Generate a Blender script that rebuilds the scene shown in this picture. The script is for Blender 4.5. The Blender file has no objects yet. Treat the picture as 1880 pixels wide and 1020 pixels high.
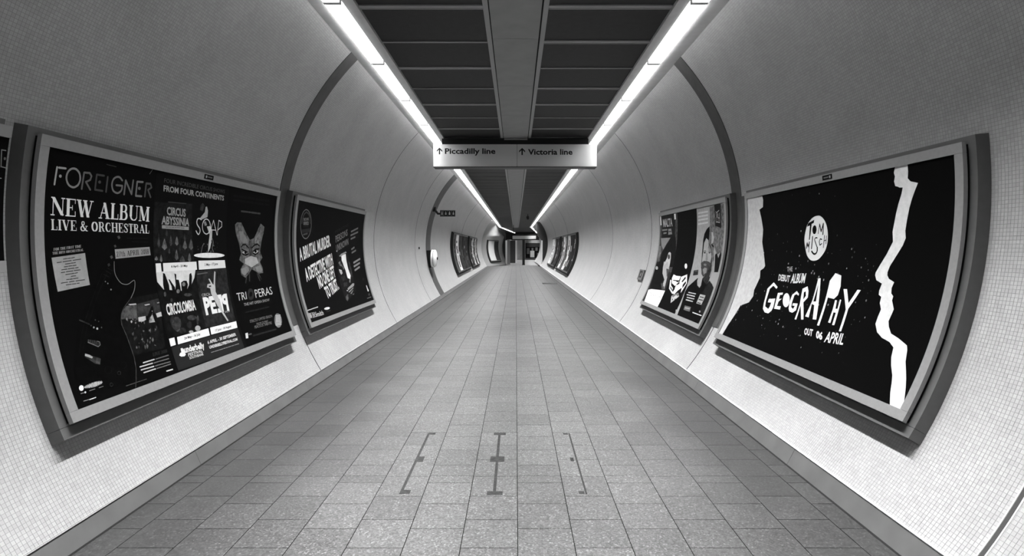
import bpy, bmesh, math, random
from mathutils import Vector, Matrix
from mathutils.geometry import tessellate_polygon
import numpy as np

# ============================================================ camera, world, exposure
SC = bpy.context.scene
COL = SC.collection
EYE = 1.57
cam_data = bpy.data.cameras.new('camera')
cam = bpy.data.objects.new('camera', cam_data)
COL.objects.link(cam)
cam.location = (0.0, 0.0, EYE)
cam.rotation_euler = (math.pi / 2, 0, 0)
cam_data.sensor_width = 36.0
cam_data.lens = 36.0 * 1024 / 1880
cam_data.shift_x = -7.0 / 1880
cam_data.shift_y = -55.0 / 1880
cam_data.clip_end = 300
SC.camera = cam
SC.view_settings.view_transform = 'Standard'
SC.view_settings.look = 'None'
SC.view_settings.gamma = 1.0
SC.view_settings.use_curve_mapping = False
SC.view_settings.exposure = 0.0
world = bpy.data.worlds.new('world')
SC.world = world
world.use_nodes = True
world.node_tree.nodes['Background'].inputs['Color'].default_value = (0.5, 0.5, 0.5, 1)
world.node_tree.nodes['Background'].inputs['Strength'].default_value = 0.02

TUBE_WATTS = 54.0          # downlight part of every strip light
TUBE_SPREAD = math.radians(69)
TUBE_GLOW = 3.4            # brightness of the visible diffuser

# ============================================================ materials
MATS = {}


def mat(name, g, rough=0.6, spec=0.3, noise=0.0, nscale=6.0, metal=0.0, bump=0.0, bscale=60.0):
    """plain grey procedural material with optional soft mottling"""
    if name in MATS:
        return MATS[name]
    m = bpy.data.materials.new(name)
    m.use_nodes = True
    nt = m.node_tree
    b = nt.nodes['Principled BSDF']
    b.inputs['Base Color'].default_value = (g, g, g, 1)
    b.inputs['Roughness'].default_value = rough
    b.inputs['Specular IOR Level'].default_value = spec
    b.inputs['Metallic'].default_value = metal
    if noise or bump:
        tc = nt.nodes.new('ShaderNodeTexCoord')
        if noise:
            n = nt.nodes.new('ShaderNodeTexNoise')
            n.inputs['Scale'].default_value = nscale
            n.inputs['Detail'].default_value = 5
            nt.links.new(tc.outputs['Object'], n.inputs['Vector'])
            r = nt.nodes.new('ShaderNodeMapRange')
            r.inputs['From Min'].default_value = 0.3
            r.inputs['From Max'].default_value = 0.7
            r.inputs['To Min'].default_value = g * (1 - noise)
            r.inputs['To Max'].default_value = g * (1 + noise)
            nt.links.new(n.outputs['Fac'], r.inputs['Value'])
            nt.links.new(r.outputs['Result'], b.inputs['Base Color'])
        if bump:
            n2 = nt.nodes.new('ShaderNodeTexNoise')
            n2.inputs['Scale'].default_value = bscale
            nt.links.new(tc.outputs['Object'], n2.inputs['Vector'])
            bp = nt.nodes.new('ShaderNodeBump')
            bp.inputs['Strength'].default_value = bump
            bp.inputs['Distance'].default_value = 0.01
            nt.links.new(n2.outputs['Fac'], bp.inputs['Height'])
            nt.links.new(bp.outputs['Normal'], b.inputs['Normal'])
    MATS[name] = m
    return m


def ink(g):
    """printed paper: a flat grey ink"""
    return mat('print_%03d' % round(g * 1000), 0.64 * g ** 1.3, 0.6, 0.03)


def photo_ink(g):
    """printed half-tone photograph: the same ink, blotched like a picture"""
    nm = 'photo_%03d' % round(g * 1000)
    if nm in MATS:
        return MATS[nm]
    m = ink(g).copy()
    m.name = nm
    nt = m.node_tree
    b = nt.nodes['Principled BSDF']
    v = 0.64 * g ** 1.3
    tc = nt.nodes.new('ShaderNodeTexCoord')
    n = nt.nodes.new('ShaderNodeTexNoise')
    n.inputs['Scale'].default_value = 22
    n.inputs['Detail'].default_value = 6
    n.inputs['Roughness'].default_value = 0.65
    nt.links.new(tc.outputs['Object'], n.inputs['Vector'])
    r = nt.nodes.new('ShaderNodeMapRange')
    r.inputs['From Min'].default_value = 0.32
    r.inputs['From Max'].default_value = 0.68
    r.inputs['To Min'].default_value = v * (0.25 if g < .3 else 0.86)
    r.inputs['To Max'].default_value = v * (1.7 if g < .3 else 1.1)
    nt.links.new(n.outputs['Fac'], r.inputs['Value'])
    nt.links.new(r.outputs['Result'], b.inputs['Base Color'])
    MATS[nm] = m
    return m


PHOTO = ('photo', 'mask_artwork', 'bath_acrobat', 'cover_artwork', 'guitar', 'jacket', 'face_outline', 'river', 'round_badge', 'track_list_card')


def emit(name, strength):
    m = bpy.data.materials.new(name)
    m.use_nodes = True
    nt = m.node_tree
    nt.nodes.clear()
    o = nt.nodes.new('ShaderNodeOutputMaterial')
    e = nt.nodes.new('ShaderNodeEmission')
    e.inputs['Strength'].default_value = strength
    nt.links.new(e.outputs['Emission'], o.inputs['Surface'])
    return m


PITCH = 0.022


def math_node(nt, op, a, b=None):
    n = nt.nodes.new('ShaderNodeMath')
    n.operation = op
    for i, v in enumerate((a, b)):
        if v is None:
            continue
        if isinstance(v, (int, float)):
            n.inputs[i].default_value = v
        else:
            nt.links.new(v, n.inputs[i])
    return n.outputs[0]


def mosaic_material(name, tile, grout, use_attr):
    """white vitreous mosaic: a grid of small tiles laid in UV metres"""
    m = bpy.data.materials.new(name)
    m.use_nodes = True
    nt = m.node_tree
    b = nt.nodes['Principled BSDF']
    b.inputs['Roughness'].default_value = 0.42
    b.inputs['Specular IOR Level'].default_value = 0.35
    tc = nt.nodes.new('ShaderNodeTexCoord')
    # soft grime clouds with shapes of their own
    n = nt.nodes.new('ShaderNodeTexNoise')
    n.inputs['Scale'].default_value = 1.7
    n.inputs['Detail'].default_value = 6
    n.inputs['Roughness'].default_value = 0.6
    nt.links.new(tc.outputs['Object'], n.inputs['Vector'])
    cloud = nt.nodes.new('ShaderNodeMapRange')
    cloud.inputs['From Min'].default_value = 0.3
    cloud.inputs['From Max'].default_value = 0.7
    cloud.inputs['To Min'].default_value = 0.88
    cloud.inputs['To Max'].default_value = 1.05
    nt.links.new(n.outputs['Fac'], cloud.inputs['Value'])
    if use_attr:
        at = nt.nodes.new('ShaderNodeAttribute')
        at.attribute_name = 'tone'
        col = math_node(nt, 'MULTIPLY', at.outputs['Fac'], tile)
    else:
        uv = nt.nodes.new('ShaderNodeSeparateXYZ')
        nt.links.new(tc.outputs['UV'], uv.inputs[0])
        us = math_node(nt, 'DIVIDE', uv.outputs[0], PITCH)
        vs = math_node(nt, 'DIVIDE', uv.outputs[1], PITCH)
        fu = math_node(nt, 'ABSOLUTE', math_node(nt, 'SUBTRACT', math_node(nt, 'FRACT', us), 0.5))
        fv = math_node(nt, 'ABSOLUTE', math_node(nt, 'SUBTRACT', math_node(nt, 'FRACT', vs), 0.5))
        edge = math_node(nt, 'GREATER_THAN', math_node(nt, 'MAXIMUM', fu, fv), 0.455)
        cell = nt.nodes.new('ShaderNodeCombineXYZ')
        nt.links.new(math_node(nt, 'FLOOR', us), cell.inputs[0])
        nt.links.new(math_node(nt, 'FLOOR', vs), cell.inputs[1])
        wn = nt.nodes.new('ShaderNodeTexWhiteNoise')
        nt.links.new(cell.outputs[0], wn.inputs['Vector'])
        var = math_node(nt, 'ADD', math_node(nt, 'MULTIPLY', wn.outputs['Value'], 0.16), 0.92)
        mx = nt.nodes.new('ShaderNodeMix')
        nt.links.new(edge, mx.inputs[0])
        nt.links.new(math_node(nt, 'MULTIPLY', var, tile), mx.inputs[2])
        mx.inputs[3].default_value = grout
        col = mx.outputs[0]
    nt.links.new(math_node(nt, 'MULTIPLY', col, cloud.outputs['Result']), b.inputs['Base Color'])
    return m


def paving_material(name, g, per_object):
    """speckled terrazzo paving, every tile a slightly different grey"""
    m = bpy.data.materials.new(name)
    m.use_nodes = True
    nt = m.node_tree
    b = nt.nodes['Principled BSDF']
    b.inputs['Roughness'].default_value = 0.38
    b.inputs['Specular IOR Level'].default_value = 0.4
    geo = nt.nodes.new('ShaderNodeNewGeometry')
    v = nt.nodes.new('ShaderNodeTexVoronoi')
    v.inputs['Scale'].default_value = 115
    nt.links.new(geo.outputs['Position'], v.inputs['Vector'])
    sp = nt.nodes.new('ShaderNodeSeparateColor')
    nt.links.new(v.outputs['Color'], sp.inputs[0])
    chip = nt.nodes.new('ShaderNodeMapRange')
    chip.inputs['From Min'].default_value = 0.0
    chip.inputs['From Max'].default_value = 1.0
    chip.inputs['To Min'].default_value = 0.62
    chip.inputs['To Max'].default_value = 1.38
    nt.links.new(sp.outputs[0], chip.inputs['Value'])
    bright = math_node(nt, 'MULTIPLY', math_node(nt, 'GREATER_THAN', sp.outputs[1], 0.93), 0.9)
    speck = math_node(nt, 'ADD', chip.outputs['Result'], bright)
    n = nt.nodes.new('ShaderNodeTexNoise')
    n.inputs['Scale'].default_value = 1.3
    n.inputs['Detail'].default_value = 6
    nt.links.new(geo.outputs['Position'], n.inputs['Vector'])
    floor_tone = math_node(nt, 'ADD', math_node(nt, 'MULTIPLY', n.outputs['Fac'], 0.5), 0.75)
    if per_object:
        oi = nt.nodes.new('ShaderNodeObjectInfo')
        tone = math_node(nt, 'ADD', math_node(nt, 'MULTIPLY', oi.outputs['Random'], 0.22), 0.89)
    else:
        at = nt.nodes.new('ShaderNodeAttribute')
        at.attribute_name = 'tone'
        tone = at.outputs['Fac']
    # paving is lighter along the middle of the walkway, darker towards both kerbs
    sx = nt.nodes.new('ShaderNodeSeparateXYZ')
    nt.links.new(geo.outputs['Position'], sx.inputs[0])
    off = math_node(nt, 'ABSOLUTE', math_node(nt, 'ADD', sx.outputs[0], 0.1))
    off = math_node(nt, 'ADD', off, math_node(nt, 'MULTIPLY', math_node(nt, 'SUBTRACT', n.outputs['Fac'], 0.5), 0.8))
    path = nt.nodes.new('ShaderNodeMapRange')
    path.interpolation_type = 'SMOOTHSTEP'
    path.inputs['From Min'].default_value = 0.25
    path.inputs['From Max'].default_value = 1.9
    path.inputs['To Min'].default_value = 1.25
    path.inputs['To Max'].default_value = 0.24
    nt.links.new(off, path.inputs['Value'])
    floor_tone = math_node(nt, 'MULTIPLY', floor_tone, path.outputs['Result'])
    c = math_node(nt, 'MULTIPLY', math_node(nt, 'MULTIPLY', speck, floor_tone), math_node(nt, 'MULTIPLY', tone, g))
    nt.links.new(c, b.inputs['Base Color'])
    return m


M_WALL = mosaic_material('mosaic_wall', 0.335, 0.19, False)
M_TILE = mosaic_material('mosaic_tile', 0.34, 0.19, True)
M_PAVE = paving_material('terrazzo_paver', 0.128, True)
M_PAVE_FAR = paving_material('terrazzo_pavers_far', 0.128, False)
M_GROUT = mat('floor_joint', 0.010, 0.9, 0.1)
M_KERB = mat('kerb_stone', 0.105, 0.6, 0.25, 0.12, 5)
M_GUTTER = mat('gutter_black', 0.012, 0.8, 0.1)
M_BEAD = mat('bead_metal', 0.75, 0.3, 0.5)
M_RING = mat('ring_dark', 0.055, 0.55, 0.25, 0.12, 9)
M_SEAM = mat('seam_dark', 0.05, 0.8, 0.1)
M_BOX = mat('panel_box_grey', 0.075, 0.55, 0.3, 0.06, 20)
M_GAP = mat('panel_gap_black', 0.006, 0.9, 0.05)
M_RAIL = mat('rail_aluminium', 0.165, 0.5, 0.35, 0.06, 40)
M_RAIL_DARK = mat('rail_dark', 0.05, 0.5, 0.3)
M_CEIL = mat('ceiling_panel_dark', 0.02, 0.6, 0.2, 0.12, 14)
M_BAR = mat('ceiling_bar', 0.26, 0.5, 0.3)
M_BEAM = mat('ceiling_beam_grey', 0.22, 0.6, 0.25, 0.1, 3)
M_TROUGH = mat('trough_grey', 0.5, 0.5, 0.35, 0.06, 8)
M_BLACK = mat('black_plastic', 0.008, 0.5, 0.3)
M_WHITE = mat('white_enamel', 0.8, 0.3, 0.5)
M_SIGN = mat('sign_enamel', 0.8, 0.33, 0.5, metal=0.8)
M_SIGNINK = mat('sign_black', 0.008, 0.45, 0.3)
M_GLOW = emit('diffuser_glow', TUBE_GLOW)
M_SIDE = emit('added_halo_glow', 26.0)
M_CAP = mat('light_end_cap', 0.35, 0.5, 0.3)
M_TAPE = mat('adhesive_residue', 0.06, 0.8, 0.15, 0.35, 30)
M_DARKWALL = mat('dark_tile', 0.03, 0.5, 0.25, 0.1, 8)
M_MIDWALL = mat('mid_grey_wall', 0.3, 0.6, 0.25, 0.1, 3)


# ============================================================ building helpers
class MB:
    """collects vertices and faces and links them as ONE mesh object"""

    def __init__(s):
        s.v = []
        s.f = []

    def add(s, vs, fs):
        o = len(s.v)
        s.v += [tuple(p) for p in vs]
        s.f += [tuple(i + o for i in f) for f in fs]
        return s

    def box(s, x0, x1, y0, y1, z0, z1):
        return s.add([(x0, y0, z0), (x1, y0, z0), (x1, y1, z0), (x0, y1, z0), (x0, y0, z1), (x1, y0, z1), (x1, y1, z1), (x0, y1, z1)],
                     [(0, 3, 2, 1), (4, 5, 6, 7), (0, 1, 5, 4), (1, 2, 6, 5), (2, 3, 7, 6), (3, 0, 4, 7)])

    def prism_y(s, prof, y0, y1):
        """profile of (x, z) swept along y"""
        n = len(prof)
        a = sum(prof[i][0] * prof[(i + 1) % n][1] - prof[(i + 1) % n][0] * prof[i][1] for i in range(n))
        if a < 0:
            prof = prof[::-1]
        vs = [(x, y0, z) for x, z in prof] + [(x, y1, z) for x, z in prof]
        fs = [tuple(range(n)), tuple(range(2 * n - 1, n - 1, -1))]
        fs += [(i, i + n, (i + 1) % n + n, (i + 1) % n) for i in range(n)]
        return s.add(vs, fs)

    def tube(s, pts, r, n=8):
        """round bar through points"""
        rings = []
        for i, p in enumerate(pts):
            p = Vector(p)
            d = Vector(pts[min(i + 1, len(pts) - 1)]) - Vector(pts[max(i - 1, 0)])
            d.normalize()
            a = d.cross(Vector((0, 0, 1)) if abs(d.z) < 0.9 else Vector((1, 0, 0))).normalized()
            b = d.cross(a)
            rings.append([p + (a * math.cos(t) + b * math.sin(t)) * r for t in [2 * math.pi * k / n for k in range(n)]])
        vs = [q for rg in rings for q in rg]
        fs = [(i * n + k, i * n + (k + 1) % n, (i + 1) * n + (k + 1) % n, (i + 1) * n + k) for i in range(len(rings) - 1) for k in range(n)]
        fs += [tuple(range(n))[::-1], tuple(range((len(rings) - 1) * n, len(rings) * n))]
        return s.add(vs, fs)

    def lathe(s, prof, c, axis, n=24):
        """profile of (radius, height) turned about an axis"""
        ax = Vector(axis).normalized()
        a = ax.cross(Vector((0, 1, 0)) if abs(ax.y) < 0.9 else Vector((1, 0, 0))).normalized()
        b = ax.cross(a)
        c = Vector(c)
        vs = [c + ax * h + (a * math.cos(t) + b * math.sin(t)) * r for r, h in prof for t in [2 * math.pi * k / n for k in range(n)]]
        fs = [(i * n + k, i * n + (k + 1) % n, (i + 1) * n + (k + 1) % n, (i + 1) * n + k) for i in range(len(prof) - 1) for k in range(n)]
        fs += [tuple(range(n))[::-1], tuple(range((len(prof) - 1) * n, len(prof) * n))]
        return s.add(vs, fs)

    def build(s, name, m, parent=None, org=(0, 0, 0), smooth=False):
        me = bpy.data.meshes.new(name)
        me.from_pydata([(x - org[0], y - org[1], z - org[2]) for x, y, z in s.v], [], s.f)
        me.materials.append(m)
        if smooth:
            me.polygons.foreach_set('use_smooth', [True] * len(me.polygons))
            me.set_sharp_from_angle(angle=math.radians(35))
        o = bpy.data.objects.new(name, me)
        COL.objects.link(o)
        o.parent = parent
        return o


def empty(name, loc):
    o = bpy.data.objects.new(name, None)
    COL.objects.link(o)
    o.location = loc
    o.empty_display_size = 0.1
    return o


def tag(o, label=None, cat=None, group=None, kind=None):
    for k, v in (('label', label), ('category', cat), ('group', group), ('kind', kind)):
        if v:
            o[k] = v
    return o


# the two tiled walls are cylinders: centre x, centre z, radius, side
WALL = {'L': (0.248, 1.702, 3.028, -1), 'R': (-0.179, 1.92, 2.8625, 1)}
DREF = 0.115
CEIL_Z = 3.85


def surf(side, y, s, d):
    """point d metres in front of a curved wall; s = arc length measured on the poster surface"""
    cx, cz, r, sg = WALL[side]
    th = s / (r - DREF)
    return (cx + sg * (r - d) * math.cos(th), y, cz + (r - d) * math.sin(th))


def arc_slab(side, y0, y1, s0, s1, d0, d1, step=0.05, mb=None, slant=0.0, yref=0.0):
    """curved block hugging a wall between depths d0 (wall side) and d1 (room side)"""
    mb = mb or MB()
    n = max(1, round((s1 - s0) / step))
    vs = []
    for i in range(n + 1):
        s = s0 + (s1 - s0) * i / n
        for y, d in ((y0, d0), (y1, d0), (y1, d1), (y0, d1)):
            p = surf(side, y, s, d)
            lean = slant * min(1.0, max(0.0, (CEIL_Z - p[2]) / 1.25))
            vs.append((p[0] + lean * (y - yref), p[1], p[2]))
    fs = []
    for i in range(n):
        for k in range(4):
            f = (i * 4 + k, i * 4 + (k + 1) % 4, i * 4 + 4 + (k + 1) % 4, i * 4 + 4 + k)
            fs.append(f if side == 'R' else f[::-1])
    a, b = (0, 1, 2, 3), (n * 4, n * 4 + 1, n * 4 + 2, n * 4 + 3)
    fs += [a[::-1], b] if side == 'R' else [a, b[::-1]]
    return mb.add(vs, fs)


def s_at_z(side, z, d=0.0):
    cx, cz, r, sg = WALL[side]
    return math.asin((z - cz) / (r - d)) * (r - DREF)


# ============================================================ walls
Y_BACK, Y_BEND, Y_R_END = -7.0, 45.0, 46.8
wall_obj = {}
for side, nm, y1 in (('L', 'wall_left', Y_BEND), ('R', 'wall_right', 62.0)):
    s0, s1 = s_at_z(side, 0.108), s_at_z(side, CEIL_Z + 0.02)
    mb = arc_slab(side, Y_BACK, y1, s0, s1, -0.12, 0.0, 0.045)
    o = mb.build(nm, M_WALL, smooth=True)
    tag(o, {'L': 'curved white mosaic tunnel wall carrying the concert poster panel', 'R': 'curved white mosaic tunnel wall carrying the night sky album poster panel'}[side], None, None, 'structure')
    # UV in metres: along the tunnel, up the arc
    cx, cz, r, sg = WALL[side]
    me = o.data
    uvl = me.uv_layers.new(name='metres')
    co = np.empty(len(me.vertices) * 3)
    me.vertices.foreach_get('co', co)
    co = co.reshape(-1, 3)
    vi = np.empty(len(me.loops), int)
    me.loops.foreach_get('vertex_index', vi)
    th = np.arctan2(co[:, 2] - cz, sg * (co[:, 0] - cx))
    uvl.data.foreach_set('uv', np.c_[co[vi, 1], th[vi] * r].ravel())
    wall_obj[side] = o

# left wall leans into the passage beyond the bend
SL = 1.45 / 5.5
o = arc_slab('L', Y_BEND, 51.0, s_at_z('L', 0.108), s_at_z('L', CEIL_Z), -0.12, 0.0, 0.06, slant=SL, yref=Y_BEND).build('wall_end_left', M_WALL, smooth=True)
tag(o, 'far white tunnel wall turning inwards before the dark end pier', None, None, 'structure')
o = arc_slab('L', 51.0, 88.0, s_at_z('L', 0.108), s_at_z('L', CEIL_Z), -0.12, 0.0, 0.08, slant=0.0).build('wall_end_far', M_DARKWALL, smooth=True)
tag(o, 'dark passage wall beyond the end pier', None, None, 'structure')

SEAMS = {'L': (2.51, 6.66, 10.92, 15.36, 28.05, 37.0), 'R': (2.51, 6.68, 11.0, 15.42, 28.55, 37.0)}


def panel_boxes():
    return [('L', 3.035, 6.45, -1.03, .5), ('L', 3.035, 6.255, -1.2, .54), ('L', 6.64, 9.82, -1.19, .55), ('L', -.22, 2.9, -.33, .54), ('R', 3.145, 6.62, -1.3, .25), ('R', 3.145, 6.275, -1.48, .29), ('R', 6.745, 10.0, -1.47, .31)]


# mosaic tiles near the camera are real raised tiles
for side, sA, sB in (('L', s_at_z('L', 0.10), s_at_z('L', 1.75)), ('R', s_at_z('R', 0.10), s_at_z('R', 2.15))):
    cx, cz, r, sg = WALL[side]
    k = r / (r - DREF)
    rng = np.random.default_rng(3)
    iu = np.arange(int(1.30 / PITCH), int(7.0 / PITCH))
    iv = np.arange(math.ceil(sA * k / PITCH), int(sB * k / PITCH))
    U, V = np.meshgrid((iu + .5) * PITCH, (iv + .5) * PITCH)
    U, V = U.ravel(), V.ravel()
    keep = np.ones(len(U), bool)
    for ys in SEAMS[side][:2]:
        keep &= np.abs(U - ys) > 0.016
    for sd, a, b, c, d in panel_boxes():
        if sd == side:
            keep &= ~((U > a + .02) & (U < b - .02) & (V > c * k + .02) & (V < d * k - .02))
    U, V = U[keep], V[keep]
    n = len(U)
    h, hi = PITCH * 0.465, PITCH * 0.45
    du = np.array([-1, 1, 1, -1, -1, 1, 1, -1]) * np.array([h] * 4 + [hi] * 4)
    dv = np.array([-1, -1, 1, 1, -1, -1, 1, 1]) * np.array([h] * 4 + [hi] * 4)
    dd = np.array([0, 0, 0, 0, 1, 1, 1, 1])
    lift = 0.0009 + rng.uniform(-.0003, .0003, n)
    uu = (U[:, None] + du).ravel()
    th = ((V[:, None] + dv) / r).ravel()
    rr = r - (lift[:, None] * dd).ravel()
    co = np.c_[cx + sg * rr * np.cos(th), uu, cz + rr * np.sin(th)]
    q = np.array([(4, 5, 6, 7), (0, 1, 5, 4), (1, 2, 6, 5), (2, 3, 7, 6), (3, 0, 4, 7)])
    if side == 'R':
        q = q[:, ::-1]
    fc = (np.arange(n)[:, None, None] * 8 + q).reshape(-1)
    me = bpy.data.meshes.new('mosaic')
    me.vertices.add(n * 8)
    me.vertices.foreach_set('co', co.ravel())
    me.loops.add(n * 20)
    me.loops.foreach_set('vertex_index', fc)
    me.polygons.add(n * 5)
    me.polygons.foreach_set('loop_start', np.arange(n * 5) * 4)
    me.update()
    at = me.attributes.new('tone', 'FLOAT', 'FACE')
    at.data.foreach_set('value', np.repeat(rng.uniform(.92, 1.06, n), 5))
    me.materials.append(M_TILE)
    me.validate()
    me.shade_flat()
    o = bpy.data.objects.new('mosaic', me)
    COL.objects.link(o)
    o.parent = wall_obj[side]
    o['kind'] = 'stuff'

# joints between the wall sections
for side in 'LR':
    sb, st = s_at_z(side, 0.11), s_at_z(side, CEIL_Z - 0.02)
    for i, ys in enumerate(SEAMS[side]):
        w = 0.011 if i == 0 else (0.006 if ys < 7 else (0.006 if ys < 12 else (0.006 if ys < 20 else 0.028)))
        lo = sb if ys < 20 else 0.25
        arc_slab(side, ys - w, ys + w, lo, st, 0.0, 0.003, 0.06).build('joint_strip', M_SEAM, wall_obj[side])
        if i == 0:
            for dy in (-.016, .016):
                arc_slab(side, ys + dy - .003, ys + dy + .003, lo, st, 0.0, 0.005, 0.06).build('joint_lip', M_BEAD, wall_obj[side])

# dark enamel rings round the wall
for n, side, y0, y1, lo in ((1, 'L', 6.45, 6.70, -1.02), (2, 'R', 6.60, 6.87, -1.29), (3, 'L', 17.22, 18.12, None)):
    lo = s_at_z(side, 0.11) if lo is None else lo
    o = arc_slab(side, y0, y1, lo, s_at_z(side, CEIL_Z - 0.01), 0.0, 0.006, 0.05).build('trim_%d' % n, M_RING, smooth=True)
    if n < 3:
        ya, yb, top = ((6.26, 6.449, .5), (6.29, 6.599, .25))[n - 1]
        arc_slab(side, ya, yb, lo, top, 0.0, 0.005, 0.05).build('infill_strip', M_RING, o)
    tag(o, ['dark ring band on the wall between the concert and book club panels', 'dark ring band on the wall between the night sky and travel panels', 'wide dark ring band behind the white wall drum'][n - 1], None, None, 'structure')

# ============================================================ floor of terrazzo pavers
TW, TL, GAPW = 0.3006, 0.305, 0.005
XL, XR = -2.272, 1.955
floor = MB().box(-3.4, 6.0, Y_BACK, 89, -0.2, -0.0015).build('floor', M_GROUT)
tag(floor, 'speckled grey paved walkway floor running down the tunnel', None, None, 'structure')
cells = []
for i in range(-8, 7):
    x0, x1 = max(0.010 + TW * i, XL), min(0.010 + TW * (i + 1), XR)
    if x1 - x0 < 0.02:
        continue
    base = 2.923 if i % 2 else 2.923 + 0.2
    j0 = int((0.3 - base) / TL) - 1
    y = base + j0 * TL
    while y < 50.5:
        ya, yb = y, y + TL
        if ya < 3.849 - .02 < yb - .04 and i % 2 == 0:       # the movement joint crosses these columns
            cells += [(x0, x1, ya, 3.849), (x0, x1, 3.849, yb)]
        else:
            cells.append((x0, x1, ya, yb))
        y = yb


def in_view(c):
    if c[3] < 2.86:
        return False
    k = 1024 / c[3]
    return c[1] * k > -947 and c[0] * k < 933


cells.sort(key=lambda c: (not in_view(c), c[2]))
near, rest = cells[:300], cells[300:]
tile_mesh = {}
rnd = random.Random(2)
for c in near:
    w, l = round(c[1] - c[0], 3), round(c[3] - c[2], 3)
    if (w, l) not in tile_mesh:
        hw, hl, b = (w - GAPW) / 2, (l - GAPW) / 2, 0.0006
        mb = MB().add([(-hw, -hl, -.03), (hw, -hl, -.03), (hw, hl, -.03), (-hw, hl, -.03), (-hw, -hl, -b), (hw, -hl, -b), (hw, hl, -b), (-hw, hl, -b),
                       (-hw + b, -hl + b, 0), (hw - b, -hl + b, 0), (hw - b, hl - b, 0), (-hw + b, hl - b, 0)],
                      [(0, 1, 5, 4), (1, 2, 6, 5), (2, 3, 7, 6), (3, 0, 4, 7), (4, 5, 9, 8), (5, 6, 10, 9), (6, 7, 11, 10), (7, 4, 8, 11), (8, 9, 10, 11)])
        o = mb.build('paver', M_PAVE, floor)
        tile_mesh[(w, l)] = o.data
    else:
        o = bpy.data.objects.new('paver', tile_mesh[(w, l)])
        COL.objects.link(o)
        o.parent = floor
    o.location = ((c[0] + c[1]) / 2, (c[2] + c[3]) / 2, rnd.uniform(-.0002, .0))
mb = MB()
tones = []
for c in rest:
    g = GAPW / 2
    x0, x1, y0, y1 = c[0] + g, c[1] - g, c[2] + g, c[3] - g
    mb.add([(x0, y0, -.02), (x1, y0, -.02), (x1, y1, -.02), (x0, y1, -.02), (x0, y0, 0), (x1, y0, 0), (x1, y1, 0), (x0, y1, 0)],
           [(4, 5, 6, 7), (0, 1, 5, 4), (1, 2, 6, 5), (2, 3, 7, 6), (3, 0, 4, 7)])
    tones += [rnd.uniform(.89, 1.11)] * 5
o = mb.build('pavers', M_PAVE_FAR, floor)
at = o.data.attributes.new('tone', 'FLOAT', 'FACE')
at.data.foreach_set('value', tones)
o['kind'] = 'stuff'
# plain apron beyond the paved tunnel
o = MB().box(-3.3, 6.0, 50.7, 88, -0.0015, -0.0005).build('apron', mat('apron_grey', 0.15, 0.4, 0.3, 0.1, 3), floor)

# kerbs along both walls
KERB = {'L': [(-2.286, 0.0), (-2.335, 0.112), (-2.5, 0.118), (-2.5, -.05), (-2.286, -.05)], 'R': [(1.968, 0.0), (2.028, 0.112), (2.2, 0.118), (2.2, -.05), (1.968, -.05)]}
for side, nm, y1 in (('L', 'baseboard_left', Y_BEND), ('R', 'baseboard_right', Y_R_END)):
    x = KERB[side][0][0]
    a, b = (x - .03, x + .016) if side == 'L' else (x - .016, x + .03)
    o = MB().box(a, b, Y_BACK, y1, -.05, .0006).build(nm, M_GUTTER)
    tag(o, {'L': 'grey stone kerb along the foot of the concert poster wall', 'R': 'grey stone kerb along the foot of the night sky poster wall'}[side], None, None, 'structure')
    first = None
    L = 2.12
    y = 4.05 - 3 * L
    while y < y1:
        ye = min(y + L, y1)
        MB().prism_y(KERB[side], y + .0015, ye - .0015).build('kerb_stone', M_KERB, o)
        y = ye
    xt, zt = KERB[side][1]
    s = -1 if side == 'L' else 1
    MB().prism_y([(xt - s * .001, zt - .003), (xt - s * .004, zt + .006), (xt + s * .012, zt + .008), (xt + s * .012, zt - .003)], Y_BACK, y1).build('edge_bead', M_BEAD, o)
# kerb past the bend
o = MB()
kx = [(p[0], p[1]) for p in KERB['L']]
n = len(kx)
vs = [(x, Y_BEND, z) for x, z in kx] + [(x + SL * 6, 51.0, z) for x, z in kx]
o.add(vs, [tuple(range(n)), tuple(range(2 * n - 1, n - 1, -1))] + [(i, i + n, (i + 1) % n + n, (i + 1) % n) for i in range(n)])
tag(o.build('baseboard_end', M_KERB), 'short grey kerb turning inwards at the far end', None, None, 'structure')

# ============================================================ ceiling
Y_C_END = 88.0
ceiling = MB().box(-1.96, 1.96, Y_BACK, 62.0, CEIL_Z + .06, CEIL_Z + .2).build('ceiling', mat('ceiling_void', .01, .9, .05))
tag(ceiling, 'dark panelled ceiling with a pale central beam', None, None, 'structure')
far_ceil = MB().add([(-3.2, 62, CEIL_Z+.07), (3.4, 62, CEIL_Z+.07), (5.2, 88, CEIL_Z+.07), (-1.6, 88, CEIL_Z+.07), (-3.2, 62, CEIL_Z + .2), (3.4, 62, CEIL_Z + .2), (5.2, 88, CEIL_Z + .2), (-1.6, 88, CEIL_Z + .2)],
                    [(0, 3, 2, 1), (4, 5, 6, 7), (0, 1, 5, 4), (1, 2, 6, 5), (2, 3, 7, 6), (3, 0, 4, 7)]).build('ceiling_far', M_CEIL)
tag(far_ceil, 'dark ceiling of the passage beyond the end pier', None, None, 'structure')
PB = 5.296 - 0.9 * 13
share = {}


def part_copy(key, make, loc, parent):
    if key not in share:
        share[key] = make()
        o = share[key]
    else:
        o = bpy.data.objects.new(share[key].name.split('.')[0], share[key].data)
        COL.objects.link(o)
        o.parent = parent
    o.location = loc
    return o


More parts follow.
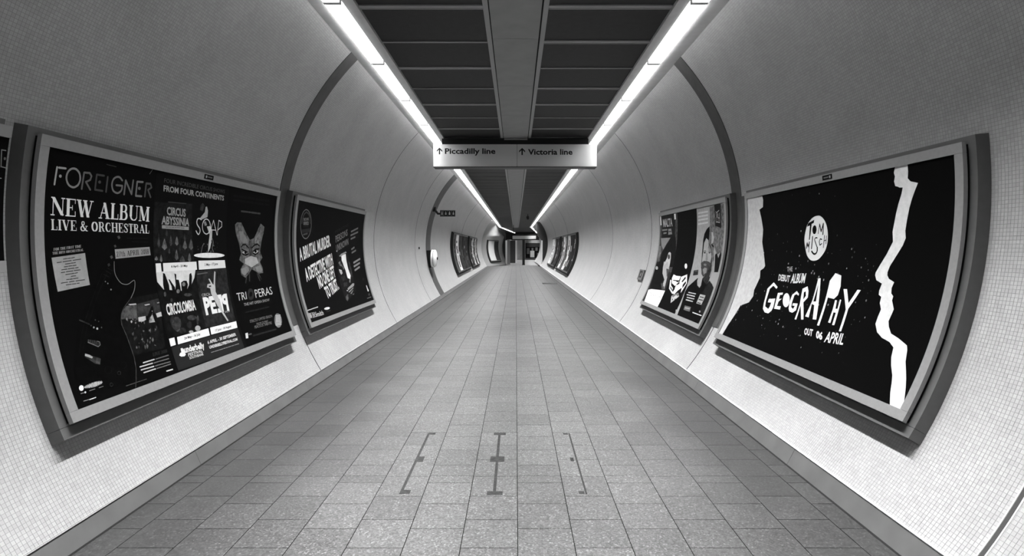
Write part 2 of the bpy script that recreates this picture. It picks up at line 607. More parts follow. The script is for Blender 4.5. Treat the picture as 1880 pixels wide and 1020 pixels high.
j = 0
y = PB
while y < 61.5:
    for sg in (-1, 1):
        xa, xb = sorted((sg * .315, sg * 1.485))
        part_copy(('panel', sg), lambda: MB().box(xa, xb, 0.012, 0.888, 0, .02).build('ceiling_panel', M_CEIL, ceiling), (0, y, CEIL_Z + .012), ceiling)
        dbl = (j % 2 == 1) if sg < 0 else (j % 3 != 0)
        if y < 13:
            if dbl:
                def mk():
                    mb = MB().box(xa, xb, -.036, .036, .006, .03)
                    mb.box(xa, xb, -.042, -.032, 0, .03).box(xa, xb, .032, .042, 0, .03)
                    return mb.build('ceiling_bar', M_BAR, ceiling)
            else:
                def mk():
                    return MB().box(xa, xb, -.013, .013, 0, .03).build('ceiling_bar', M_BAR, ceiling)
            part_copy(('bar', sg, dbl), mk, (0, y, CEIL_Z), ceiling)
        else:
            part_copy(('thinbar', sg), lambda: MB().box(xa, xb, -.010, .010, 0.004, .03).build('ceiling_bar', mat('ceiling_bar_dark', .06, .6, .2), ceiling), (0, y, CEIL_Z), ceiling)
    y += 0.9
    j += 1
y = 4.30 - 1.75 * 6
while y < 61:
    part_copy('beam', lambda: MB().box(-.25, .245, .003, 1.747, 0, .05).build('ceiling_beam', M_BEAM, ceiling), (0, y, CEIL_Z - .012), ceiling)
    y += 1.75
for sg in (-1, 1):
    xa, xb = sorted((sg * .262, sg * .312))
    MB().box(xa, xb, Y_BACK, 61.9, CEIL_Z - .006, CEIL_Z + .05).build('beam_rail', M_BAR, ceiling)
    xa, xb = sorted((sg * .246, sg * .262))
    MB().box(xa, xb, Y_BACK, 61.9, CEIL_Z + .004, CEIL_Z + .05).build('beam_groove', M_GUTTER, ceiling)

# light troughs along both edges of the ceiling
TZ = 3.83
for n, sg in ((1, -1), (2, 1)):
    out = 1.905 if sg < 0 else 1.95
    prof = [(sg * out, TZ), (sg * 1.775, TZ), (sg * 1.768, TZ + .05), (sg * 1.605, TZ + .05), (sg * 1.598, TZ + .004), (sg * 1.488, TZ), (sg * 1.488, TZ + .09), (sg * out, TZ + .09)]
    mb = MB()
    # split in convex pieces so the recess stays open
    mb.prism_y([(sg * out, TZ), (sg * 1.775, TZ), (sg * 1.768, TZ + .05), (sg * out, TZ + .05)], Y_BACK, 62)
    mb.prism_y([(sg * 1.605, TZ + .05), (sg * 1.598, TZ + .004), (sg * 1.488, TZ), (sg * 1.488, TZ + .05)], Y_BACK, 62)
    mb.prism_y([(sg * out, TZ + .05), (sg * 1.488, TZ + .05), (sg * 1.488, TZ + .09), (sg * out, TZ + .09)], Y_BACK, 62)
    o = mb.build('trim_%d' % (n + 3), M_TROUGH)
    tag(o, 'grey metal light trough along the ceiling edge above the %s panel' % ('concert poster' if sg < 0 else 'night sky poster'), None, None, 'structure')

# strip lights, end to end in the troughs
FL = 1.69
DIFF = {}


def strip_light(x, y, length, rz, label, group):
    root = empty('strip_light', (x, y, TZ + .05))
    root.rotation_euler.z = rz
    tag(root, label, 'light', group)
    sg = -1 if x < 0 else 1
    key = sg
    if key not in DIFF:
        d = MB().box(-.070, .070, .022, length - .022, -.066, -.004).build('diffuser', M_GLOW, root)
        xa, xb = sorted((sg * .0705, sg * .074))
        w = MB().box(xa, xb, .022, length - .022, -.066, -.052).build('added_halo_strip', M_SIDE, root)  # added glow strip facing the wall, makes the bright halo beside the trough
        c0 = MB().box(-.078, .078, 0, .022, -.070, 0).build('end_cap', M_CAP, root)
        c1 = MB().box(-.078, .078, length - .022, length, -.070, 0).build('end_cap', M_CAP, root)
        li = bpy.data.lights.new('tube', 'AREA')
        li.shape = 'RECTANGLE'
        li.size, li.size_y = 0.13, length - .06
        li.energy = TUBE_WATTS
        li.spread = TUBE_SPREAD
        DIFF[key] = (d.data, w.data, c0.data, c1.data, li)
    else:
        for nm, dt in zip(('diffuser', 'added_halo_strip', 'end_cap', 'end_cap'), DIFF[key]):
            o = bpy.data.objects.new(nm, dt)
            COL.objects.link(o)
            o.parent = root
    lo = bpy.data.objects.new('tube', DIFF[key][4])
    COL.objects.link(lo)
    lo.parent = root
    lo.location = (0, length / 2, -.069)
    return root


for sg in (-1, 1):
    side_name = 'concert poster' if sg < 0 else 'night sky poster'
    y = 5.12 - FL * 6
    while y + FL < 62.3:
        grp = 'strip lights on the %s side' % side_name
        n = round((y - 5.12) / FL)
        if n < -1:
            lab = 'fluorescent strip light overhead behind the viewer on the %s side' % side_name
        elif n <= 3:
            lab = ['strip light cut off by the top picture edge on the %s side', 'long near strip light, first whole one on the %s side',
                   'second whole strip light from the top edge on the %s side', 'third whole strip light from the top edge on the %s side',
                   'strip light running behind the hanging sign on the %s side'][n + 1] % side_name
        else:
            lab = 'white strip light in the row beyond the hanging sign, %s side' % side_name
        strip_light(sg * 1.686, y, FL, 0, lab, grp)
        y += FL
    a = math.radians(3.7)
    yy, xx = y, sg * 1.686
    while yy < 84:
        strip_light(xx, yy, FL, -a, 'far strip light beyond the ceiling bend on the %s side' % side_name, 'far strip lights on the %s side' % side_name)
        yy += FL * 1.004 * math.cos(a)
        xx += FL * 1.004 * math.sin(a)

# ============================================================ print engine for the posters
ART = [
["S","F",0,"headline",0.5,2,11.5,[76,1405,69,1304]],
["S","F",0,"headline",0.5,2,11.8,[89,1404,137,1406]],
["S","F",0,"headline",0.22,2,12.3,[278,1400,271,1300]],
["S","F",0,"headline",0.22,2,12.5,[278,1401,322,1404,339,1387,332,1362,299,1346,339,1302]],
["S","F",0,"headline",0.12,2,12.7,[443,1403,381,1402,378,1306,442,1305]],
["S","F",0,"headline",0.14,2,13.1,[476,1399,473,1302]],
["S","F",0,"headline",0.28,2,13.2,[610,1393,603,1398,594,1405,584,1410,574,1412,564,1411,554,1409,544,1404,535,1398,528,1390,523,1380,520,1368,519,1355,522,1341,528,1327,536,1316,548,1309,562,1305,576,1304,589,1308,600,1315,609,1324,614,1335,615,1348,616,1357,560,1355]],
["S","F",0,"headline",0.26,2,13.9,[640,1302,643,1397,712,1310,716,1406]],
["S","F",0,"headline",0.3,2,14.1,[815,1406,757,1402,756,1303,815,1305]],
["S","F",0,"headline",0.16,2,14.6,[850,1307,852,1401,898,1403,914,1378,878,1357,913,1308]],
["S","F",0,"headline",0.36,2,12.5,[252,1365,253,1352,250,1340,245,1328,238,1318,228,1311,218,1305,206,1302,195,1303,183,1306,173,1311,164,1319,157,1329,152,1340,149,1352,149,1364,151,1376,156,1388,162,1397,171,1405,181,1411,192,1414,204,1414,216,1412,226,1406,236,1399,244,1389,249,1377,252,1365]],
["P","F",0,"headline",0.5,2,[114,1358,114,1353,111,1349,106,1347,101,1348,97,1351,95,1355,96,1360,99,1364,104,1366,109,1365,113,1362]],
["P","F",0,"headline",0.14,2,[422,1360,422,1354,418,1350,412,1348,406,1349,401,1352,399,1357,400,1362,404,1366,409,1368,415,1368,420,1365]],
["P","F",0,"headline",0.25,2,[800,1360,798,1354,794,1349,787,1347,780,1348,774,1351,771,1357,772,1362,777,1367,784,1369,791,1369,797,1365]],
["T","F",0,"headline",0.85,2,"NEW ALBUM","serif",0.0,[54,1127,921,1130,54,1231]],
["T","F",0,"headline",0.8,2,"LIVE & ORCHESTRAL","serif",0.0,[57,1042,916,1044,55,1103]],
["S","F",0,"small_print",0.12,2,4.7,[453,1478,464,1477]],
["S","F",0,"small_print",0.12,2,4.8,[468,1477,493,1476]],
["S","F",0,"small_print",0.12,2,4.9,[497,1476,521,1476]],
["S","F",0,"small_print",0.12,2,4.9,[525,1475,538,1475]],
["S","F",0,"small_print",0.03,2,5.2,[681,1006,729,1006]],
["S","F",0,"small_print",0.03,2,5.3,[737,1006,787,1006]],
["S","F",0,"small_print",0.03,2,5.3,[795,1006,812,1007]],
["S","F",0,"small_print",0.03,2,5.3,[820,1007,838,1007]],
["S","F",0,"small_print",0.03,2,5.4,[846,1007,894,1007]],
["S","F",0,"small_print",0.03,2,5.2,[728,982,754,982]],
["S","F",0,"small_print",0.03,2,5.3,[762,982,801,981]],
["S","F",0,"small_print",0.03,2,5.3,[809,981,842,981]],
["S","F",0,"small_print",0.03,2,5.4,[850,981,894,980]],
["S","F",0,"scratch",0.2,2,6.0,[899,1506,876,1473]],
["T","F",0,"lettering",0.55,2,"FOR THE FIRST TIME","serif",0.0,[70,922,275,942,71,937]],
["T","F",0,"lettering",0.55,2,"THE HITS ORCHESTRAL","serif",0.0,[60,900,292,920,61,914]],
["P","F",0,"track_list_card",0.42,2,[53,882,303,907,319,709,73,685]],
["S","F",0,"track_list_print",0.08,3,4.8,[135,873,161,875]],
["S","F",0,"track_list_print",0.08,3,4.8,[166,876,188,878]],
["S","F",0,"track_list_print",0.08,3,4.9,[194,878,218,881]],
["S","F",0,"track_list_print",0.08,3,4.8,[88,853,120,856]],
["S","F",0,"track_list_print",0.08,3,4.9,[130,857,193,863]],
["S","F",0,"track_list_print",0.08,3,5.0,[205,864,267,870]],
["S","F",0,"track_list_print",0.08,3,4.9,[146,843,184,846]],
["S","F",0,"track_list_print",0.08,3,5.0,[189,847,205,848]],
["S","F",0,"track_list_print",0.08,3,4.9,[210,849,223,850]],
["S","F",0,"track_list_print",0.08,3,4.8,[137,827,163,829]],
["S","F",0,"track_list_print",0.08,3,4.9,[169,830,195,832]],
["S","F",0,"track_list_print",0.08,3,4.9,[201,832,227,834]],
["S","F",0,"track_list_print",0.08,3,4.8,[116,810,156,813]],
["S","F",0,"track_list_print",0.08,3,4.9,[164,814,210,817]],
["S","F",0,"track_list_print",0.08,3,5.0,[219,818,241,820]],
["S","F",0,"track_list_print",0.08,3,4.8,[111,794,139,796]],
["S","F",0,"track_list_print",0.08,3,4.9,[148,797,198,801]],
["S","F",0,"track_list_print",0.08,3,4.9,[207,802,255,805]],
["S","F",0,"track_list_print",0.08,3,4.9,[142,781,180,784]],
["S","F",0,"track_list_print",0.08,3,4.9,[185,784,206,786]],
["S","F",0,"track_list_print",0.08,3,4.9,[212,786,232,788]],
["S","F",0,"track_list_print",0.08,3,4.9,[181,768,190,769]],
["S","F",0,"track_list_print",0.08,3,4.8,[192,769,202,770]],
["S","F",0,"track_list_print",0.08,3,4.9,[204,770,216,770]],
["S","F",0,"track_list_print",0.08,3,4.8,[145,751,164,752]],
["S","F",0,"track_list_print",0.08,3,4.9,[169,752,189,753]],
["S","F",0,"track_list_print",0.08,3,4.9,[195,754,232,756]],
["S","F",0,"track_list_print",0.08,3,4.8,[103,733,151,736]],
["S","F",0,"track_list_print",0.08,3,4.9,[162,736,201,739]],
["S","F",0,"track_list_print",0.08,3,5.0,[213,739,281,743]],
["S","F",0,"track_list_print",0.08,3,4.8,[137,720,176,722]],
["S","F",0,"track_list_print",0.08,3,4.9,[182,722,211,723]],
["S","F",0,"track_list_print",0.08,3,4.9,[218,724,237,725]],
["P","F",0,"date_strip",0.4,2,[560,929,912,946,920,886,563,866]],
["T","F",0,"date_print",0.03,3,"27th APRIL 2018","serif",0.0,[571,878,903,897,571,913]],
["P","F",0,"guitar_print",0.006,1,[436,833,551,848,554,745,590,703,635,690,716,714,725,698,710,648,664,595,579,536,545,496,533,461,533,406,557,303,573,244,554,147,504,45,53,72,66,222,178,475,320,661]],
["S","F",0,"guitar_print",0.3,3,4.9,[547,848,545,832,543,809,542,788,544,772,548,758,554,745,564,730,576,715,590,703,604,696,620,692,635,690,648,690,659,692,672,696,687,703,703,710,716,714,722,713,725,707,725,698,723,684,718,666,710,648,696,629,677,609,664,595]],
["S","F",0,"guitar_print",0.12,3,3.6,[664,595,579,536,545,496,533,461,529,425]],
["S","F",0,"guitar_print",0.14,3,3.7,[534,466,532,421,550,353,561,259,564,198,549,128,516,56,486,6]],
["P","F",0,"guitar_print",0.11,3,[585,1014,606,1023,615,1006,598,996]],
["P","F",0,"guitar_print",0.11,3,[511,883,531,890,540,874,522,866]],
["P","F",0,"guitar_print",0.11,3,[482,833,502,840,510,824,492,816]],
["P","F",0,"guitar_print",0.11,3,[552,955,569,960,575,946,561,940]],
["S","F",0,"guitar_print",0.03,3,2.2,[429,775,334,637,241,500]],
["S","F",0,"guitar_print",0.03,3,2.2,[468,767,357,623,271,490]],
["S","F",0,"guitar_print",0.05,3,3.0,[444,768,489,748]],
["S","F",0,"guitar_print",0.05,3,3.0,[463,791,508,768]],
["S","F",0,"guitar_print",0.05,3,3.0,[481,808,523,788]],
["P","F",0,"guitar_print",0.3,3,[498,666,496,662,492,660,488,661,485,663,485,666,486,670,490,672,494,671,497,669]],
["P","F",0,"guitar_print",0.3,3,[476,708,474,705,471,703,468,703,465,705,465,708,466,711,469,713,473,712,475,710]],
["P","F",0,"guitar_print",0.3,3,[456,721,454,718,452,717,449,717,447,719,446,721,448,724,450,725,453,725,455,723]],
["S","F",0,"guitar_print",0.06,3,9.9,[196,503,262,469]],
["S","F",0,"guitar_print",0.03,3,2.2,[250,521,191,423,140,314]],
["S","F",0,"guitar_print",0.02,3,2.3,[276,518,228,435,174,331]],
["P","F",0,"guitar_print",0.4,3,[299,444,296,440,292,438,288,439,285,442,285,445,287,449,292,451,296,450,298,447]],
["P","F",0,"guitar_print",0.5,3,[324,432,321,428,317,426,312,427,309,430,309,435,311,439,316,441,321,440,324,437]],
["P","F",0,"guitar_print",0.2,3,[279,458,278,456,274,454,271,455,269,457,269,460,271,462,274,464,277,464,279,461]],
["P","F",0,"guitar_print",0.12,3,[358,435,356,432,353,431,350,432,348,434,348,436,350,439,353,440,356,439,358,438]],
["P","F",0,"guitar_print",0.1,3,[345,475,343,473,340,472,338,472,336,474,336,477,337,479,340,480,343,480,345,478]],
["P","F",0,"guitar_print",0.1,3,[320,488,319,486,316,484,313,485,311,486,311,489,313,492,315,493,318,492,320,490]],
["P","F",0,"guitar_print",0.05,3,[224,382,304,355,312,330,288,319,217,359]],
["S","F",0,"guitar_print",0.3,4,3.5,[220,363,247,348,290,323,308,331,310,350,293,357]],
["S","F",0,"guitar_print",0.12,4,2.8,[230,378,221,361]],
["S","F",0,"guitar_print",0.12,4,2.8,[244,373,234,356]],
["S","F",0,"guitar_print",0.12,4,2.8,[258,368,248,350]],
["S","F",0,"guitar_print",0.12,4,2.9,[272,364,261,344]],
["S","F",0,"guitar_print",0.12,4,2.8,[286,359,275,338]],
["P","F",0,"guitar_print",0.07,3,[178,301,283,250,266,214,232,227,169,282]],
["P","F",0,"guitar_print",0.45,4,[178,301,208,287,228,270,218,263,171,288]],
["P","F",0,"guitar_print",0.12,4,[247,257,282,247,265,217,235,230]],
["S","F",0,"guitar_print",0.025,3,2.8,[342,162,337,155,330,149,320,146,311,145,301,147,294,152,289,158,287,166,289,174,294,182,301,188,310,191,320,192,329,190,337,185,342,178,344,170,342,162]],
["S","F",0,"guitar_print",0.025,3,3.0,[476,164,471,158,464,153,456,150,447,149,439,151,432,155,428,161,426,168,428,175,432,181,438,186,447,189,456,190,464,188,471,184,476,178,477,171,476,164]],
["S","F",0,"guitar_print",0.06,3,2.8,[313,73,311,69,308,67,304,66,299,65,295,66,292,69,290,72,289,75,290,79,292,82,296,84,300,86,304,86,308,85,312,83,314,80,314,76,313,73]],
["S","F",0,"guitar_print",0.06,3,2.9,[406,127,404,123,400,120,396,119,391,119,386,120,382,122,380,125,379,129,380,133,382,136,386,139,391,141,396,141,400,140,404,138,406,134,407,131,406,127]],
["P","F",0,"audience_photo",0.02,1,[664,595,967,608,921,308,896,203,573,212,548,361,533,461,549,502]],
["P","F",0,"audience_photo",0.13,2,[603,545,707,550,692,450,535,464,558,513]],
["P","F",0,"audience_photo",0.07,2,[706,547,967,568,956,460,698,452]],
["P","F",0,"audience_photo",0.55,3,[628,556,704,554,706,544,643,547]],
["P","F",0,"audience_photo",0.55,3,[783,536,842,538,843,530,796,528]],
["P","F",0,"audience_photo",0.4,3,[923,538,954,541,955,531,926,531]],
["P","F",0,"audience_photo",0.6,3,[889,461,958,467,957,433,926,433,894,430]],
["P","F",0,"audience_photo",0.6,3,[699,456,774,456,771,430,735,422,694,427]],
["P","F",0,"audience_photo",0.45,3,[810,432,849,460,859,402,796,404]],
["P","F",0,"audience_photo",0.5,3,[836,481,858,488,860,465,834,461]],
["P","F",0,"audience_photo",0.01,3,[777,436,828,488,856,518,871,517,874,477,884,402,860,405,851,466,812,438,780,416]],
["P","F",0,"audience_photo",0.1,3,[741,426,761,440,760,423,746,408]],
["P","F",0,"audience_photo",0.3,3,[821,414,823,422,833,412,823,406]],
["P","F",0,"audience_photo",0.18,3,[695,445,697,458,709,444,695,432]],
["P","F",0,"audience_photo",0.1,3,[673,450,690,459,692,448,680,438]],
["P","F",0,"audience_photo",0.18,3,[586,450,599,455,595,449,590,443]],
["P","F",0,"audience_photo",0.18,3,[796,412,801,420,807,411,798,403]],
["P","F",0,"audience_photo",0.5,3,[717,431,731,446,728,429,718,414]],
["P","F",0,"audience_photo",0.3,3,[640,450,639,458,649,448,640,441]],
["P","F",0,"audience_photo",0.3,3,[812,420,817,435,829,418,813,406]],
["P","F",0,"audience_photo",0.1,3,[816,423,830,434,828,421,819,410]],
["P","F",0,"audience_photo",0.5,3,[616,437,627,446,635,435,622,426]],
["P","F",0,"audience_photo",0.18,3,[661,441,661,448,669,440,661,434]],
["P","F",0,"audience_photo",0.3,3,[578,460,590,470,596,458,584,448]],
["P","F",0,"audience_photo",0.1,3,[801,435,822,449,819,433,807,419]],
["P","F",0,"audience_photo",0.06,3,[617,259,624,270,627,257,617,247]],
["P","F",0,"audience_photo",0.06,3,[707,252,715,261,721,250,709,242]],
["P","F",0,"audience_photo",0.2,3,[760,299,772,307,777,296,765,288]],
["P","F",0,"audience_photo",0.2,3,[607,259,614,269,621,257,609,248]],
["P","F",0,"audience_photo",0.1,3,[632,388,651,394,648,386,640,379]],
["P","F",0,"audience_photo",0.18,3,[784,350,797,366,795,348,784,332]],
["P","F",0,"audience_photo",0.12,3,[696,280,698,291,704,278,694,268]],
["P","F",0,"audience_photo",0.12,3,[602,356,626,368,622,353,609,340]],
["P","F",0,"audience_photo",0.06,3,[815,278,824,286,827,276,817,267]],
["P","F",0,"audience_photo",0.12,3,[639,284,657,289,653,281,645,274]],
["P","F",0,"audience_photo",0.06,3,[683,336,695,348,697,334,686,323]],
["P","F",0,"audience_photo",0.12,3,[745,274,764,285,762,271,750,258]],
["P","F",0,"audience_photo",0.2,3,[676,305,697,312,694,302,684,294]],
["P","F",0,"audience_photo",0.2,3,[689,252,693,264,705,249,689,238]],
["P","F",0,"audience_photo",0.3,3,[775,353,784,362,786,351,777,342]],
["P","F",0,"audience_photo",0.06,3,[609,321,620,335,625,318,611,305]],
["P","F",0,"audience_photo",0.2,3,[778,284,796,299,800,280,782,266]],
["P","F",0,"audience_photo",0.1,3,[856,365,864,381,870,363,856,348]],
["P","F",0,"audience_photo",0.2,3,[729,285,742,298,739,283,729,269]],
["P","F",0,"audience_photo",0.1,3,[832,349,841,364,848,346,832,332]],
["P","F",0,"audience_photo",0.06,3,[681,319,697,326,697,317,687,310]],
["P","F",0,"audience_photo",0.18,3,[742,411,743,420,756,409,743,401]],
["P","F",0,"audience_photo",0.12,3,[629,259,639,270,642,256,630,246]],
["P","F",0,"audience_photo",0.06,3,[622,325,640,331,637,322,628,314]],
["P","F",0,"audience_photo",0.2,3,[706,247,726,260,725,244,710,230]],
["P","F",0,"audience_photo",0.3,3,[654,424,665,430,670,422,660,415]],
["P","F",0,"audience_photo",0.3,3,[839,349,847,357,852,348,842,340]],
["P","F",0,"audience_photo",0.18,3,[680,398,684,410,692,397,681,386]],
["P","F",0,"audience_photo",0.18,3,[712,358,717,364,732,355,717,350]],
["P","F",0,"audience_photo",0.12,3,[705,262,726,270,720,259,711,249]],
["P","F",0,"audience_photo",0.2,3,[688,247,709,261,700,245,690,229]],
["P","F",0,"audience_photo",0.12,3,[686,290,686,300,697,288,685,281]],
["S","F",0,"small_print",0.35,4,2.6,[790,244,803,237]],
["P","F",0,"streaming_logo",0.85,3,[95,109,92,104,87,100,82,97,76,97,70,98,66,102,63,106,62,112,63,117,66,122,71,126,76,128,82,129,88,127,93,124,96,120,96,114]],
["S","F",0,"streaming_logo",0.8,3,2.3,[105,114,102,108]],
["S","F",0,"streaming_logo",0.8,3,2.2,[110,117,106,105]],
["S","F",0,"streaming_logo",0.8,3,2.2,[114,113,112,108]],
["S","F",0,"streaming_logo",0.8,3,2.3,[120,119,114,103]],
["S","F",0,"streaming_logo",0.8,3,2.3,[123,115,120,107]],
["S","F",0,"streaming_logo",0.8,3,2.2,[130,120,122,101]],
["S","F",0,"streaming_logo",0.8,3,2.3,[133,117,128,104]],
["S","F",0,"streaming_logo",0.8,3,2.2,[140,122,130,99]],
["S","F",0,"streaming_logo",0.8,3,2.3,[144,119,136,101]],
["S","F",0,"streaming_logo",0.8,3,2.3,[150,122,139,98]],
["S","F",0,"streaming_logo",0.8,3,2.3,[152,117,146,103]],
["S","F",0,"streaming_logo",0.8,3,2.3,[158,120,149,99]],
["S","F",0,"streaming_logo",0.8,3,2.3,[164,123,152,96]],
["S","F",0,"streaming_logo",0.8,3,2.3,[168,122,158,97]],
["S","F",0,"streaming_logo",0.8,3,2.3,[171,118,164,100]],
["S","F",0,"streaming_logo",0.8,3,2.3,[178,123,166,95]],
["S","F",0,"streaming_logo",0.8,3,2.3,[182,120,172,98]],
["S","F",0,"streaming_logo",0.8,3,2.3,[188,123,176,95]],
["S","F",0,"streaming_logo",0.8,3,2.3,[192,121,181,96]],
["S","F",0,"streaming_logo",0.8,3,2.3,[195,118,187,99]],
["S","F",0,"streaming_logo",0.8,3,2.3,[201,122,190,95]],
["S","F",0,"streaming_logo",0.8,3,2.3,[205,119,196,98]],
["S","F",0,"streaming_logo",0.8,3,2.3,[209,116,202,100]],
["S","F",0,"streaming_logo",0.8,3,2.3,[215,120,205,97]],
["S","F",0,"streaming_logo",0.8,3,2.3,[217,114,212,102]],
["S","F",0,"streaming_logo",0.8,3,2.3,[224,118,215,98]],
["S","F",0,"streaming_logo",0.8,3,2.3,[228,115,221,100]],
["S","F",0,"streaming_logo",0.8,3,2.3,[231,112,228,104]],
["S","F",0,"streaming_logo",0.8,3,2.3,[238,116,230,99]],
["S","F",0,"streaming_logo",0.8,3,2.3,[240,111,238,104]],
["S","F",0,"small_print",0.4,3,3.7,[63,83,74,83]],
["S","F",0,"small_print",0.4,3,3.7,[76,83,84,82]],
["P","F",0,"small_print",0.8,3,[102,81,99,78,95,76,91,78,89,80,89,84,92,87,96,88,100,87,102,84]],
["S","F",0,"small_print",0.3,3,3.8,[128,83,139,83]],
["S","F",0,"small_print",0.3,3,3.8,[142,83,154,83]],
["S","F",0,"small_print",0.3,3,3.8,[157,83,170,83]],
["S","F",0,"small_print",0.3,3,3.8,[203,82,213,82]],
["S","F",0,"small_print",0.3,3,3.8,[215,82,226,82]],
["S","F",0,"small_print",0.3,3,3.9,[228,82,236,82]],
["S","F",0,"small_print",0.4,3,3.1,[64,37,72,37]],
["S","F",0,"small_print",0.4,3,3.2,[74,37,81,36]],
["S","F",0,"small_print",0.4,3,3.1,[82,36,94,36]],
["S","F",0,"small_print",0.4,3,3.1,[96,36,102,36]],
["S","F",0,"small_print",0.7,3,5.2,[106,34,117,34]],
["S","F",0,"small_print",0.7,3,5.3,[120,34,143,34]],
["S","F",0,"small_print",0.7,3,5.3,[146,34,155,34]],
["T","F",0,"lettering",0.07,3,"LIVE 2018","serif",0.0,[742,170,902,169,749,192]],
["S","F",0,"tour_dates",0.6,3,8.1,[631,147,660,147]],
["S","F",0,"tour_dates",0.6,3,8.2,[665,147,687,147]],
["S","F",0,"tour_dates",0.6,3,8.2,[692,147,706,147]],
["S","F",0,"tour_dates",0.6,3,8.3,[711,147,745,147]],
["S","F",0,"tour_dates",0.22,3,7.1,[759,146,780,146]],
["S","F",0,"tour_dates",0.22,3,7.2,[786,146,819,146]],
["S","F",0,"tour_dates",0.22,3,7.2,[824,146,836,146]],
["S","F",0,"tour_dates",0.22,3,7.3,[841,146,859,146]],
["S","F",0,"tour_dates",0.22,3,7.3,[865,146,902,146]],
["S","F",0,"tour_dates",0.6,3,8.0,[588,127,604,127]],
["S","F",0,"tour_dates",0.6,3,8.0,[610,127,630,126]],
["S","F",0,"tour_dates",0.6,3,8.1,[636,126,667,126]],
["S","F",0,"tour_dates",0.6,3,8.2,[673,126,716,125]],
["S","F",0,"tour_dates",0.22,3,7.0,[730,124,755,124]],
["S","F",0,"tour_dates",0.22,3,7.1,[761,124,781,124]],
["S","F",0,"tour_dates",0.22,3,7.1,[787,124,806,123]],
["S","F",0,"tour_dates",0.22,3,7.2,[812,123,855,122]],
["S","F",0,"tour_dates",0.22,3,7.3,[861,122,894,122]],
["S","F",0,"tour_dates",0.6,3,8.0,[589,105,606,105]],
["S","F",0,"tour_dates",0.6,3,8.0,[612,105,634,104]],
["S","F",0,"tour_dates",0.6,3,8.0,[640,104,665,103]],
["S","F",0,"tour_dates",0.6,3,8.3,[671,103,718,102]],
["S","F",0,"tour_dates",0.22,3,7.1,[733,101,769,101]],
["S","F",0,"tour_dates",0.22,3,7.1,[775,100,790,100]],
["S","F",0,"tour_dates",0.22,3,7.2,[796,100,821,99]],
["S","F",0,"tour_dates",0.22,3,7.2,[827,99,850,99]],
["S","F",0,"tour_dates",0.22,3,7.3,[856,98,898,97]],
["S","F",0,"tour_dates",0.6,3,8.0,[605,82,630,82]],
["S","F",0,"tour_dates",0.6,3,8.0,[636,82,663,82]],
["S","F",0,"tour_dates",0.6,3,8.2,[669,82,702,82]],
["S","F",0,"tour_dates",0.6,3,8.2,[708,82,726,81]],
["S","F",0,"tour_dates",0.22,3,7.0,[740,81,754,81]],
["S","F",0,"tour_dates",0.22,3,7.1,[760,81,795,80]],
["S","F",0,"tour_dates",0.22,3,7.1,[801,80,819,80]],
["S","F",0,"tour_dates",0.22,3,7.2,[824,80,853,80]],
["S","F",0,"tour_dates",0.22,3,7.2,[859,80,895,80]],
["S","F",0,"small_print",0.7,3,9.2,[828,41,895,39]],
["S","F",0,"small_print",0.14,4,4.1,[412,38,441,38]],
["S","F",0,"small_print",0.14,4,4.1,[447,38,473,37]],
["S","F",0,"small_print",0.14,4,4.2,[479,37,498,37]],
["S","F",0,"small_print",0.14,4,4.2,[504,37,548,37]],
["S","F",0,"small_print",0.14,4,4.2,[554,36,569,36]],
["S","F",0,"small_print",0.14,4,4.3,[576,36,608,36]],
["T","F",1,"lettering",0.13,2,"FOUR INCREDIBLE CIRCUS SHOWS","sans",0.004,[1048,1431,1918,1434,1047,1465]],
["T","F",1,"headline",0.5,2,"FROM FOUR CONTINENTS","sans",0.025,[1054,1367,1920,1369,1048,1412]],
["P","F",1,"acrobats_photo",0.03,1,[966,1277,1438,1300,1463,825,957,838]],
["S","F",1,"small_print",0.1,2,7.6,[1123,1290,1352,1295]],
["T","F",1,"lettering",0.42,3,"CIRCUS","sans",0.03,[1114,1192,1356,1191,1108,1254]],
["T","F",1,"lettering",0.42,3,"ABYSSINIA","sans",0.03,[1052,1119,1407,1117,1052,1181]],
["P","F",1,"caption_strip",0.4,3,[1057,1110,1403,1110,1402,1084,1057,1085]],
["S","F",1,"small_print",0.06,4,3.7,[1101,1098,1133,1098]],
["S","F",1,"small_print",0.06,4,3.7,[1140,1098,1168,1098]],
["S","F",1,"small_print",0.06,4,3.8,[1175,1098,1208,1098]],
["S","F",1,"small_print",0.06,4,3.8,[1216,1098,1237,1098]],
["S","F",1,"small_print",0.06,4,3.8,[1244,1098,1287,1098]],
["S","F",1,"small_print",0.06,4,3.8,[1295,1098,1339,1098]],
["P","F",1,"acrobats_photo",0.2,2,[1053,944,1071,983,1088,1010,1107,979,1117,940,1083,922]],
["P","F",1,"acrobats_photo",0.14,2,[1144,974,1156,1014,1166,1041,1176,1010,1182,970,1162,952]],
["P","F",1,"acrobats_photo",0.22,2,[1218,974,1231,1008,1242,1031,1255,1005,1262,971,1239,956]],
["P","F",1,"acrobats_photo",0.2,2,[1317,944,1333,979,1348,1002,1364,976,1374,941,1344,925]],
["P","F",1,"acrobats_photo",0.16,2,[1399,944,1416,987,1432,1016,1449,983,1458,940,1427,921]],
["P","F",1,"acrobats_photo",0.1,2,[1003,965,1012,1017,1021,1052,1030,1012,1034,960,1016,937]],
["P","F",1,"acrobats_photo",0.2,2,[1205,862,1220,902,1234,929,1244,897,1249,856,1224,839]],
["P","F",1,"acrobats_photo",0.12,2,[1126,904,1135,924,1143,937,1150,921,1154,901,1139,892]],
["P","F",1,"acrobats_photo",0.18,2,[1374,843,1390,878,1405,901,1416,874,1422,838,1395,823]],
["P","F",1,"acrobats_photo",0.2,2,[1020,847,1031,873,1040,890,1048,870,1051,843,1034,832]],
["P","F",1,"acrobats_photo",0.12,2,[1261,834,1283,861,1304,879,1325,857,1337,829,1297,818]],
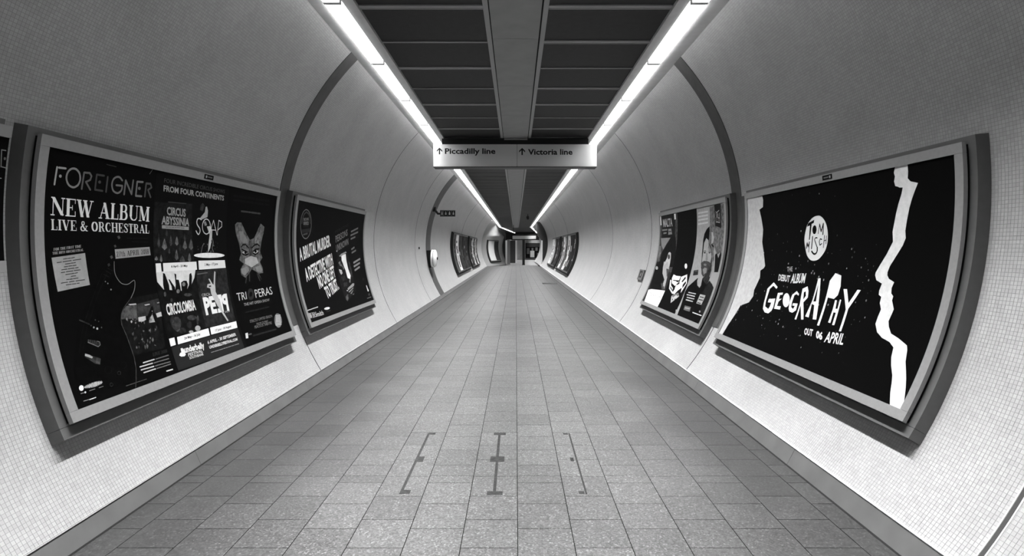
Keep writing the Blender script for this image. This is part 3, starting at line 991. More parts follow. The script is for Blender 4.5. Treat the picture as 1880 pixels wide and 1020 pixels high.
["P","F",1,"acrobats_photo",0.25,2,[961,854,973,869,984,879,994,867,1000,851,980,845]],
["P","F",1,"acrobats_photo",0.08,2,[1331,1014,1339,1042,1347,1060,1356,1039,1362,1011,1346,999]],
["P","F",1,"acrobats_photo",0.07,2,[1102,1039,1110,1066,1118,1084,1128,1063,1135,1037,1118,1025]],
["P","F",1,"acrobats_photo",0.06,2,[1265,929,1274,970,1281,998,1287,966,1290,924,1275,906]],
["P","F",1,"bath_acrobat",0.5,2,[1554,1184,1629,1245,1635,1291,1655,1294,1675,1260,1674,1206,1591,1180]],
["P","F",1,"bath_acrobat",0.08,2,[1556,1301,1590,1320,1622,1298,1592,1247,1554,1260]],
["P","F",1,"bath_acrobat",0.6,2,[1667,1123,1727,1130,1756,1088,1746,1012,1715,937,1677,899,1696,987,1713,1054]],
["P","F",1,"bath_acrobat",0.35,2,[1614,1162,1650,1168,1670,1136,1637,1126]],
["S","F",1,"bath_acrobat",0.3,2,5.7,[1571,896,1597,953,1621,978]],
["S","F",1,"bath_acrobat",0.35,2,6.0,[1766,903,1746,937,1770,987,1756,1021]],
["P","F",1,"bath_acrobat",0.1,2,[1682,973,1679,968,1675,968,1673,973,1675,979,1680,979]],
["P","F",1,"bath_acrobat",0.06,2,[1849,979,1843,973,1832,973,1827,979,1832,985,1844,985]],
["P","F",1,"bath_acrobat",0.1,2,[1528,948,1525,943,1519,943,1517,947,1520,952,1526,952]],
["P","F",1,"bath_acrobat",0.06,2,[1540,952,1535,948,1525,948,1521,952,1526,956,1535,956]],
["P","F",1,"bath_acrobat",0.2,2,[1681,900,1676,895,1666,895,1662,900,1667,905,1677,905]],
["P","F",1,"bath_acrobat",0.06,2,[1770,992,1766,987,1759,987,1756,992,1760,997,1767,997]],
["P","F",1,"bath_acrobat",0.2,2,[1631,972,1628,968,1624,968,1622,972,1624,976,1629,976]],
["P","F",1,"bath_acrobat",0.06,2,[1742,918,1739,915,1734,915,1732,918,1734,922,1739,922]],
["P","F",1,"bath_acrobat",0.2,2,[1669,908,1664,905,1656,905,1652,908,1656,911,1665,911]],
["P","F",1,"bath_acrobat",0.2,2,[1783,959,1778,953,1768,953,1763,959,1768,966,1778,966]],
["P","F",1,"bath_acrobat",0.1,2,[1733,914,1729,908,1720,908,1717,914,1721,919,1730,919]],
["P","F",1,"bath_acrobat",0.1,2,[1760,909,1754,906,1743,906,1738,909,1743,912,1754,912]],
["P","F",1,"bath_acrobat",0.1,2,[1800,931,1795,925,1786,926,1781,931,1786,936,1796,936]],
["P","F",1,"bath_acrobat",0.06,2,[1679,971,1674,966,1666,966,1663,971,1667,976,1675,976]],
["P","F",1,"bath_acrobat",0.06,2,[1687,969,1682,964,1675,964,1671,969,1675,974,1683,974]],
["P","F",1,"bath_acrobat",0.1,2,[1542,927,1536,922,1526,922,1522,927,1527,933,1537,933]],
["P","F",1,"bath_acrobat",0.2,2,[1744,1001,1740,998,1732,998,1728,1001,1732,1004,1740,1004]],
["P","F",1,"bath_acrobat",0.06,2,[1658,952,1653,949,1642,949,1637,952,1642,956,1653,956]],
["P","F",1,"bath_acrobat",0.2,2,[1734,904,1728,897,1717,897,1712,904,1718,910,1729,910]],
["P","F",1,"bath_acrobat",0.06,2,[1757,958,1752,954,1743,953,1739,958,1744,962,1753,962]],
["P","F",1,"bath_acrobat",0.06,2,[1576,938,1572,933,1564,933,1560,938,1564,944,1573,944]],
["P","F",1,"bath_acrobat",0.2,2,[1772,975,1767,969,1758,969,1754,975,1758,980,1768,980]],
["P","F",1,"bath_acrobat",0.1,2,[1815,991,1812,985,1806,985,1804,990,1807,996,1812,996]],
["P","F",1,"bath_acrobat",0.2,2,[1683,966,1680,963,1672,963,1669,966,1673,969,1680,970]],
["P","F",1,"bath_acrobat",0.2,2,[1757,988,1752,984,1742,984,1737,988,1742,992,1752,992]],
["P","F",1,"bath_acrobat",0.06,2,[1836,946,1832,941,1825,941,1822,946,1826,951,1833,951]],
["S","F",1,"title_lettering",0.75,3,9.7,[1579,1177,1573,1180,1564,1183,1554,1186,1545,1186,1534,1185,1526,1182,1520,1175,1516,1166,1514,1157,1515,1148,1518,1139,1525,1130,1535,1121,1548,1112,1558,1103,1563,1093,1564,1084,1563,1074,1556,1064,1547,1055,1537,1051,1526,1058,1514,1071,1506,1081]],
["S","F",1,"title_lettering",0.75,3,8.9,[1723,1125,1722,1111,1717,1097,1710,1084,1700,1073,1688,1065,1674,1060,1660,1058,1647,1060,1634,1064,1622,1071,1612,1081,1605,1093,1600,1106,1598,1120,1599,1135,1603,1148,1610,1161,1619,1171,1630,1179,1642,1185,1656,1187,1670,1186,1684,1182,1696,1175,1707,1165,1715,1153,1721,1140,1723,1125]],
["S","F",1,"title_lettering",0.7,3,7.6,[1721,1087,1771,1182,1830,1055]],
["S","F",1,"title_lettering",0.7,3,6.9,[1741,1096,1809,1097]],
["S","F",1,"title_lettering",0.7,3,7.8,[1835,1055,1858,1186,1908,1172,1910,1132,1846,1100]],
["P","F",1,"bath_acrobat",0.9,3,[1948,871,1938,865,1911,860,1869,856,1815,853,1754,852,1691,852,1629,854,1573,857,1527,861,1492,866,1470,872,1463,877,1471,882,1494,887,1530,891,1578,894,1634,896,1696,896,1760,894,1820,892,1873,888,1914,882,1940,877]],
["P","F",1,"date_strip",0.85,3,[1053,824,1492,825,1491,757,1050,760]],
["P","F",1,"date_strip",0.85,3,[967,824,1028,824,1028,759,964,758]],
["P","F",1,"dancers_photo",0.02,1,[958,762,1470,755,1456,267,974,267]],
["P","F",1,"dancers_photo",0.75,2,[964,762,1470,757,1440,693,1383,638,1320,585,1130,590,1085,609,1026,626,964,688]],
["P","F",1,"dancers_photo",0.015,3,[1042,750,1064,744,1096,657,1093,585,1033,599,1027,662]],
["P","F",1,"dancers_photo",0.015,3,[1098,698,1112,699,1164,634,1162,598,1126,601,1123,646]],
["P","F",1,"dancers_photo",0.015,3,[1182,739,1202,733,1194,692,1226,688,1234,630,1233,583,1151,585,1178,652]],
["P","F",1,"dancers_photo",0.015,3,[1251,666,1288,677,1327,675,1339,646,1302,577,1242,587]],
["P","F",1,"dancers_photo",0.015,3,[1375,725,1400,735,1408,709,1390,647,1331,584,1296,585,1351,640]],
["P","F",1,"dancers_photo",0.015,3,[1012,628,1322,590,1390,522,1016,538]],
["P","F",1,"dancers_photo",0.3,4,[1303,648,1297,639,1284,633,1271,634,1262,641,1260,651,1267,660,1279,666,1292,665,1302,658]],
["P","F",1,"dancers_photo",0.25,4,[1216,598,1210,589,1198,584,1185,585,1176,592,1175,602,1181,611,1193,616,1206,615,1215,608]],
["P","F",1,"dancers_photo",0.12,4,[1044,589,1039,578,1030,572,1022,573,1017,580,1017,592,1022,603,1031,609,1040,608,1045,601]],
["P","F",1,"dancers_photo",0.1,4,[1368,557,1356,550,1327,548,1293,551,1268,558,1260,567,1272,573,1300,576,1334,573,1360,566]],
["P","F",1,"dancers_photo",0.08,4,[1109,539,1104,530,1095,526,1086,527,1081,533,1081,541,1086,549,1094,554,1103,553,1108,547]],
["T","F",1,"date_print",0.03,4,"6 April - 20 May","sans",0.02,[1148,788,1362,787,1150,806]],
["P","F",1,"date_strip",0.85,3,[1522,832,1944,827,1948,757,1518,756]],
["T","F",1,"date_print",0.03,4,"3 May - 17 June","sans",0.02,[1608,785,1818,788,1612,807]],
["P","F",1,"acrobat_photo",0.05,2,[1473,745,1956,754,1944,260,1459,271]],
["S","F",1,"small_print",0.2,3,8.8,[1490,720,1516,721]],
["S","F",1,"small_print",0.2,3,8.9,[1523,721,1553,722]],
["S","F",1,"small_print",0.2,3,8.9,[1560,723,1603,725]],
["S","F",1,"small_print",0.2,3,9.0,[1610,725,1638,726]],
["T","F",1,"lettering",0.5,3,"CIRCA:","sans",0.01,[1505,531,1637,530,1506,555]],
["T","F",1,"title_lettering",0.85,3,"PE","sans",0.05,[1508,380,1687,380,1509,522]],
["T","F",1,"title_lettering",0.85,3,"PE","sans",0.05,[1884,378,1698,379,1898,523]],
["T","F",1,"lettering",0.5,3,"SHOW","sans",0.01,[1801,355,1888,355,1801,374]],
["P","F",1,"acrobat_photo",0.6,4,[1749,733,1767,727,1733,615,1723,553,1765,466,1772,380,1825,282,1804,280,1740,382,1698,451,1649,539,1647,590,1601,601,1616,628,1668,631,1642,672,1660,673,1694,625,1709,618]],
["P","F",1,"acrobat_photo",0.05,5,[1626,612,1663,614,1669,604,1637,601]],
["T","F",1,"title_lettering",0.8,3,"CIRCOLOMBIA","sans",0.03,[1014,433,1386,434,1017,518]],
["P","F",1,"dancers_photo",0.08,2,[1153,349,1130,320,1094,305,1060,310,1040,333,1042,365,1064,394,1099,409,1134,405,1155,382]],
["P","F",1,"dancers_photo",0.05,2,[1080,378,1066,353,1047,339,1032,341,1026,358,1031,384,1045,409,1063,423,1078,421,1085,404]],
["P","F",1,"dancers_photo",0.15,2,[1122,317,1110,302,1092,295,1075,297,1065,309,1066,325,1078,339,1096,347,1113,344,1123,333]],
["P","F",1,"dancers_photo",0.09,2,[1367,368,1350,358,1316,355,1278,360,1251,371,1244,384,1260,394,1293,398,1331,393,1360,382]],
["P","F",1,"dancers_photo",0.1,2,[1390,346,1378,324,1364,312,1354,313,1352,328,1359,350,1371,371,1384,384,1394,382,1397,368]],
["P","F",1,"dancers_photo",0.06,2,[1188,288,1174,276,1148,271,1122,275,1105,286,1103,301,1117,313,1141,318,1168,314,1186,303]],
["P","F",1,"dancers_photo",0.5,2,[1383,278,1370,266,1347,261,1324,264,1310,275,1309,289,1322,300,1344,306,1367,302,1382,292]],
["P","F",1,"dancers_photo",0.5,2,[1279,264,1271,259,1254,257,1236,260,1223,266,1220,273,1229,279,1245,280,1264,278,1277,271]],
["P","F",1,"dancers_photo",0.05,2,[1282,322,1269,307,1249,299,1231,302,1221,314,1222,330,1234,345,1253,353,1272,350,1283,338]],
["P","F",1,"date_strip",0.85,3,[1059,257,1489,262,1481,202,1046,202]],
["P","F",1,"date_strip",0.85,3,[963,260,1027,260,1020,204,958,202]],
["T","F",1,"date_print",0.03,4,"24 May - 16 July","sans",0.02,[1137,224,1354,225,1140,243]],
["P","F",1,"date_strip",0.85,3,[1516,263,1948,260,1938,200,1504,204]],
["T","F",1,"date_print",0.03,4,"17 June - 18 August","sans",0.02,[1575,219,1838,220,1580,239]],
["P","F",1,"footer_band",0.045,2,[962,195,1946,199,1941,1,951,16]],
["T","F",1,"title_lettering",0.8,3,"underbelly","sans",0.035,[1094,127,1359,117,1098,176]],
["T","F",1,"lettering",0.6,3,"FESTIVAL","sans",0.03,[1120,92,1315,89,1126,116]],
["T","F",1,"lettering",0.6,3,"SOUTHBANK","sans",0.03,[1124,68,1314,64,1128,88]],
["P","F",1,"title_lettering",0.8,3,[1060,167,1082,167,1094,152,1097,111,1077,102,1038,107,1020,120,1036,135,1055,138]],
["T","F",1,"lettering",0.7,3,"6 APRIL - 30 SEPTEMBER","sans",0.03,[1416,138,1875,135,1422,164]],
["T","F",1,"lettering",0.7,3,"UNDERBELLYFESTIVAL.COM","sans",0.04,[1418,97,1873,90,1424,121]],
["S","F",1,"small_print",0.3,3,6.4,[1423,64,1468,63]],
["S","F",1,"small_print",0.3,3,6.5,[1478,63,1535,62]],
["S","F",1,"small_print",0.3,3,6.6,[1545,62,1604,61]],
["S","F",1,"small_print",0.3,3,6.7,[1614,61,1645,61]],
["S","F",1,"small_print",0.3,3,6.7,[1655,61,1679,60]],
["S","F",1,"small_print",0.3,3,6.8,[1690,60,1735,60]],
["S","F",1,"small_print",0.3,3,6.9,[1746,60,1787,59]],
["S","F",1,"small_print",0.3,3,7.0,[1798,59,1872,58]],
["S","F",2,"small_print",0.02,2,22.4,[2083,1429,2162,1430]],
["S","F",2,"small_print",0.02,2,23.1,[2188,1431,2326,1433]],
["S","F",2,"small_print",0.02,2,23.8,[2352,1434,2499,1436]],
["S","F",2,"small_print",0.02,2,24.7,[2528,1436,2709,1439]],
["S","F",2,"small_print",0.02,2,25.2,[2739,1440,2829,1441]],
["S","F",2,"small_print",0.02,2,19.2,[2092,1388,2153,1389]],
["S","F",2,"small_print",0.02,2,19.8,[2178,1390,2318,1392]],
["S","F",2,"small_print",0.02,2,20.4,[2344,1392,2486,1394]],
["S","F",2,"small_print",0.02,2,21.2,[2514,1395,2707,1398]],
["S","F",2,"small_print",0.02,2,21.8,[2738,1398,2840,1400]],
["S","F",2,"small_print",0.12,2,16.8,[2256,1294,2384,1295]],
["S","F",2,"small_print",0.12,2,16.9,[2402,1295,2442,1295]],
["S","F",2,"small_print",0.12,2,17.4,[2461,1295,2574,1295]],
["S","F",2,"small_print",0.12,2,17.6,[2594,1295,2652,1295]],
["P","F",2,"mask_artwork",0.2,2,[2149,1159,2187,1184,2269,1184,2359,1095,2447,1018,2539,1040,2613,1120,2678,1194,2767,1161,2750,1098,2698,1007,2661,900,2702,836,2636,793,2687,729,2680,676,2575,675,2526,700,2441,726,2377,684,2296,647,2220,675,2217,730,2290,785,2210,824,2259,886,2221,985,2165,1082]],
["P","F",2,"mask_artwork",0.3,3,[2224,1100,2297,1102,2376,1028,2392,983,2295,989,2250,1018]],
["P","F",2,"mask_artwork",0.28,3,[2557,1031,2660,1104,2699,1060,2658,997,2555,988]],
["P","F",2,"mask_artwork",0.5,3,[2322,831,2450,858,2576,839,2603,785,2445,743,2314,785]],
["P","F",2,"mask_artwork",0.32,3,[2235,737,2360,758,2385,714,2285,668,2234,691]],
["P","F",2,"mask_artwork",0.32,3,[2519,744,2635,758,2674,712,2643,682,2544,699]],
["P","F",2,"mask_artwork",0.12,3,[2429,1017,2483,1018,2487,866,2407,859]],
["P","F",2,"mask_artwork",0.55,4,[2397,889,2390,882,2373,876,2349,873,2322,874,2300,877,2284,883,2280,890,2286,898,2303,903,2327,906,2353,906,2376,903,2392,897]],
["P","F",2,"mask_artwork",0.55,4,[2615,900,2608,892,2590,886,2566,883,2539,883,2516,887,2500,893,2496,901,2502,908,2519,914,2543,917,2570,917,2594,914,2610,908]],
["P","F",2,"mask_artwork",0.008,5,[2366,893,2360,884,2347,879,2332,879,2321,885,2318,894,2323,902,2336,908,2351,908,2362,902]],
["P","F",2,"mask_artwork",0.008,5,[2581,904,2575,894,2561,889,2545,889,2533,895,2529,904,2535,913,2549,919,2565,919,2577,913]],
["S","F",2,"mask_artwork",0.008,4,15.1,[2269,949,2294,969,2349,972,2413,939]],
["S","F",2,"mask_artwork",0.008,4,15.9,[2478,939,2535,967,2603,978,2648,960]],
["S","F",2,"mask_artwork",0.008,4,15.1,[2270,927,2310,915,2384,895]],
["S","F",2,"mask_artwork",0.008,4,15.8,[2499,901,2561,926,2630,928]],
["S","F",2,"mask_artwork",0.008,4,15.1,[2278,882,2338,868,2399,881]],
["S","F",2,"mask_artwork",0.008,4,15.7,[2497,887,2554,872,2618,893]],
["S","F",2,"mask_artwork",0.1,2,14.8,[2314,650,2281,598]],
["S","F",2,"mask_artwork",0.1,2,15.1,[2384,684,2366,613]],
["S","F",2,"mask_artwork",0.1,2,15.7,[2548,673,2583,604]],
["S","F",2,"mask_artwork",0.1,2,15.8,[2575,675,2622,616]],
["T","F",2,"title_lettering",0.65,2,"TRI","sans",0.0,[2062,440,2247,440,2070,517]],
["T","F",2,"title_lettering",0.65,2,"PERAS","sans",0.0,[2429,436,2819,441,2430,523]],
["S","F",2,"title_lettering",0.06,2,32.7,[2389,476,2380,462,2366,450,2349,442,2331,438,2314,440,2301,446,2293,456,2290,469,2293,484,2302,498,2315,509,2331,518,2349,521,2366,520,2379,514,2388,503,2392,490,2389,476]],
["T","F",2,"lettering",0.45,2,"THE HIT OPERA SHOW","sans",0.0,[2162,380,2708,377,2168,408]],
["S","F",2,"small_print",0.04,2,11.2,[2160,318,2233,318]],
["S","F",2,"small_print",0.04,2,11.5,[2250,318,2336,318]],
["S","F",2,"small_print",0.04,2,11.6,[2354,318,2438,318]],
["S","F",2,"small_print",0.04,2,11.9,[2456,318,2546,318]],
["S","F",2,"small_print",0.04,2,12.1,[2566,318,2655,318]],
["T","F",2,"lettering",0.3,2,"STRICTLY LIMITED SEASON","sans",0.0,[2191,211,2671,207,2197,238]],
["T","F",2,"lettering",0.3,2,"FROM 22 MAY","sans",0.0,[2302,171,2548,168,2307,195]],
["T","F",2,"lettering",0.3,2,"PEACOCK THEATRE","sans",0.0,[2244,146,2616,140,2251,173]],
["P","F",2,"round_badge",0.25,2,[2865,147,2849,124,2825,105,2797,90,2767,82,2738,81,2714,87,2696,100,2685,118,2683,140,2690,163,2705,185,2726,205,2753,220,2782,229,2811,230,2837,225,2857,212,2869,194,2872,171]],
["S","F",2,"small_print",0.5,3,12.2,[2754,208,2787,207]],
["S","F",2,"small_print",0.5,3,12.3,[2794,206,2818,206]],
["S","F",2,"small_print",0.5,3,12.4,[2825,206,2864,204]],
["S","F",2,"small_print",0.5,3,12.2,[2743,192,2773,191]],
["S","F",2,"small_print",0.5,3,12.3,[2780,191,2822,189]],
["S","F",2,"small_print",0.5,3,12.3,[2830,189,2857,188]],
["S","F",2,"small_print",0.5,3,12.2,[2732,176,2780,174]],
["S","F",2,"small_print",0.5,3,12.2,[2787,174,2802,174]],
["S","F",2,"small_print",0.5,3,12.3,[2810,173,2849,172]],
["S","F",2,"small_print",0.5,3,12.1,[2721,161,2754,159]],
["S","F",2,"small_print",0.5,3,12.2,[2762,159,2805,157]],
["S","F",2,"small_print",0.5,3,12.3,[2813,157,2841,155]],
["S","F",2,"small_print",0.5,3,12.1,[2710,146,2760,143]],
["S","F",2,"small_print",0.5,3,12.1,[2768,142,2788,141]],
["S","F",2,"small_print",0.5,3,12.2,[2796,141,2834,139]],
["S","F",2,"small_print",0.5,3,12.0,[2699,130,2722,129]],
["S","F",2,"small_print",0.5,3,12.1,[2730,128,2791,125]],
["S","F",2,"small_print",0.5,3,12.2,[2799,124,2825,123]],
["S","F",2,"small_print",0.5,3,12.0,[2688,115,2736,112]],
["S","F",2,"small_print",0.5,3,12.1,[2744,111,2778,109]],
["S","F",2,"small_print",0.5,3,12.2,[2786,109,2817,107]],
["P","F",2,"venue_logo",0.7,2,[2042,129,2088,128,2068,79,2023,81]],
["S","F",2,"small_print",0.15,2,13.8,[2094,108,2114,108]],
["S","F",2,"small_print",0.15,2,13.9,[2120,108,2146,108]],
["S","F",2,"small_print",0.05,2,14.0,[2169,84,2217,83]],
["S","F",2,"small_print",0.05,2,14.3,[2231,83,2320,81]],
["S","F",2,"small_print",0.05,2,14.5,[2334,81,2398,80]],
["S","F",2,"small_print",0.05,2,14.6,[2414,79,2467,78]],
["S","F",2,"small_print",0.05,2,14.9,[2483,78,2564,76]],
["S","F",2,"small_print",0.05,2,15.1,[2580,76,2665,74]],
["S","W",0,"round_logo",0.3,2,11.0,[506,1236,505,1197,493,1160,474,1125,446,1096,413,1072,377,1056,339,1048,301,1048,265,1056,233,1071,204,1093,181,1120,163,1153,151,1188,146,1225,146,1262,153,1298,166,1331,185,1360,210,1384,240,1401,274,1411,311,1413,350,1407,388,1393,424,1372,456,1345,481,1312,498,1275,506,1236]],
["T","W",0,"round_logo",0.35,3,"BOOK","sans",0.02,[238,1269,412,1283,231,1305]],
["P","W",0,"round_logo",0.3,2,[236,1257,402,1268,410,1224,242,1217]],
["T","W",0,"round_logo",0.03,3,"CLUB","sans",0.02,[258,1224,395,1231,254,1252]],
["S","W",0,"round_logo",0.12,2,22.4,[187,1237,198,1293,236,1352,302,1384,384,1365,439,1322,466,1249]],
["S","W",0,"round_logo",0.04,3,16.1,[235,1195,260,1196]],
["S","W",0,"round_logo",0.04,3,16.1,[271,1197,332,1201]],
["S","W",0,"round_logo",0.04,3,16.4,[343,1201,401,1205]],
["P","W",0,"round_logo",0.06,2,[182,1157,482,1185,464,1133,202,1114]],
["S","W",0,"round_logo",0.15,2,21.0,[249,1096,308,1104]],
["S","W",0,"round_logo",0.15,2,21.3,[321,1105,381,1113]],
["T","W",0,"headline",0.8,2,"A BRUTAL MURDER.","sans",0.03,[107,766,1278,964,85,926]],
["T","W",0,"headline",0.85,2,"A DETECTIVE WITH","sans",0.03,[227,508,1326,696,200,670]],
["T","W",0,"headline",0.85,2,"NO ONE LEFT","sans",0.03,[611,388,1346,514,584,555]],
["T","W",0,"headline",0.85,2,"TO TRUST.","sans",0.03,[807,233,1383,332,767,392]],
["T","W",0,"title_lettering",0.06,2,"PERSONS","sans",0.0,[1479,1141,2100,1276,1474,1185]],
["T","W",0,"title_lettering",0.3,2,"PERSONS","sans",0.01,[1513,1009,2087,1130,1490,1110]],
["T","W",0,"title_lettering",0.3,2,"UNKNOWN","sans",0.01,[1516,872,2127,984,1508,975]],
["S","W",0,"small_print",0.25,2,27.1,[2272,1193,2366,1210]],
["S","W",0,"small_print",0.25,2,27.5,[2389,1215,2520,1239]],
["S","W",0,"small_print",0.25,2,28.0,[2544,1244,2636,1261]],
["S","W",0,"small_print",0.25,2,27.1,[2255,1132,2352,1148]],
["S","W",0,"small_print",0.25,2,27.6,[2377,1152,2484,1169]],
["S","W",0,"small_print",0.25,2,27.9,[2509,1173,2648,1196]],
["S","W",0,"small_print",0.25,2,27.3,[2265,1074,2347,1087]],
["S","W",0,"small_print",0.25,2,27.3,[2362,1089,2397,1095]],
["S","W",0,"small_print",0.25,2,27.5,[2412,1097,2500,1110]],
["S","W",0,"small_print",0.25,2,27.1,[2286,907,2326,915]],
["S","W",0,"small_print",0.25,2,27.1,[2336,917,2370,924]],
["S","W",0,"small_print",0.25,2,27.5,[2380,926,2443,939]],
["S","W",0,"small_print",0.25,2,27.1,[2292,850,2356,861]],
["S","W",0,"small_print",0.25,2,27.6,[2370,863,2447,876]],
["S","W",0,"small_print",0.25,2,27.6,[2462,879,2522,889]],
["S","W",0,"small_print",0.35,2,31.7,[2334,687,2489,709]],
["S","W",0,"small_print",0.35,2,32.1,[2514,713,2598,725]],
["S","W",0,"small_print",0.35,2,32.7,[2624,728,2731,744]],
["S","W",0,"small_print",0.35,2,31.4,[2328,627,2429,640]],
["S","W",0,"small_print",0.35,2,32.1,[2451,643,2595,663]],
["S","W",0,"small_print",0.35,2,32.4,[2618,666,2680,674]],
["S","W",0,"small_print",0.35,2,31.2,[2338,563,2380,569]],
["S","W",0,"small_print",0.35,2,31.6,[2399,572,2490,585]],
["S","W",0,"small_print",0.35,2,32.1,[2509,588,2639,607]],
["P","W",0,"cover_artwork",0.03,1,[1535,864,2009,885,2128,718,2197,390,2149,235,1558,108,1506,212,1459,496]],
["P","W",0,"cover_artwork",0.9,3,[1732,813,1957,835,1962,722,1994,607,2060,489,2007,438,1884,458,1853,575,1782,677,1728,740]],
["P","W",0,"cover_artwork",0.4,3,[1626,808,1738,840,1974,873,2012,857,1882,829,1669,795]],
["P","W",0,"cover_artwork",0.6,3,[1503,888,1558,887,1559,873,1529,871]],
["P","W",0,"cover_artwork",0.25,2,[1564,708,1648,730,1672,692,1800,627,1762,591,1728,642,1619,658]],
["P","W",0,"cover_artwork",0.6,2,[1541,612,1666,595,1686,545,1608,524,1569,556]],
["P","W",0,"cover_artwork",0.3,2,[1981,449,2026,440,1971,378,1919,392]],
["P","W",0,"cover_artwork",0.08,2,[2065,720,2139,692,2174,549,2159,458,2076,463,2076,604]],
["P","W",0,"cover_artwork",0.06,2,[1568,490,1772,504,1790,440,1641,424]],
["P","W",0,"cover_artwork",0.07,2,[1624,401,1822,401,1776,341,1616,340]],
["P","W",0,"cover_artwork",0.4,2,[1765,304,2088,364,2158,353,2102,318,1759,272]],
["P","W",0,"cover_artwork",0.6,2,[1707,283,1759,272,1740,261,1691,269]],
["P","W",0,"cover_artwork",0.35,2,[1756,247,2057,301,2044,283,1808,237]],
["P","W",0,"cover_artwork",0.3,2,[1829,216,2024,265,1998,247,1884,207]],
["P","W",0,"cover_artwork",0.3,2,[1914,195,2031,205,1975,184]],
["P","W",0,"cover_artwork",0.15,2,[1567,194,1710,219,1682,158,1590,119,1550,146]],
["P","W",0,"bottle_print",0.7,2,[2786,277,2830,281,2840,230,2869,184,2823,167,2783,177,2786,227]],
["P","W",0,"bottle_print",0.04,2,[2773,390,2749,375,2712,367,2677,369,2657,381,2659,397,2683,412,2719,420,2754,418,2775,407]],
["S","W",0,"small_print",0.2,2,12.9,[2621,63,2693,64]],
["S","W",0,"small_print",0.2,2,12.9,[2709,64,2790,65]],
["S","W",0,"small_print",0.2,2,13.1,[2806,65,2869,66]],
["P","W",0,"small_print",0.1,2,[2854,113,2828,100,2794,94,2765,96,2752,107,2760,122,2785,135,2819,141,2848,139,2862,128]],
["T","W",0,"shop_logo",0.7,2,"WHS","serif",0.0,[2,56,248,48,21,119]],
["T","W",0,"shop_logo",0.55,2,"mith","sans",0.02,[240,49,480,44,270,109]],
["S","W",0,"small_print",0.6,2,12.2,[19,157,52,157]],
["S","W",0,"small_print",0.6,2,12.3,[62,158,109,158]],
["S","W",0,"small_print",0.6,2,12.4,[120,158,176,159]],
["S","W",0,"small_print",0.6,2,12.5,[187,160,258,161]],
["S","W",0,"small_print",0.6,2,12.6,[269,161,310,161]],
["S","W",0,"small_print",0.6,2,12.8,[321,162,371,162]],
["P","W",0,"small_print",0.75,2,[779,104,766,97,733,92,689,91,641,93,600,98,573,105,565,112,578,119,609,124,653,126,701,124,743,119,771,112]],
["S","W",0,"small_print",0.06,2,16.3,[610,70,766,69]],
["P","T",0,"face_outline",0.62,2,[-135,1573,374,1537,389,1493,379,1421,293,1400,341,1302,390,1188,392,1059,478,914,542,812,522,788,456,761,482,689,454,622,427,554,450,489,402,417,229,364,190,271,127,125,104,-5,-31,-44,-148,398,-132,799,-171,1206]],
["P","T",0,"river_outline",0.8,2,[2409,1552,2389,1506,2398,1479,2387,1447,2397,1415,2423,1408,2438,1400,2470,1397,2458,1357,2429,1294,2408,1229,2395,1164,2385,1106,2399,1038,2352,954,2300,876,2269,823,2268,802,2292,768,2358,748,2346,698,2352,669,2383,657,2384,614,2414,573,2405,518,2403,469,2447,416,2511,388,2593,373,2644,345,2658,282,2686,231,2730,176,2755,126,2776,75,2833,-16,2945,-11,2908,59,2879,123,2846,187,2787,282,2766,350,2749,379,2660,409,2579,428,2539,469,2519,504,2529,553,2535,587,2496,644,2498,672,2472,689,2463,726,2476,765,2417,785,2395,808,2390,828,2403,871,2448,939,2499,1013,2519,1061,2508,1110,2517,1182,2535,1262,2556,1316,2584,1369,2610,1411,2574,1421,2546,1428,2519,1452,2526,1495,2524,1552]],
["P","T",0,"moon",0.78,2,[1422,1270,1443,1270,1462,1267,1481,1261,1500,1252,1518,1240,1534,1227,1549,1212,1561,1196,1572,1179,1582,1160,1590,1141,1596,1122,1601,1103,1604,1084,1605,1067,1606,1052,1605,1038,1603,1024,1599,1008,1594,991,1586,974,1575,959,1562,944,1547,930,1533,918,1517,907,1500,898,1479,891,1456,887,1433,885,1412,886,1390,889,1370,895,1351,904,1333,915,1317,927,1305,939,1295,951,1285,966,1273,985,1260,1006,1250,1026,1242,1044,1237,1061,1234,1079,1234,1099,1237,1119,1242,1139,1248,1159,1255,1180,1264,1197,1274,1210,1285,1219,1298,1229,1314,1239,1332,1250,1352,1258,1374,1265,1399,1269]],
["P","T",0,"moon_lettering",0.008,3,[1275,1209,1293,1217,1377,1239,1372,1212,1338,1204,1327,1066,1312,1067,1310,1192,1265,1183]],
["P","T",0,"moon_lettering",0.008,3,[1423,1150,1421,1138,1416,1126,1408,1118,1397,1114,1385,1115,1374,1120,1364,1129,1358,1141,1355,1154,1357,1168,1363,1179,1372,1187,1382,1191,1394,1190,1405,1185,1414,1176,1420,1164]],
["S","T",0,"moon_lettering",0.008,3,8.8,[1453,1117,1465,1199]],
["S","T",0,"moon_lettering",0.008,3,13.9,[1466,1194,1496,1134,1522,1199]],
["S","T",0,"moon_lettering",0.008,3,13.9,[1522,1200,1526,1110]],
["S","T",0,"moon_lettering",0.008,3,14.4,[1284,993,1289,1039,1311,1006,1325,1046]],
["S","T",0,"moon_lettering",0.008,3,9.1,[1324,1048,1334,960]],
["S","T",0,"moon_lettering",0.008,3,14.3,[1368,1093,1372,990]],
["S","T",0,"moon_lettering",0.008,3,10.3,[1444,1081,1437,1082,1427,1083,1418,1082,1412,1079,1407,1073,1407,1065,1413,1055,1423,1043,1433,1031,1443,1019,1454,1007,1461,999]],
["S","T",0,"moon_lettering",0.008,3,16.6,[1461,999,1463,991,1466,978,1466,967,1462,958,1454,950,1445,945,1436,943,1426,944,1415,946,1403,952,1390,960,1381,966]],
["S","T",0,"moon_lettering",0.008,3,9.6,[1518,1067,1492,1072,1481,1047,1498,1019,1525,1032]],
["S","T",0,"moon_lettering",0.008,3,8.8,[1553,1099,1555,999]],
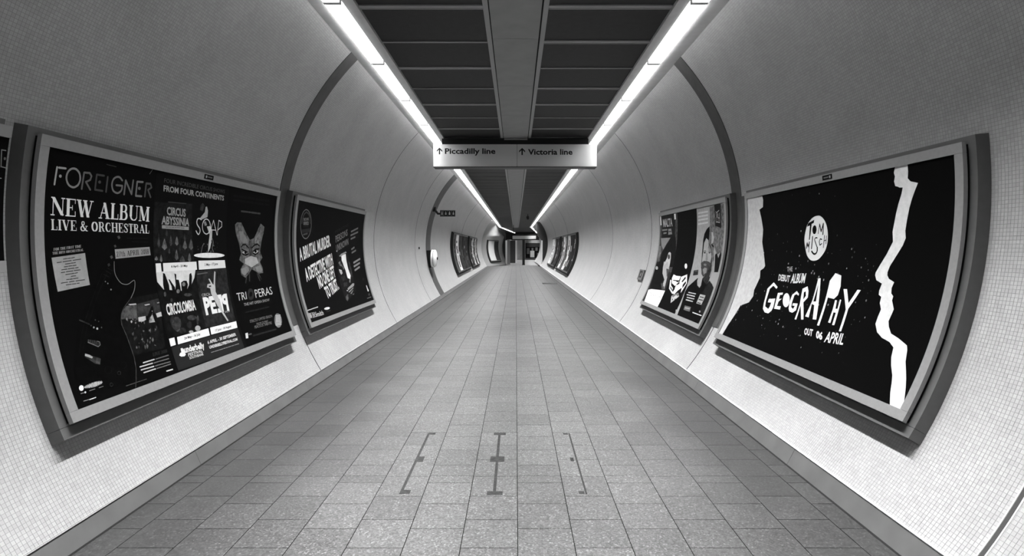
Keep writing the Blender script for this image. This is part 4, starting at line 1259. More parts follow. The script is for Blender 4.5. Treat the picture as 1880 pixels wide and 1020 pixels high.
["S","T",0,"moon_lettering",0.008,3,8.0,[1582,1095,1587,1030]],
["S","T",0,"moon_lettering",0.008,3,7.4,[1552,1054,1584,1061]],
["T","T",0,"lettering",0.6,2,"THE","sans",0.0,[1013,774,1110,781,998,820]],
["T","T",0,"lettering",0.75,2,"DEBUT","sans",0.03,[879,684,1097,681,870,744]],
["T","T",0,"lettering",0.75,2,"ALBUM","sans",0.03,[1121,674,1360,690,1116,760]],
["P","T",0,"title_lettering",0.85,2,[804,659,905,619,891,600,814,626,759,590,755,470,777,414,855,397,871,425,871,463,802,458,804,492,923,508,939,424,929,387,886,356,809,357,749,386,727,442,709,588]],
["P","T",0,"title_lettering",0.85,2,[942,565,1035,576,1036,555,992,549,996,511,1046,518,1002,485,1002,443,1074,447,1075,416,965,412,950,497]],
["P","T",0,"title_lettering",0.85,2,[1270,610,1319,587,1318,570,1280,582,1248,569,1244,503,1257,460,1297,448,1311,477,1265,476,1266,498,1344,502,1353,442,1306,414,1252,418,1223,441,1201,499,1209,570]],
["P","T",0,"title_lettering",0.85,2,[1354,637,1424,663,1457,624,1475,569,1429,522,1518,380,1482,375,1401,490,1408,365,1381,364,1380,503,1364,566]],
["P","T",0,"title_lettering",0.85,2,[1558,741,1593,743,1700,404,1649,400,1604,516,1564,522,1582,407,1526,409,1555,549]],
["P","T",0,"title_lettering",0.85,2,[1786,795,1870,780,1893,696,1886,626,1848,592,1763,596,1768,363,1738,361,1737,567,1732,731]],
["P","T",0,"title_lettering",0.85,2,[1868,585,1892,585,1906,519,1931,522,1927,595,1945,594,1959,395,1930,392,1926,490,1895,489,1900,404,1870,405,1873,509]],
["P","T",0,"title_lettering",0.85,2,[1937,678,1982,681,2044,578,2108,686,2147,686,2061,537,2066,362,2040,359,2034,528]],
["P","T",0,"title_lettering",0.85,2,[1194,516,1200,496,1200,478,1193,463,1180,453,1163,449,1143,451,1121,459,1100,472,1083,489,1071,509,1065,529,1066,547,1074,562,1088,572,1106,576,1126,574,1147,566,1167,552,1183,535]],
["P","T",0,"title_lettering",0.008,3,[1391,607,1416,619,1439,580,1413,546]],
["P","T",0,"title_lettering",0.008,3,[1580,691,1614,548,1575,544]],
["T","T",0,"lettering",0.8,2,"OUT","sans",0.03,[1608,263,1732,268,1583,317]],
["T","T",0,"lettering",0.8,2,"06","sans",0.04,[1786,264,1878,262,1760,321]],
["T","T",0,"lettering",0.8,2,"APRIL","sans",0.02,[1911,252,2143,271,1901,337]],
["P","T",0,"stars",0.04,1,[700,561,698,564,695,564,694,561,695,558,698,558]],
["P","T",0,"stars",0.35,1,[2010,319,2008,323,2004,323,2002,319,2004,314,2008,314]],
["P","T",0,"stars",0.03,1,[990,638,988,642,984,642,982,638,984,634,988,634]],
["P","T",0,"stars",0.03,1,[1385,689,1384,692,1381,692,1379,689,1381,686,1384,686]],
["P","T",0,"stars",0.1,1,[2010,354,2008,358,2004,358,2002,354,2004,350,2008,350]],
["P","T",0,"stars",0.03,1,[1187,603,1185,607,1181,607,1179,603,1181,599,1185,599]],
["P","T",0,"stars",0.04,1,[1865,1221,1864,1224,1861,1224,1859,1221,1861,1218,1864,1218]],
["P","T",0,"stars",0.35,1,[2185,835,2183,840,2179,840,2177,835,2179,831,2183,831]],
["P","T",0,"stars",0.25,1,[1864,699,1861,705,1855,705,1852,699,1855,692,1861,692]],
["P","T",0,"stars",0.35,1,[1917,568,1916,571,1913,571,1911,568,1913,565,1916,565]],
["P","T",0,"stars",0.18,1,[1497,508,1495,512,1491,512,1489,508,1491,504,1495,504]],
["P","T",0,"stars",0.25,1,[1674,868,1670,876,1662,876,1658,868,1662,859,1670,859]],
["P","T",0,"stars",0.35,1,[967,538,965,543,961,543,959,538,961,534,965,534]],
["P","T",0,"stars",0.25,1,[1090,300,1086,308,1078,308,1074,300,1078,291,1086,291]],
["P","T",0,"stars",0.1,1,[1269,268,1266,274,1260,274,1257,268,1260,262,1266,262]],
["P","T",0,"stars",0.03,1,[1003,359,1002,362,999,362,997,359,999,356,1002,356]],
["P","T",0,"stars",0.35,1,[225,530,223,534,219,534,217,530,219,526,223,526]],
["P","T",0,"stars",0.1,1,[1788,780,1786,783,1783,783,1782,780,1783,776,1786,776]],
["P","T",0,"stars",0.06,1,[1165,968,1163,972,1159,972,1157,968,1159,964,1163,964]],
["P","T",0,"stars",0.04,1,[1154,321,1152,324,1150,324,1148,321,1150,318,1152,318]],
["P","T",0,"stars",0.1,1,[486,707,484,711,480,711,478,707,480,703,484,703]],
["P","T",0,"stars",0.03,1,[481,802,479,806,475,806,473,802,475,798,479,798]],
["P","T",0,"stars",0.03,1,[750,709,748,712,745,712,744,709,745,706,748,706]],
["P","T",0,"stars",0.06,1,[1189,849,1188,852,1185,852,1183,849,1185,846,1188,846]],
["P","T",0,"stars",0.1,1,[2144,204,2141,210,2135,210,2132,204,2135,197,2141,197]],
["P","T",0,"stars",0.04,1,[1603,1238,1601,1243,1597,1243,1595,1238,1597,1234,1601,1234]],
["P","T",0,"stars",0.1,1,[410,390,406,397,400,397,398,390,400,384,406,384]],
["P","T",0,"stars",0.03,1,[1721,444,1720,447,1716,447,1715,444,1716,440,1720,440]],
["P","T",0,"stars",0.18,1,[585,782,584,785,581,785,579,782,581,779,584,779]],
["P","T",0,"stars",0.25,1,[1018,635,1015,641,1009,641,1006,635,1009,628,1015,628]],
["P","T",0,"stars",0.35,1,[1616,795,1615,798,1612,798,1610,795,1612,792,1615,792]],
["P","T",0,"stars",0.04,1,[2290,1037,2288,1041,2284,1041,2282,1037,2284,1033,2288,1033]],
["P","T",0,"stars",0.35,1,[1821,796,1820,799,1817,799,1815,796,1817,793,1820,793]],
["P","T",0,"stars",0.25,1,[1465,853,1462,859,1456,859,1453,853,1456,846,1462,846]],
["P","T",0,"stars",0.04,1,[168,1028,166,1032,162,1032,160,1028,162,1024,166,1024]],
["P","T",0,"stars",0.18,1,[252,720,249,725,244,725,242,720,244,714,249,714]],
["P","T",0,"stars",0.1,1,[1368,1126,1367,1130,1364,1130,1362,1126,1364,1123,1367,1123]],
["P","T",0,"stars",0.03,1,[352,323,350,328,346,328,344,323,346,319,350,319]],
["P","T",0,"stars",0.1,1,[1626,432,1622,440,1614,440,1610,432,1614,423,1622,423]],
["P","T",0,"stars",0.25,1,[261,202,257,210,249,210,245,202,249,193,257,193]],
["P","T",0,"stars",0.04,1,[1112,182,1110,185,1107,185,1106,182,1107,178,1110,178]],
["P","T",0,"stars",0.25,1,[1652,154,1649,160,1643,160,1640,154,1643,147,1649,147]],
["P","T",0,"stars",0.1,1,[562,620,558,628,550,628,546,620,550,611,558,611]],
["P","T",0,"stars",0.18,1,[340,1267,338,1270,335,1270,334,1267,335,1264,338,1264]],
["P","T",0,"stars",0.18,1,[316,456,314,460,310,460,308,456,310,452,314,452]],
["P","T",0,"stars",0.18,1,[923,128,921,132,917,132,915,128,917,124,921,124]],
["P","T",0,"stars",0.06,1,[1804,518,1803,521,1800,521,1798,518,1800,515,1803,515]],
["P","T",0,"stars",0.1,1,[1638,647,1634,655,1626,655,1622,647,1626,639,1634,639]],
["P","T",0,"stars",0.25,1,[1350,881,1346,889,1338,889,1334,881,1338,873,1346,873]],
["P","T",0,"stars",0.04,1,[1916,996,1914,1000,1910,1000,1908,996,1910,992,1914,992]],
["P","T",0,"stars",0.1,1,[432,743,431,746,428,746,426,743,428,740,431,740]],
["P","T",0,"stars",0.1,1,[2237,866,2234,872,2228,872,2225,866,2228,859,2234,859]],
["P","T",0,"stars",0.1,1,[749,316,746,322,740,322,737,316,740,310,746,310]],
["P","T",0,"stars",0.03,1,[1866,711,1864,715,1860,715,1858,711,1860,707,1864,707]],
["P","T",0,"stars",0.45,1,[312,552,308,560,300,560,296,552,300,544,308,544]],
["P","T",0,"stars",0.35,1,[154,174,152,178,148,178,146,174,148,170,152,170]],
["P","T",0,"stars",0.35,1,[2175,790,2173,793,2170,793,2169,790,2170,787,2173,787]],
["P","T",0,"stars",0.35,1,[1562,721,1561,724,1558,724,1556,721,1558,718,1561,718]],
["P","T",0,"stars",0.25,1,[260,366,256,374,248,374,244,366,248,357,256,357]],
["P","T",0,"stars",0.03,1,[1362,708,1360,712,1356,712,1354,708,1356,704,1360,704]],
["P","T",0,"stars",0.06,1,[813,825,811,829,807,829,805,825,807,821,811,821]],
["P","T",0,"stars",0.35,1,[228,797,226,802,221,802,218,797,221,792,226,792]],
["P","T",0,"stars",0.06,1,[1351,743,1350,746,1346,746,1345,743,1346,739,1350,739]],
["P","T",0,"stars",0.18,1,[1091,625,1089,629,1085,629,1083,625,1085,621,1089,621]],
["P","T",0,"stars",0.06,1,[189,330,187,333,184,333,183,330,184,327,187,327]],
["P","T",0,"stars",0.18,1,[923,557,922,560,919,560,917,557,919,554,922,554]],
["P","T",0,"stars",0.18,1,[1485,1142,1483,1146,1479,1146,1477,1142,1479,1138,1483,1138]],
["P","T",0,"stars",0.45,1,[1459,1455,1456,1462,1450,1462,1447,1455,1450,1449,1456,1449]],
["P","T",0,"stars",0.03,1,[464,564,462,568,458,568,456,564,458,560,462,560]],
["P","T",0,"stars",0.04,1,[871,229,869,233,865,233,863,229,865,225,869,225]],
["P","T",0,"stars",0.45,1,[1149,287,1145,295,1137,295,1133,287,1137,278,1145,278]],
["P","T",0,"stars",0.1,1,[2168,879,2166,884,2160,884,2158,879,2160,874,2166,874]],
["P","T",0,"stars",0.25,1,[2243,617,2239,625,2231,625,2227,617,2231,609,2239,609]],
["P","T",0,"stars",0.03,1,[1627,583,1625,586,1622,586,1621,583,1622,580,1625,580]],
["P","T",0,"stars",0.1,1,[225,167,223,172,219,172,217,167,219,163,223,163]],
["P","T",0,"stars",0.06,1,[1151,438,1150,441,1146,441,1145,438,1146,435,1150,435]],
["P","T",0,"stars",0.1,1,[1925,576,1921,584,1913,584,1909,576,1913,567,1921,567]],
["P","T",0,"stars",0.1,1,[946,964,942,972,934,972,930,964,934,956,942,956]],
["P","T",0,"stars",0.18,1,[1904,330,1902,333,1899,333,1898,330,1899,326,1902,326]],
["P","T",0,"stars",0.04,1,[1216,537,1214,540,1211,540,1210,537,1211,534,1214,534]],
["P","T",0,"stars",0.35,1,[1207,816,1205,819,1202,819,1201,816,1202,813,1205,813]],
["P","T",0,"stars",0.06,1,[758,614,757,617,754,617,752,614,754,611,757,611]],
["P","T",0,"stars",0.04,1,[1179,217,1177,220,1174,220,1173,217,1174,214,1177,214]],
["P","T",0,"stars",0.03,1,[962,667,961,670,958,670,956,667,958,664,961,664]],
["P","T",0,"stars",0.03,1,[1254,446,1252,450,1248,450,1246,446,1248,442,1252,442]],
["P","T",0,"stars",0.18,1,[835,467,834,470,831,470,829,467,831,464,834,464]],
["P","T",0,"stars",0.45,1,[827,296,824,303,818,303,815,296,818,290,824,290]],
["P","T",0,"stars",0.45,1,[1016,849,1012,857,1004,857,1000,849,1004,841,1012,841]],
["P","T",0,"stars",0.04,1,[2141,560,2139,565,2134,565,2131,560,2134,554,2139,554]],
["P","T",0,"stars",0.18,1,[1871,240,1869,244,1865,244,1863,240,1865,236,1869,236]],
["P","T",0,"stars",0.03,1,[197,527,195,532,191,532,189,527,191,523,195,523]],
["P","T",0,"stars",0.25,1,[217,278,213,286,205,286,201,278,205,270,213,270]],
["P","T",0,"stars",0.06,1,[1467,1163,1465,1167,1461,1167,1459,1163,1461,1159,1465,1159]],
["P","T",0,"stars",0.06,1,[2236,148,2234,151,2231,151,2230,148,2231,145,2234,145]],
["P","T",0,"stars",0.35,1,[2151,743,2149,746,2146,746,2145,743,2146,740,2149,740]],
["P","T",0,"stars",0.06,1,[2222,833,2220,838,2216,838,2214,833,2216,829,2220,829]],
["P","T",0,"stars",0.18,1,[1634,956,1631,961,1626,961,1624,956,1626,951,1631,951]],
["P","T",0,"stars",0.03,1,[604,88,601,94,596,94,594,88,596,83,601,83]],
["P","T",0,"stars",0.1,1,[2082,786,2079,792,2074,792,2072,786,2074,781,2079,781]],
["P","T",0,"stars",0.35,1,[999,1488,997,1491,994,1491,993,1488,994,1485,997,1485]],
["P","T",0,"stars",0.35,1,[992,804,990,807,987,807,986,804,987,801,990,801]],
["P","T",0,"stars",0.06,1,[1473,1084,1471,1088,1467,1088,1465,1084,1467,1080,1471,1080]],
["P","T",0,"stars",0.25,1,[390,365,387,371,381,371,378,365,381,359,387,359]],
["P","T",0,"stars",0.04,1,[688,170,687,173,684,173,682,170,684,167,687,167]],
["P","T",0,"stars",0.04,1,[785,743,783,746,780,746,779,743,780,740,783,740]],
["P","T",0,"stars",0.04,1,[318,631,316,634,313,634,312,631,313,628,316,628]],
["P","T",0,"stars",0.45,1,[1566,244,1563,250,1557,250,1554,244,1557,238,1563,238]],
["P","T",0,"stars",0.04,1,[1719,485,1717,489,1713,489,1711,485,1713,481,1717,481]],
["P","T",0,"stars",0.03,1,[1069,467,1067,472,1063,472,1061,467,1063,463,1067,463]],
["P","T",0,"stars",0.04,1,[1456,522,1454,526,1450,526,1448,522,1450,517,1454,517]],
["P","T",0,"stars",0.18,1,[1062,766,1059,772,1054,772,1052,766,1054,761,1059,761]],
["P","T",0,"stars",0.04,1,[1365,862,1363,866,1359,866,1357,862,1359,858,1363,858]],
["P","T",0,"stars",0.35,1,[855,1042,853,1047,849,1047,847,1042,849,1038,853,1038]],
["P","T",0,"stars",0.04,1,[318,861,316,866,312,866,310,861,312,857,316,857]],
["P","T",0,"stars",0.25,1,[1952,988,1948,996,1940,996,1936,988,1940,980,1948,980]],
["P","T",0,"stars",0.35,1,[1540,584,1539,587,1536,587,1534,584,1536,581,1539,581]],
["P","T",0,"stars",0.04,1,[1476,840,1474,843,1471,843,1470,840,1471,837,1474,837]],
["P","T",0,"stars",0.03,1,[1599,64,1597,67,1594,67,1593,64,1594,61,1597,61]],
["P","T",0,"stars",0.1,1,[877,205,874,210,869,210,867,205,869,200,874,200]],
["P","T",0,"stars",0.1,1,[1741,1096,1737,1104,1729,1104,1725,1096,1729,1088,1737,1088]],
["P","T",0,"stars",0.1,1,[1689,1413,1686,1419,1680,1419,1677,1413,1680,1407,1686,1407]],
["P","T",0,"stars",0.1,1,[944,208,940,217,932,217,928,208,932,200,940,200]],
["P","T",0,"stars",0.45,1,[576,453,573,459,567,459,564,453,567,447,573,447]],
["P","T",0,"stars",0.1,1,[1799,873,1797,876,1794,876,1793,873,1794,870,1797,870]],
["P","T",0,"stars",0.06,1,[2179,703,2177,708,2172,708,2169,703,2172,698,2177,698]],
["P","T",0,"stars",0.1,1,[438,536,437,539,434,539,432,536,434,533,437,533]],
["P","T",0,"stars",0.35,1,[973,294,971,298,967,298,965,294,967,290,971,290]],
["P","T",0,"stars",0.03,1,[1685,1132,1683,1135,1680,1135,1679,1132,1680,1129,1683,1129]],
["P","T",0,"stars",0.06,1,[1894,1253,1892,1256,1889,1256,1888,1253,1889,1250,1892,1250]],
["P","T",0,"stars",0.1,1,[976,589,974,594,970,594,968,589,970,585,974,585]],
["P","T",0,"stars",0.06,1,[1534,674,1533,677,1530,677,1528,674,1530,671,1533,671]],
["P","T",0,"stars",0.1,1,[1035,458,1031,466,1023,466,1019,458,1023,450,1031,450]],
["P","T",0,"stars",0.06,1,[1269,956,1268,959,1265,959,1263,956,1265,953,1268,953]],
["P","T",0,"stars",0.04,1,[1585,773,1584,776,1581,776,1579,773,1581,770,1584,770]],
["P","T",0,"stars",0.18,1,[736,874,734,877,731,877,730,874,731,870,734,870]],
["P","T",0,"stars",0.1,1,[1972,925,1968,933,1960,933,1956,925,1960,917,1968,917]],
["P","T",0,"stars",0.04,1,[350,146,349,149,346,149,344,146,346,143,349,143]],
["P","T",0,"stars",0.03,1,[929,1061,928,1064,925,1064,923,1061,925,1058,928,1058]],
["P","T",0,"stars",0.03,1,[694,246,692,251,687,251,684,246,687,240,692,240]],
["P","T",0,"stars",0.04,1,[267,592,266,595,263,595,261,592,263,589,266,589]],
["P","T",0,"stars",0.06,1,[2248,396,2246,400,2243,400,2242,396,2243,393,2246,393]],
["P","T",0,"stars",0.45,1,[1444,780,1440,788,1432,788,1428,780,1432,772,1440,772]],
["P","T",0,"stars",0.45,1,[1169,808,1165,817,1157,817,1153,808,1157,800,1165,800]],
["P","T",0,"stars",0.35,1,[1090,634,1087,639,1082,639,1080,634,1082,628,1087,628]],
["P","T",0,"stars",0.1,1,[1540,602,1538,605,1536,605,1534,602,1536,598,1538,598]],
["P","T",0,"stars",0.1,1,[1809,625,1807,629,1803,629,1801,625,1803,621,1807,621]],
["P","T",0,"stars",0.04,1,[2122,1139,2120,1143,2116,1143,2114,1139,2116,1135,2120,1135]],
["P","T",0,"stars",0.1,1,[804,1423,803,1426,800,1426,798,1423,800,1420,803,1420]],
["P","T",0,"stars",0.1,1,[1948,990,1946,994,1942,994,1940,990,1942,986,1946,986]],
["P","T",0,"stars",0.1,1,[563,690,561,693,558,693,557,690,558,687,561,687]],
["P","T",0,"stars",0.1,1,[939,1055,935,1064,927,1064,923,1055,927,1047,935,1047]],
["P","T",0,"stars",0.03,1,[1783,697,1781,700,1778,700,1777,697,1778,694,1781,694]],
["P","T",0,"stars",0.04,1,[1631,1002,1630,1005,1626,1005,1625,1002,1626,998,1630,998]],
["P","T",0,"stars",0.25,1,[1550,737,1547,743,1541,743,1538,737,1541,731,1547,731]],
["P","T",0,"stars",0.03,1,[2219,597,2217,600,2214,600,2213,597,2214,594,2217,594]],
["P","T",0,"stars",0.03,1,[2133,627,2131,633,2126,633,2123,627,2126,622,2131,622]],
["P","T",0,"stars",0.35,1,[184,551,182,554,179,554,178,551,179,548,182,548]],
["P","T",0,"stars",0.1,1,[960,461,956,470,948,470,944,461,948,453,956,453]],
["P","T",0,"stars",0.06,1,[480,1059,478,1062,475,1062,474,1059,475,1056,478,1056]],
["P","T",0,"stars",0.25,1,[395,420,392,426,386,426,383,420,386,414,392,414]],
["P","T",0,"stars",0.1,1,[961,336,959,341,954,341,951,336,954,330,959,330]],
["P","T",0,"stars",0.18,1,[2230,1020,2228,1023,2225,1023,2224,1020,2225,1016,2228,1016]],
["P","T",0,"stars",0.04,1,[456,582,454,587,450,587,448,582,450,578,454,578]],
["P","T",0,"stars",0.45,1,[667,561,664,567,658,567,655,561,658,555,664,555]],
["P","T",0,"stars",0.18,1,[273,735,272,738,269,738,267,735,269,732,272,732]],
["P","T",0,"stars",0.06,1,[1693,700,1691,704,1688,704,1687,700,1688,697,1691,697]],
["P","T",0,"stars",0.06,1,[274,416,272,420,268,420,266,416,268,412,272,412]],
["P","T",0,"stars",0.06,1,[1824,694,1822,699,1817,699,1814,694,1817,689,1822,689]],
["P","T",0,"stars",0.18,1,[1099,743,1097,747,1093,747,1091,743,1093,739,1097,739]],
["P","T",0,"stars",0.45,1,[1296,732,1293,739,1287,739,1284,732,1287,726,1293,726]],
["P","T",0,"stars",0.18,1,[2168,467,2167,470,2164,470,2162,467,2164,464,2167,464]],
["P","T",0,"stars",0.35,1,[2157,429,2155,432,2152,432,2151,429,2152,426,2155,426]],
["P","T",0,"stars",0.03,1,[1119,575,1117,579,1113,579,1111,575,1113,571,1117,571]],
["P","T",0,"stars",0.18,1,[2142,329,2140,333,2136,333,2134,329,2136,325,2140,325]],
["P","T",0,"stars",0.1,1,[955,284,954,287,951,287,949,284,951,281,954,281]],
["P","T",0,"stars",0.04,1,[163,693,161,698,156,698,153,693,156,688,161,688]],
["P","T",0,"stars",0.06,1,[1372,1164,1370,1168,1367,1168,1366,1164,1367,1161,1370,1161]],
["P","T",0,"stars",0.06,1,[2057,865,2055,869,2051,869,2049,865,2051,861,2055,861]],
["P","T",0,"stars",0.1,1,[722,469,719,475,713,475,710,469,713,463,719,463]],
["P","T",0,"stars",0.1,1,[722,1132,718,1140,710,1140,706,1132,710,1123,718,1123]],
["P","T",0,"stars",0.35,1,[1498,300,1497,303,1494,303,1492,300,1494,297,1497,297]],
["P","T",0,"stars",0.04,1,[720,861,718,865,714,865,712,861,714,857,718,857]],
["P","T",0,"stars",0.03,1,[1430,546,1428,549,1425,549,1424,546,1425,542,1428,542]],
["P","T",0,"stars",0.45,1,[1136,327,1133,333,1127,333,1124,327,1127,320,1133,320]],
["P","T",0,"stars",0.1,1,[1218,686,1215,692,1210,692,1208,686,1210,681,1215,681]],
["P","T",0,"stars",0.45,1,[408,456,406,462,400,462,396,456,400,450,406,450]],
["P","T",0,"stars",0.1,1,[1470,474,1467,480,1461,480,1458,474,1461,468,1467,468]],
["P","T",0,"stars",0.45,1,[1673,525,1670,531,1664,531,1661,525,1664,519,1670,519]],
["P","T",0,"stars",0.35,1,[1426,1152,1424,1156,1420,1156,1418,1152,1420,1147,1424,1147]],
["P","T",0,"stars",0.35,1,[1283,768,1280,773,1275,773,1273,768,1275,762,1280,762]],
["P","T",0,"stars",0.03,1,[1958,1190,1956,1194,1952,1194,1950,1190,1952,1186,1956,1186]],
["P","T",0,"stars",0.06,1,[1025,464,1023,468,1019,468,1017,464,1019,460,1023,460]],
["P","T",0,"stars",0.18,1,[1129,405,1127,410,1123,410,1121,405,1123,401,1127,401]],
["P","T",0,"stars",0.1,1,[1568,1310,1566,1314,1562,1314,1560,1310,1562,1306,1566,1306]],
["P","T",0,"stars",0.18,1,[973,152,971,156,967,156,965,152,967,148,971,148]],
["P","T",0,"stars",0.03,1,[595,150,593,155,589,155,587,150,589,146,593,146]],
["P","T",0,"stars",0.04,1,[1530,290,1528,295,1524,295,1522,290,1524,286,1528,286]],
["P","T",0,"stars",0.04,1,[577,697,575,701,571,701,569,697,571,693,575,693]],
["P","T",0,"stars",0.04,1,[1630,264,1629,267,1626,267,1624,264,1626,261,1629,261]],
["P","T",0,"stars",0.1,1,[1088,746,1085,752,1080,752,1078,746,1080,741,1085,741]],
["P","T",0,"stars",0.35,1,[1234,843,1232,847,1229,847,1228,843,1229,840,1232,840]],
["P","T",0,"stars",0.06,1,[516,467,514,473,509,473,506,467,509,462,514,462]],
["P","T",0,"stars",0.1,1,[1951,667,1949,671,1945,671,1943,667,1945,663,1949,663]],
["P","T",0,"stars",0.06,1,[924,738,921,743,916,743,914,738,916,733,921,733]],
["P","T",0,"stars",0.1,1,[1204,584,1200,592,1192,592,1188,584,1192,576,1200,576]],
["P","T",0,"stars",0.06,1,[1636,536,1634,539,1631,539,1630,536,1631,533,1634,533]],
["P","T",0,"stars",0.45,1,[364,704,360,713,352,713,348,704,352,696,360,696]],
["P","T",0,"stars",0.45,1,[542,344,538,352,530,352,526,344,530,336,538,336]],
["P","T",0,"stars",0.03,1,[980,246,978,250,974,250,972,246,974,242,978,242]],
["P","T",0,"stars",0.03,1,[1032,199,1030,203,1026,203,1024,199,1026,195,1030,195]],
["P","T",0,"stars",0.25,1,[829,495,825,504,817,504,813,495,817,487,825,487]],
["P","T",0,"stars",0.03,1,[289,799,287,803,283,803,281,799,283,795,287,795]],
["P","T",0,"stars",0.1,1,[542,1088,540,1093,535,1093,532,1088,535,1082,540,1082]],
["P","T",0,"stars",0.03,1,[378,318,376,322,372,322,370,318,372,314,376,314]],
["P","T",0,"stars",0.35,1,[640,972,638,976,634,976,632,972,634,968,638,968]],
["P","T",0,"stars",0.06,1,[387,593,384,599,379,599,377,593,379,588,384,588]],
["P","T",0,"stars",0.04,1,[2159,1083,2158,1086,2155,1086,2153,1083,2155,1080,2158,1080]],
["P","T",0,"stars",0.18,1,[1806,569,1804,572,1801,572,1800,569,1801,566,1804,566]],
["P","T",0,"stars",0.1,1,[1310,1476,1308,1481,1303,1481,1300,1476,1303,1470,1308,1470]],
["P","T",0,"stars",0.06,1,[1095,1096,1093,1100,1089,1100,1087,1096,1089,1092,1093,1092]],
["P","T",0,"stars",0.18,1,[1338,980,1336,983,1333,983,1332,980,1333,977,1336,977]],
["P","T",0,"stars",0.1,1,[2263,688,2262,691,2258,691,2257,688,2258,685,2262,685]],
["P","T",0,"stars",0.45,1,[1569,754,1565,762,1557,762,1553,754,1557,746,1565,746]],
["P","T",0,"stars",0.06,1,[1290,826,1289,829,1286,829,1284,826,1286,823,1289,823]],
["P","T",0,"stars",0.18,1,[269,851,267,855,263,855,261,851,263,846,267,846]],
["P","T",0,"stars",0.35,1,[2128,592,2125,598,2120,598,2118,592,2120,587,2125,587]],
["P","T",0,"stars",0.1,1,[1229,507,1227,511,1223,511,1221,507,1223,503,1227,503]],
["P","T",0,"stars",0.45,1,[1170,1148,1166,1156,1158,1156,1154,1148,1158,1140,1166,1140]],
["P","T",0,"stars",0.45,1,[1456,798,1454,804,1448,804,1444,798,1448,792,1454,792]],
["P","T",0,"stars",0.04,1,[1807,858,1805,862,1801,862,1799,858,1801,854,1805,854]],
["P","T",0,"stars",0.06,1,[441,599,439,603,435,603,433,599,435,595,439,595]],
["P","T",0,"stars",0.45,1,[1490,778,1486,787,1478,787,1474,778,1478,770,1486,770]],
["P","T",0,"stars",0.06,1,[506,487,503,492,498,492,496,487,498,482,503,482]],
["P","T",0,"stars",0.1,1,[1506,508,1503,515,1497,515,1494,508,1497,502,1503,502]],
["P","T",0,"stars",0.06,1,[1319,423,1318,426,1315,426,1313,423,1315,420,1318,420]],
["P","T",0,"stars",0.35,1,[1396,566,1394,570,1390,570,1388,566,1390,562,1394,562]],
["P","T",0,"stars",0.06,1,[1966,994,1964,1000,1959,1000,1956,994,1959,989,1964,989]],
["P","T",0,"stars",0.06,1,[1455,367,1453,370,1450,370,1449,367,1450,364,1453,364]],
["P","T",0,"stars",0.1,1,[444,229,440,237,432,237,428,229,432,221,440,221]],
["P","T",0,"stars",0.35,1,[776,733,775,736,772,736,770,733,772,730,775,730]],
["P","T",0,"stars",0.25,1,[229,308,225,317,217,317,213,308,217,300,225,300]],
["P","T",0,"stars",0.18,1,[1576,680,1574,684,1570,684,1568,680,1570,676,1574,676]],
["P","T",0,"stars",0.06,1,[1608,382,1605,387,1600,387,1598,382,1600,377,1605,377]],
["P","T",0,"stars",0.03,1,[1685,1130,1682,1135,1677,1135,1675,1130,1677,1125,1682,1125]],
["P","T",0,"stars",0.25,1,[500,519,496,527,488,527,484,519,488,511,496,511]],
["P","T",0,"stars",0.25,1,[1817,694,1813,702,1805,702,1801,694,1805,685,1813,685]],
["P","T",0,"stars",0.35,1,[246,138,244,141,241,141,240,138,241,135,244,135]],
["P","T",0,"stars",0.18,1,[588,464,587,467,584,467,582,464,584,460,587,460]],
["P","T",0,"stars",0.1,1,[666,784,664,788,660,788,658,784,660,780,664,780]],
["P","T",0,"stars",0.35,1,[1539,240,1538,243,1535,243,1533,240,1535,236,1538,236]],
["P","T",0,"stars",0.03,1,[744,1046,741,1051,736,1051,734,1046,736,1041,741,1041]],
["P","T",0,"stars",0.06,1,[1753,716,1751,722,1746,722,1743,716,1746,711,1751,711]],
["P","T",0,"stars",0.18,1,[1089,419,1087,424,1083,424,1081,419,1083,415,1087,415]],
["P","T",0,"stars",0.25,1,[1441,1153,1437,1161,1429,1161,1425,1153,1429,1144,1437,1144]],
["P","T",0,"stars",0.03,1,[1842,594,1839,600,1834,600,1832,594,1834,589,1839,589]],
["P","T",0,"stars",0.04,1,[470,104,468,107,466,107,464,104,466,101,468,101]],
["P","T",0,"stars",0.1,1,[1801,978,1799,983,1795,983,1793,978,1795,974,1799,974]],
["P","T",0,"stars",0.03,1,[1180,843,1177,848,1172,848,1170,843,1172,838,1177,838]],
["P","T",0,"stars",0.1,1,[208,658,206,664,201,664,198,658,201,653,206,653]],
["P","T",0,"stars",0.18,1,[1950,168,1947,174,1942,174,1940,168,1942,163,1947,163]],
["P","T",0,"stars",0.35,1,[1692,950,1691,953,1688,953,1686,950,1688,947,1691,947]],
["P","T",0,"stars",0.04,1,[2057,354,2054,359,2049,359,2047,354,2049,349,2054,349]],
["P","T",0,"stars",0.06,1,[2237,671,2234,676,2229,676,2227,671,2229,666,2234,666]],
["P","T",0,"stars",0.04,1,[2061,514,2060,518,2057,518,2055,514,2057,511,2060,511]],
["P","T",0,"stars",0.35,1,[1004,708,1002,711,999,711,998,708,999,704,1002,704]],
["P","T",0,"stars",0.04,1,[2028,743,2026,747,2022,747,2020,743,2022,738,2026,738]],
["P","T",0,"stars",0.04,1,[1812,938,1811,941,1808,941,1806,938,1808,934,1811,934]],
["P","T",0,"stars",0.04,1,[438,742,436,746,432,746,430,742,432,738,436,738]],
["P","T",0,"stars",0.1,1,[1037,958,1033,967,1025,967,1021,958,1025,950,1033,950]],
["P","T",0,"stars",0.45,1,[1649,733,1645,741,1637,741,1633,733,1637,724,1645,724]],
["P","T",0,"stars",0.1,1,[727,764,725,768,721,768,719,764,721,760,725,760]],
["P","T",0,"stars",0.45,1,[1928,838,1924,844,1918,844,1916,838,1918,832,1924,832]],
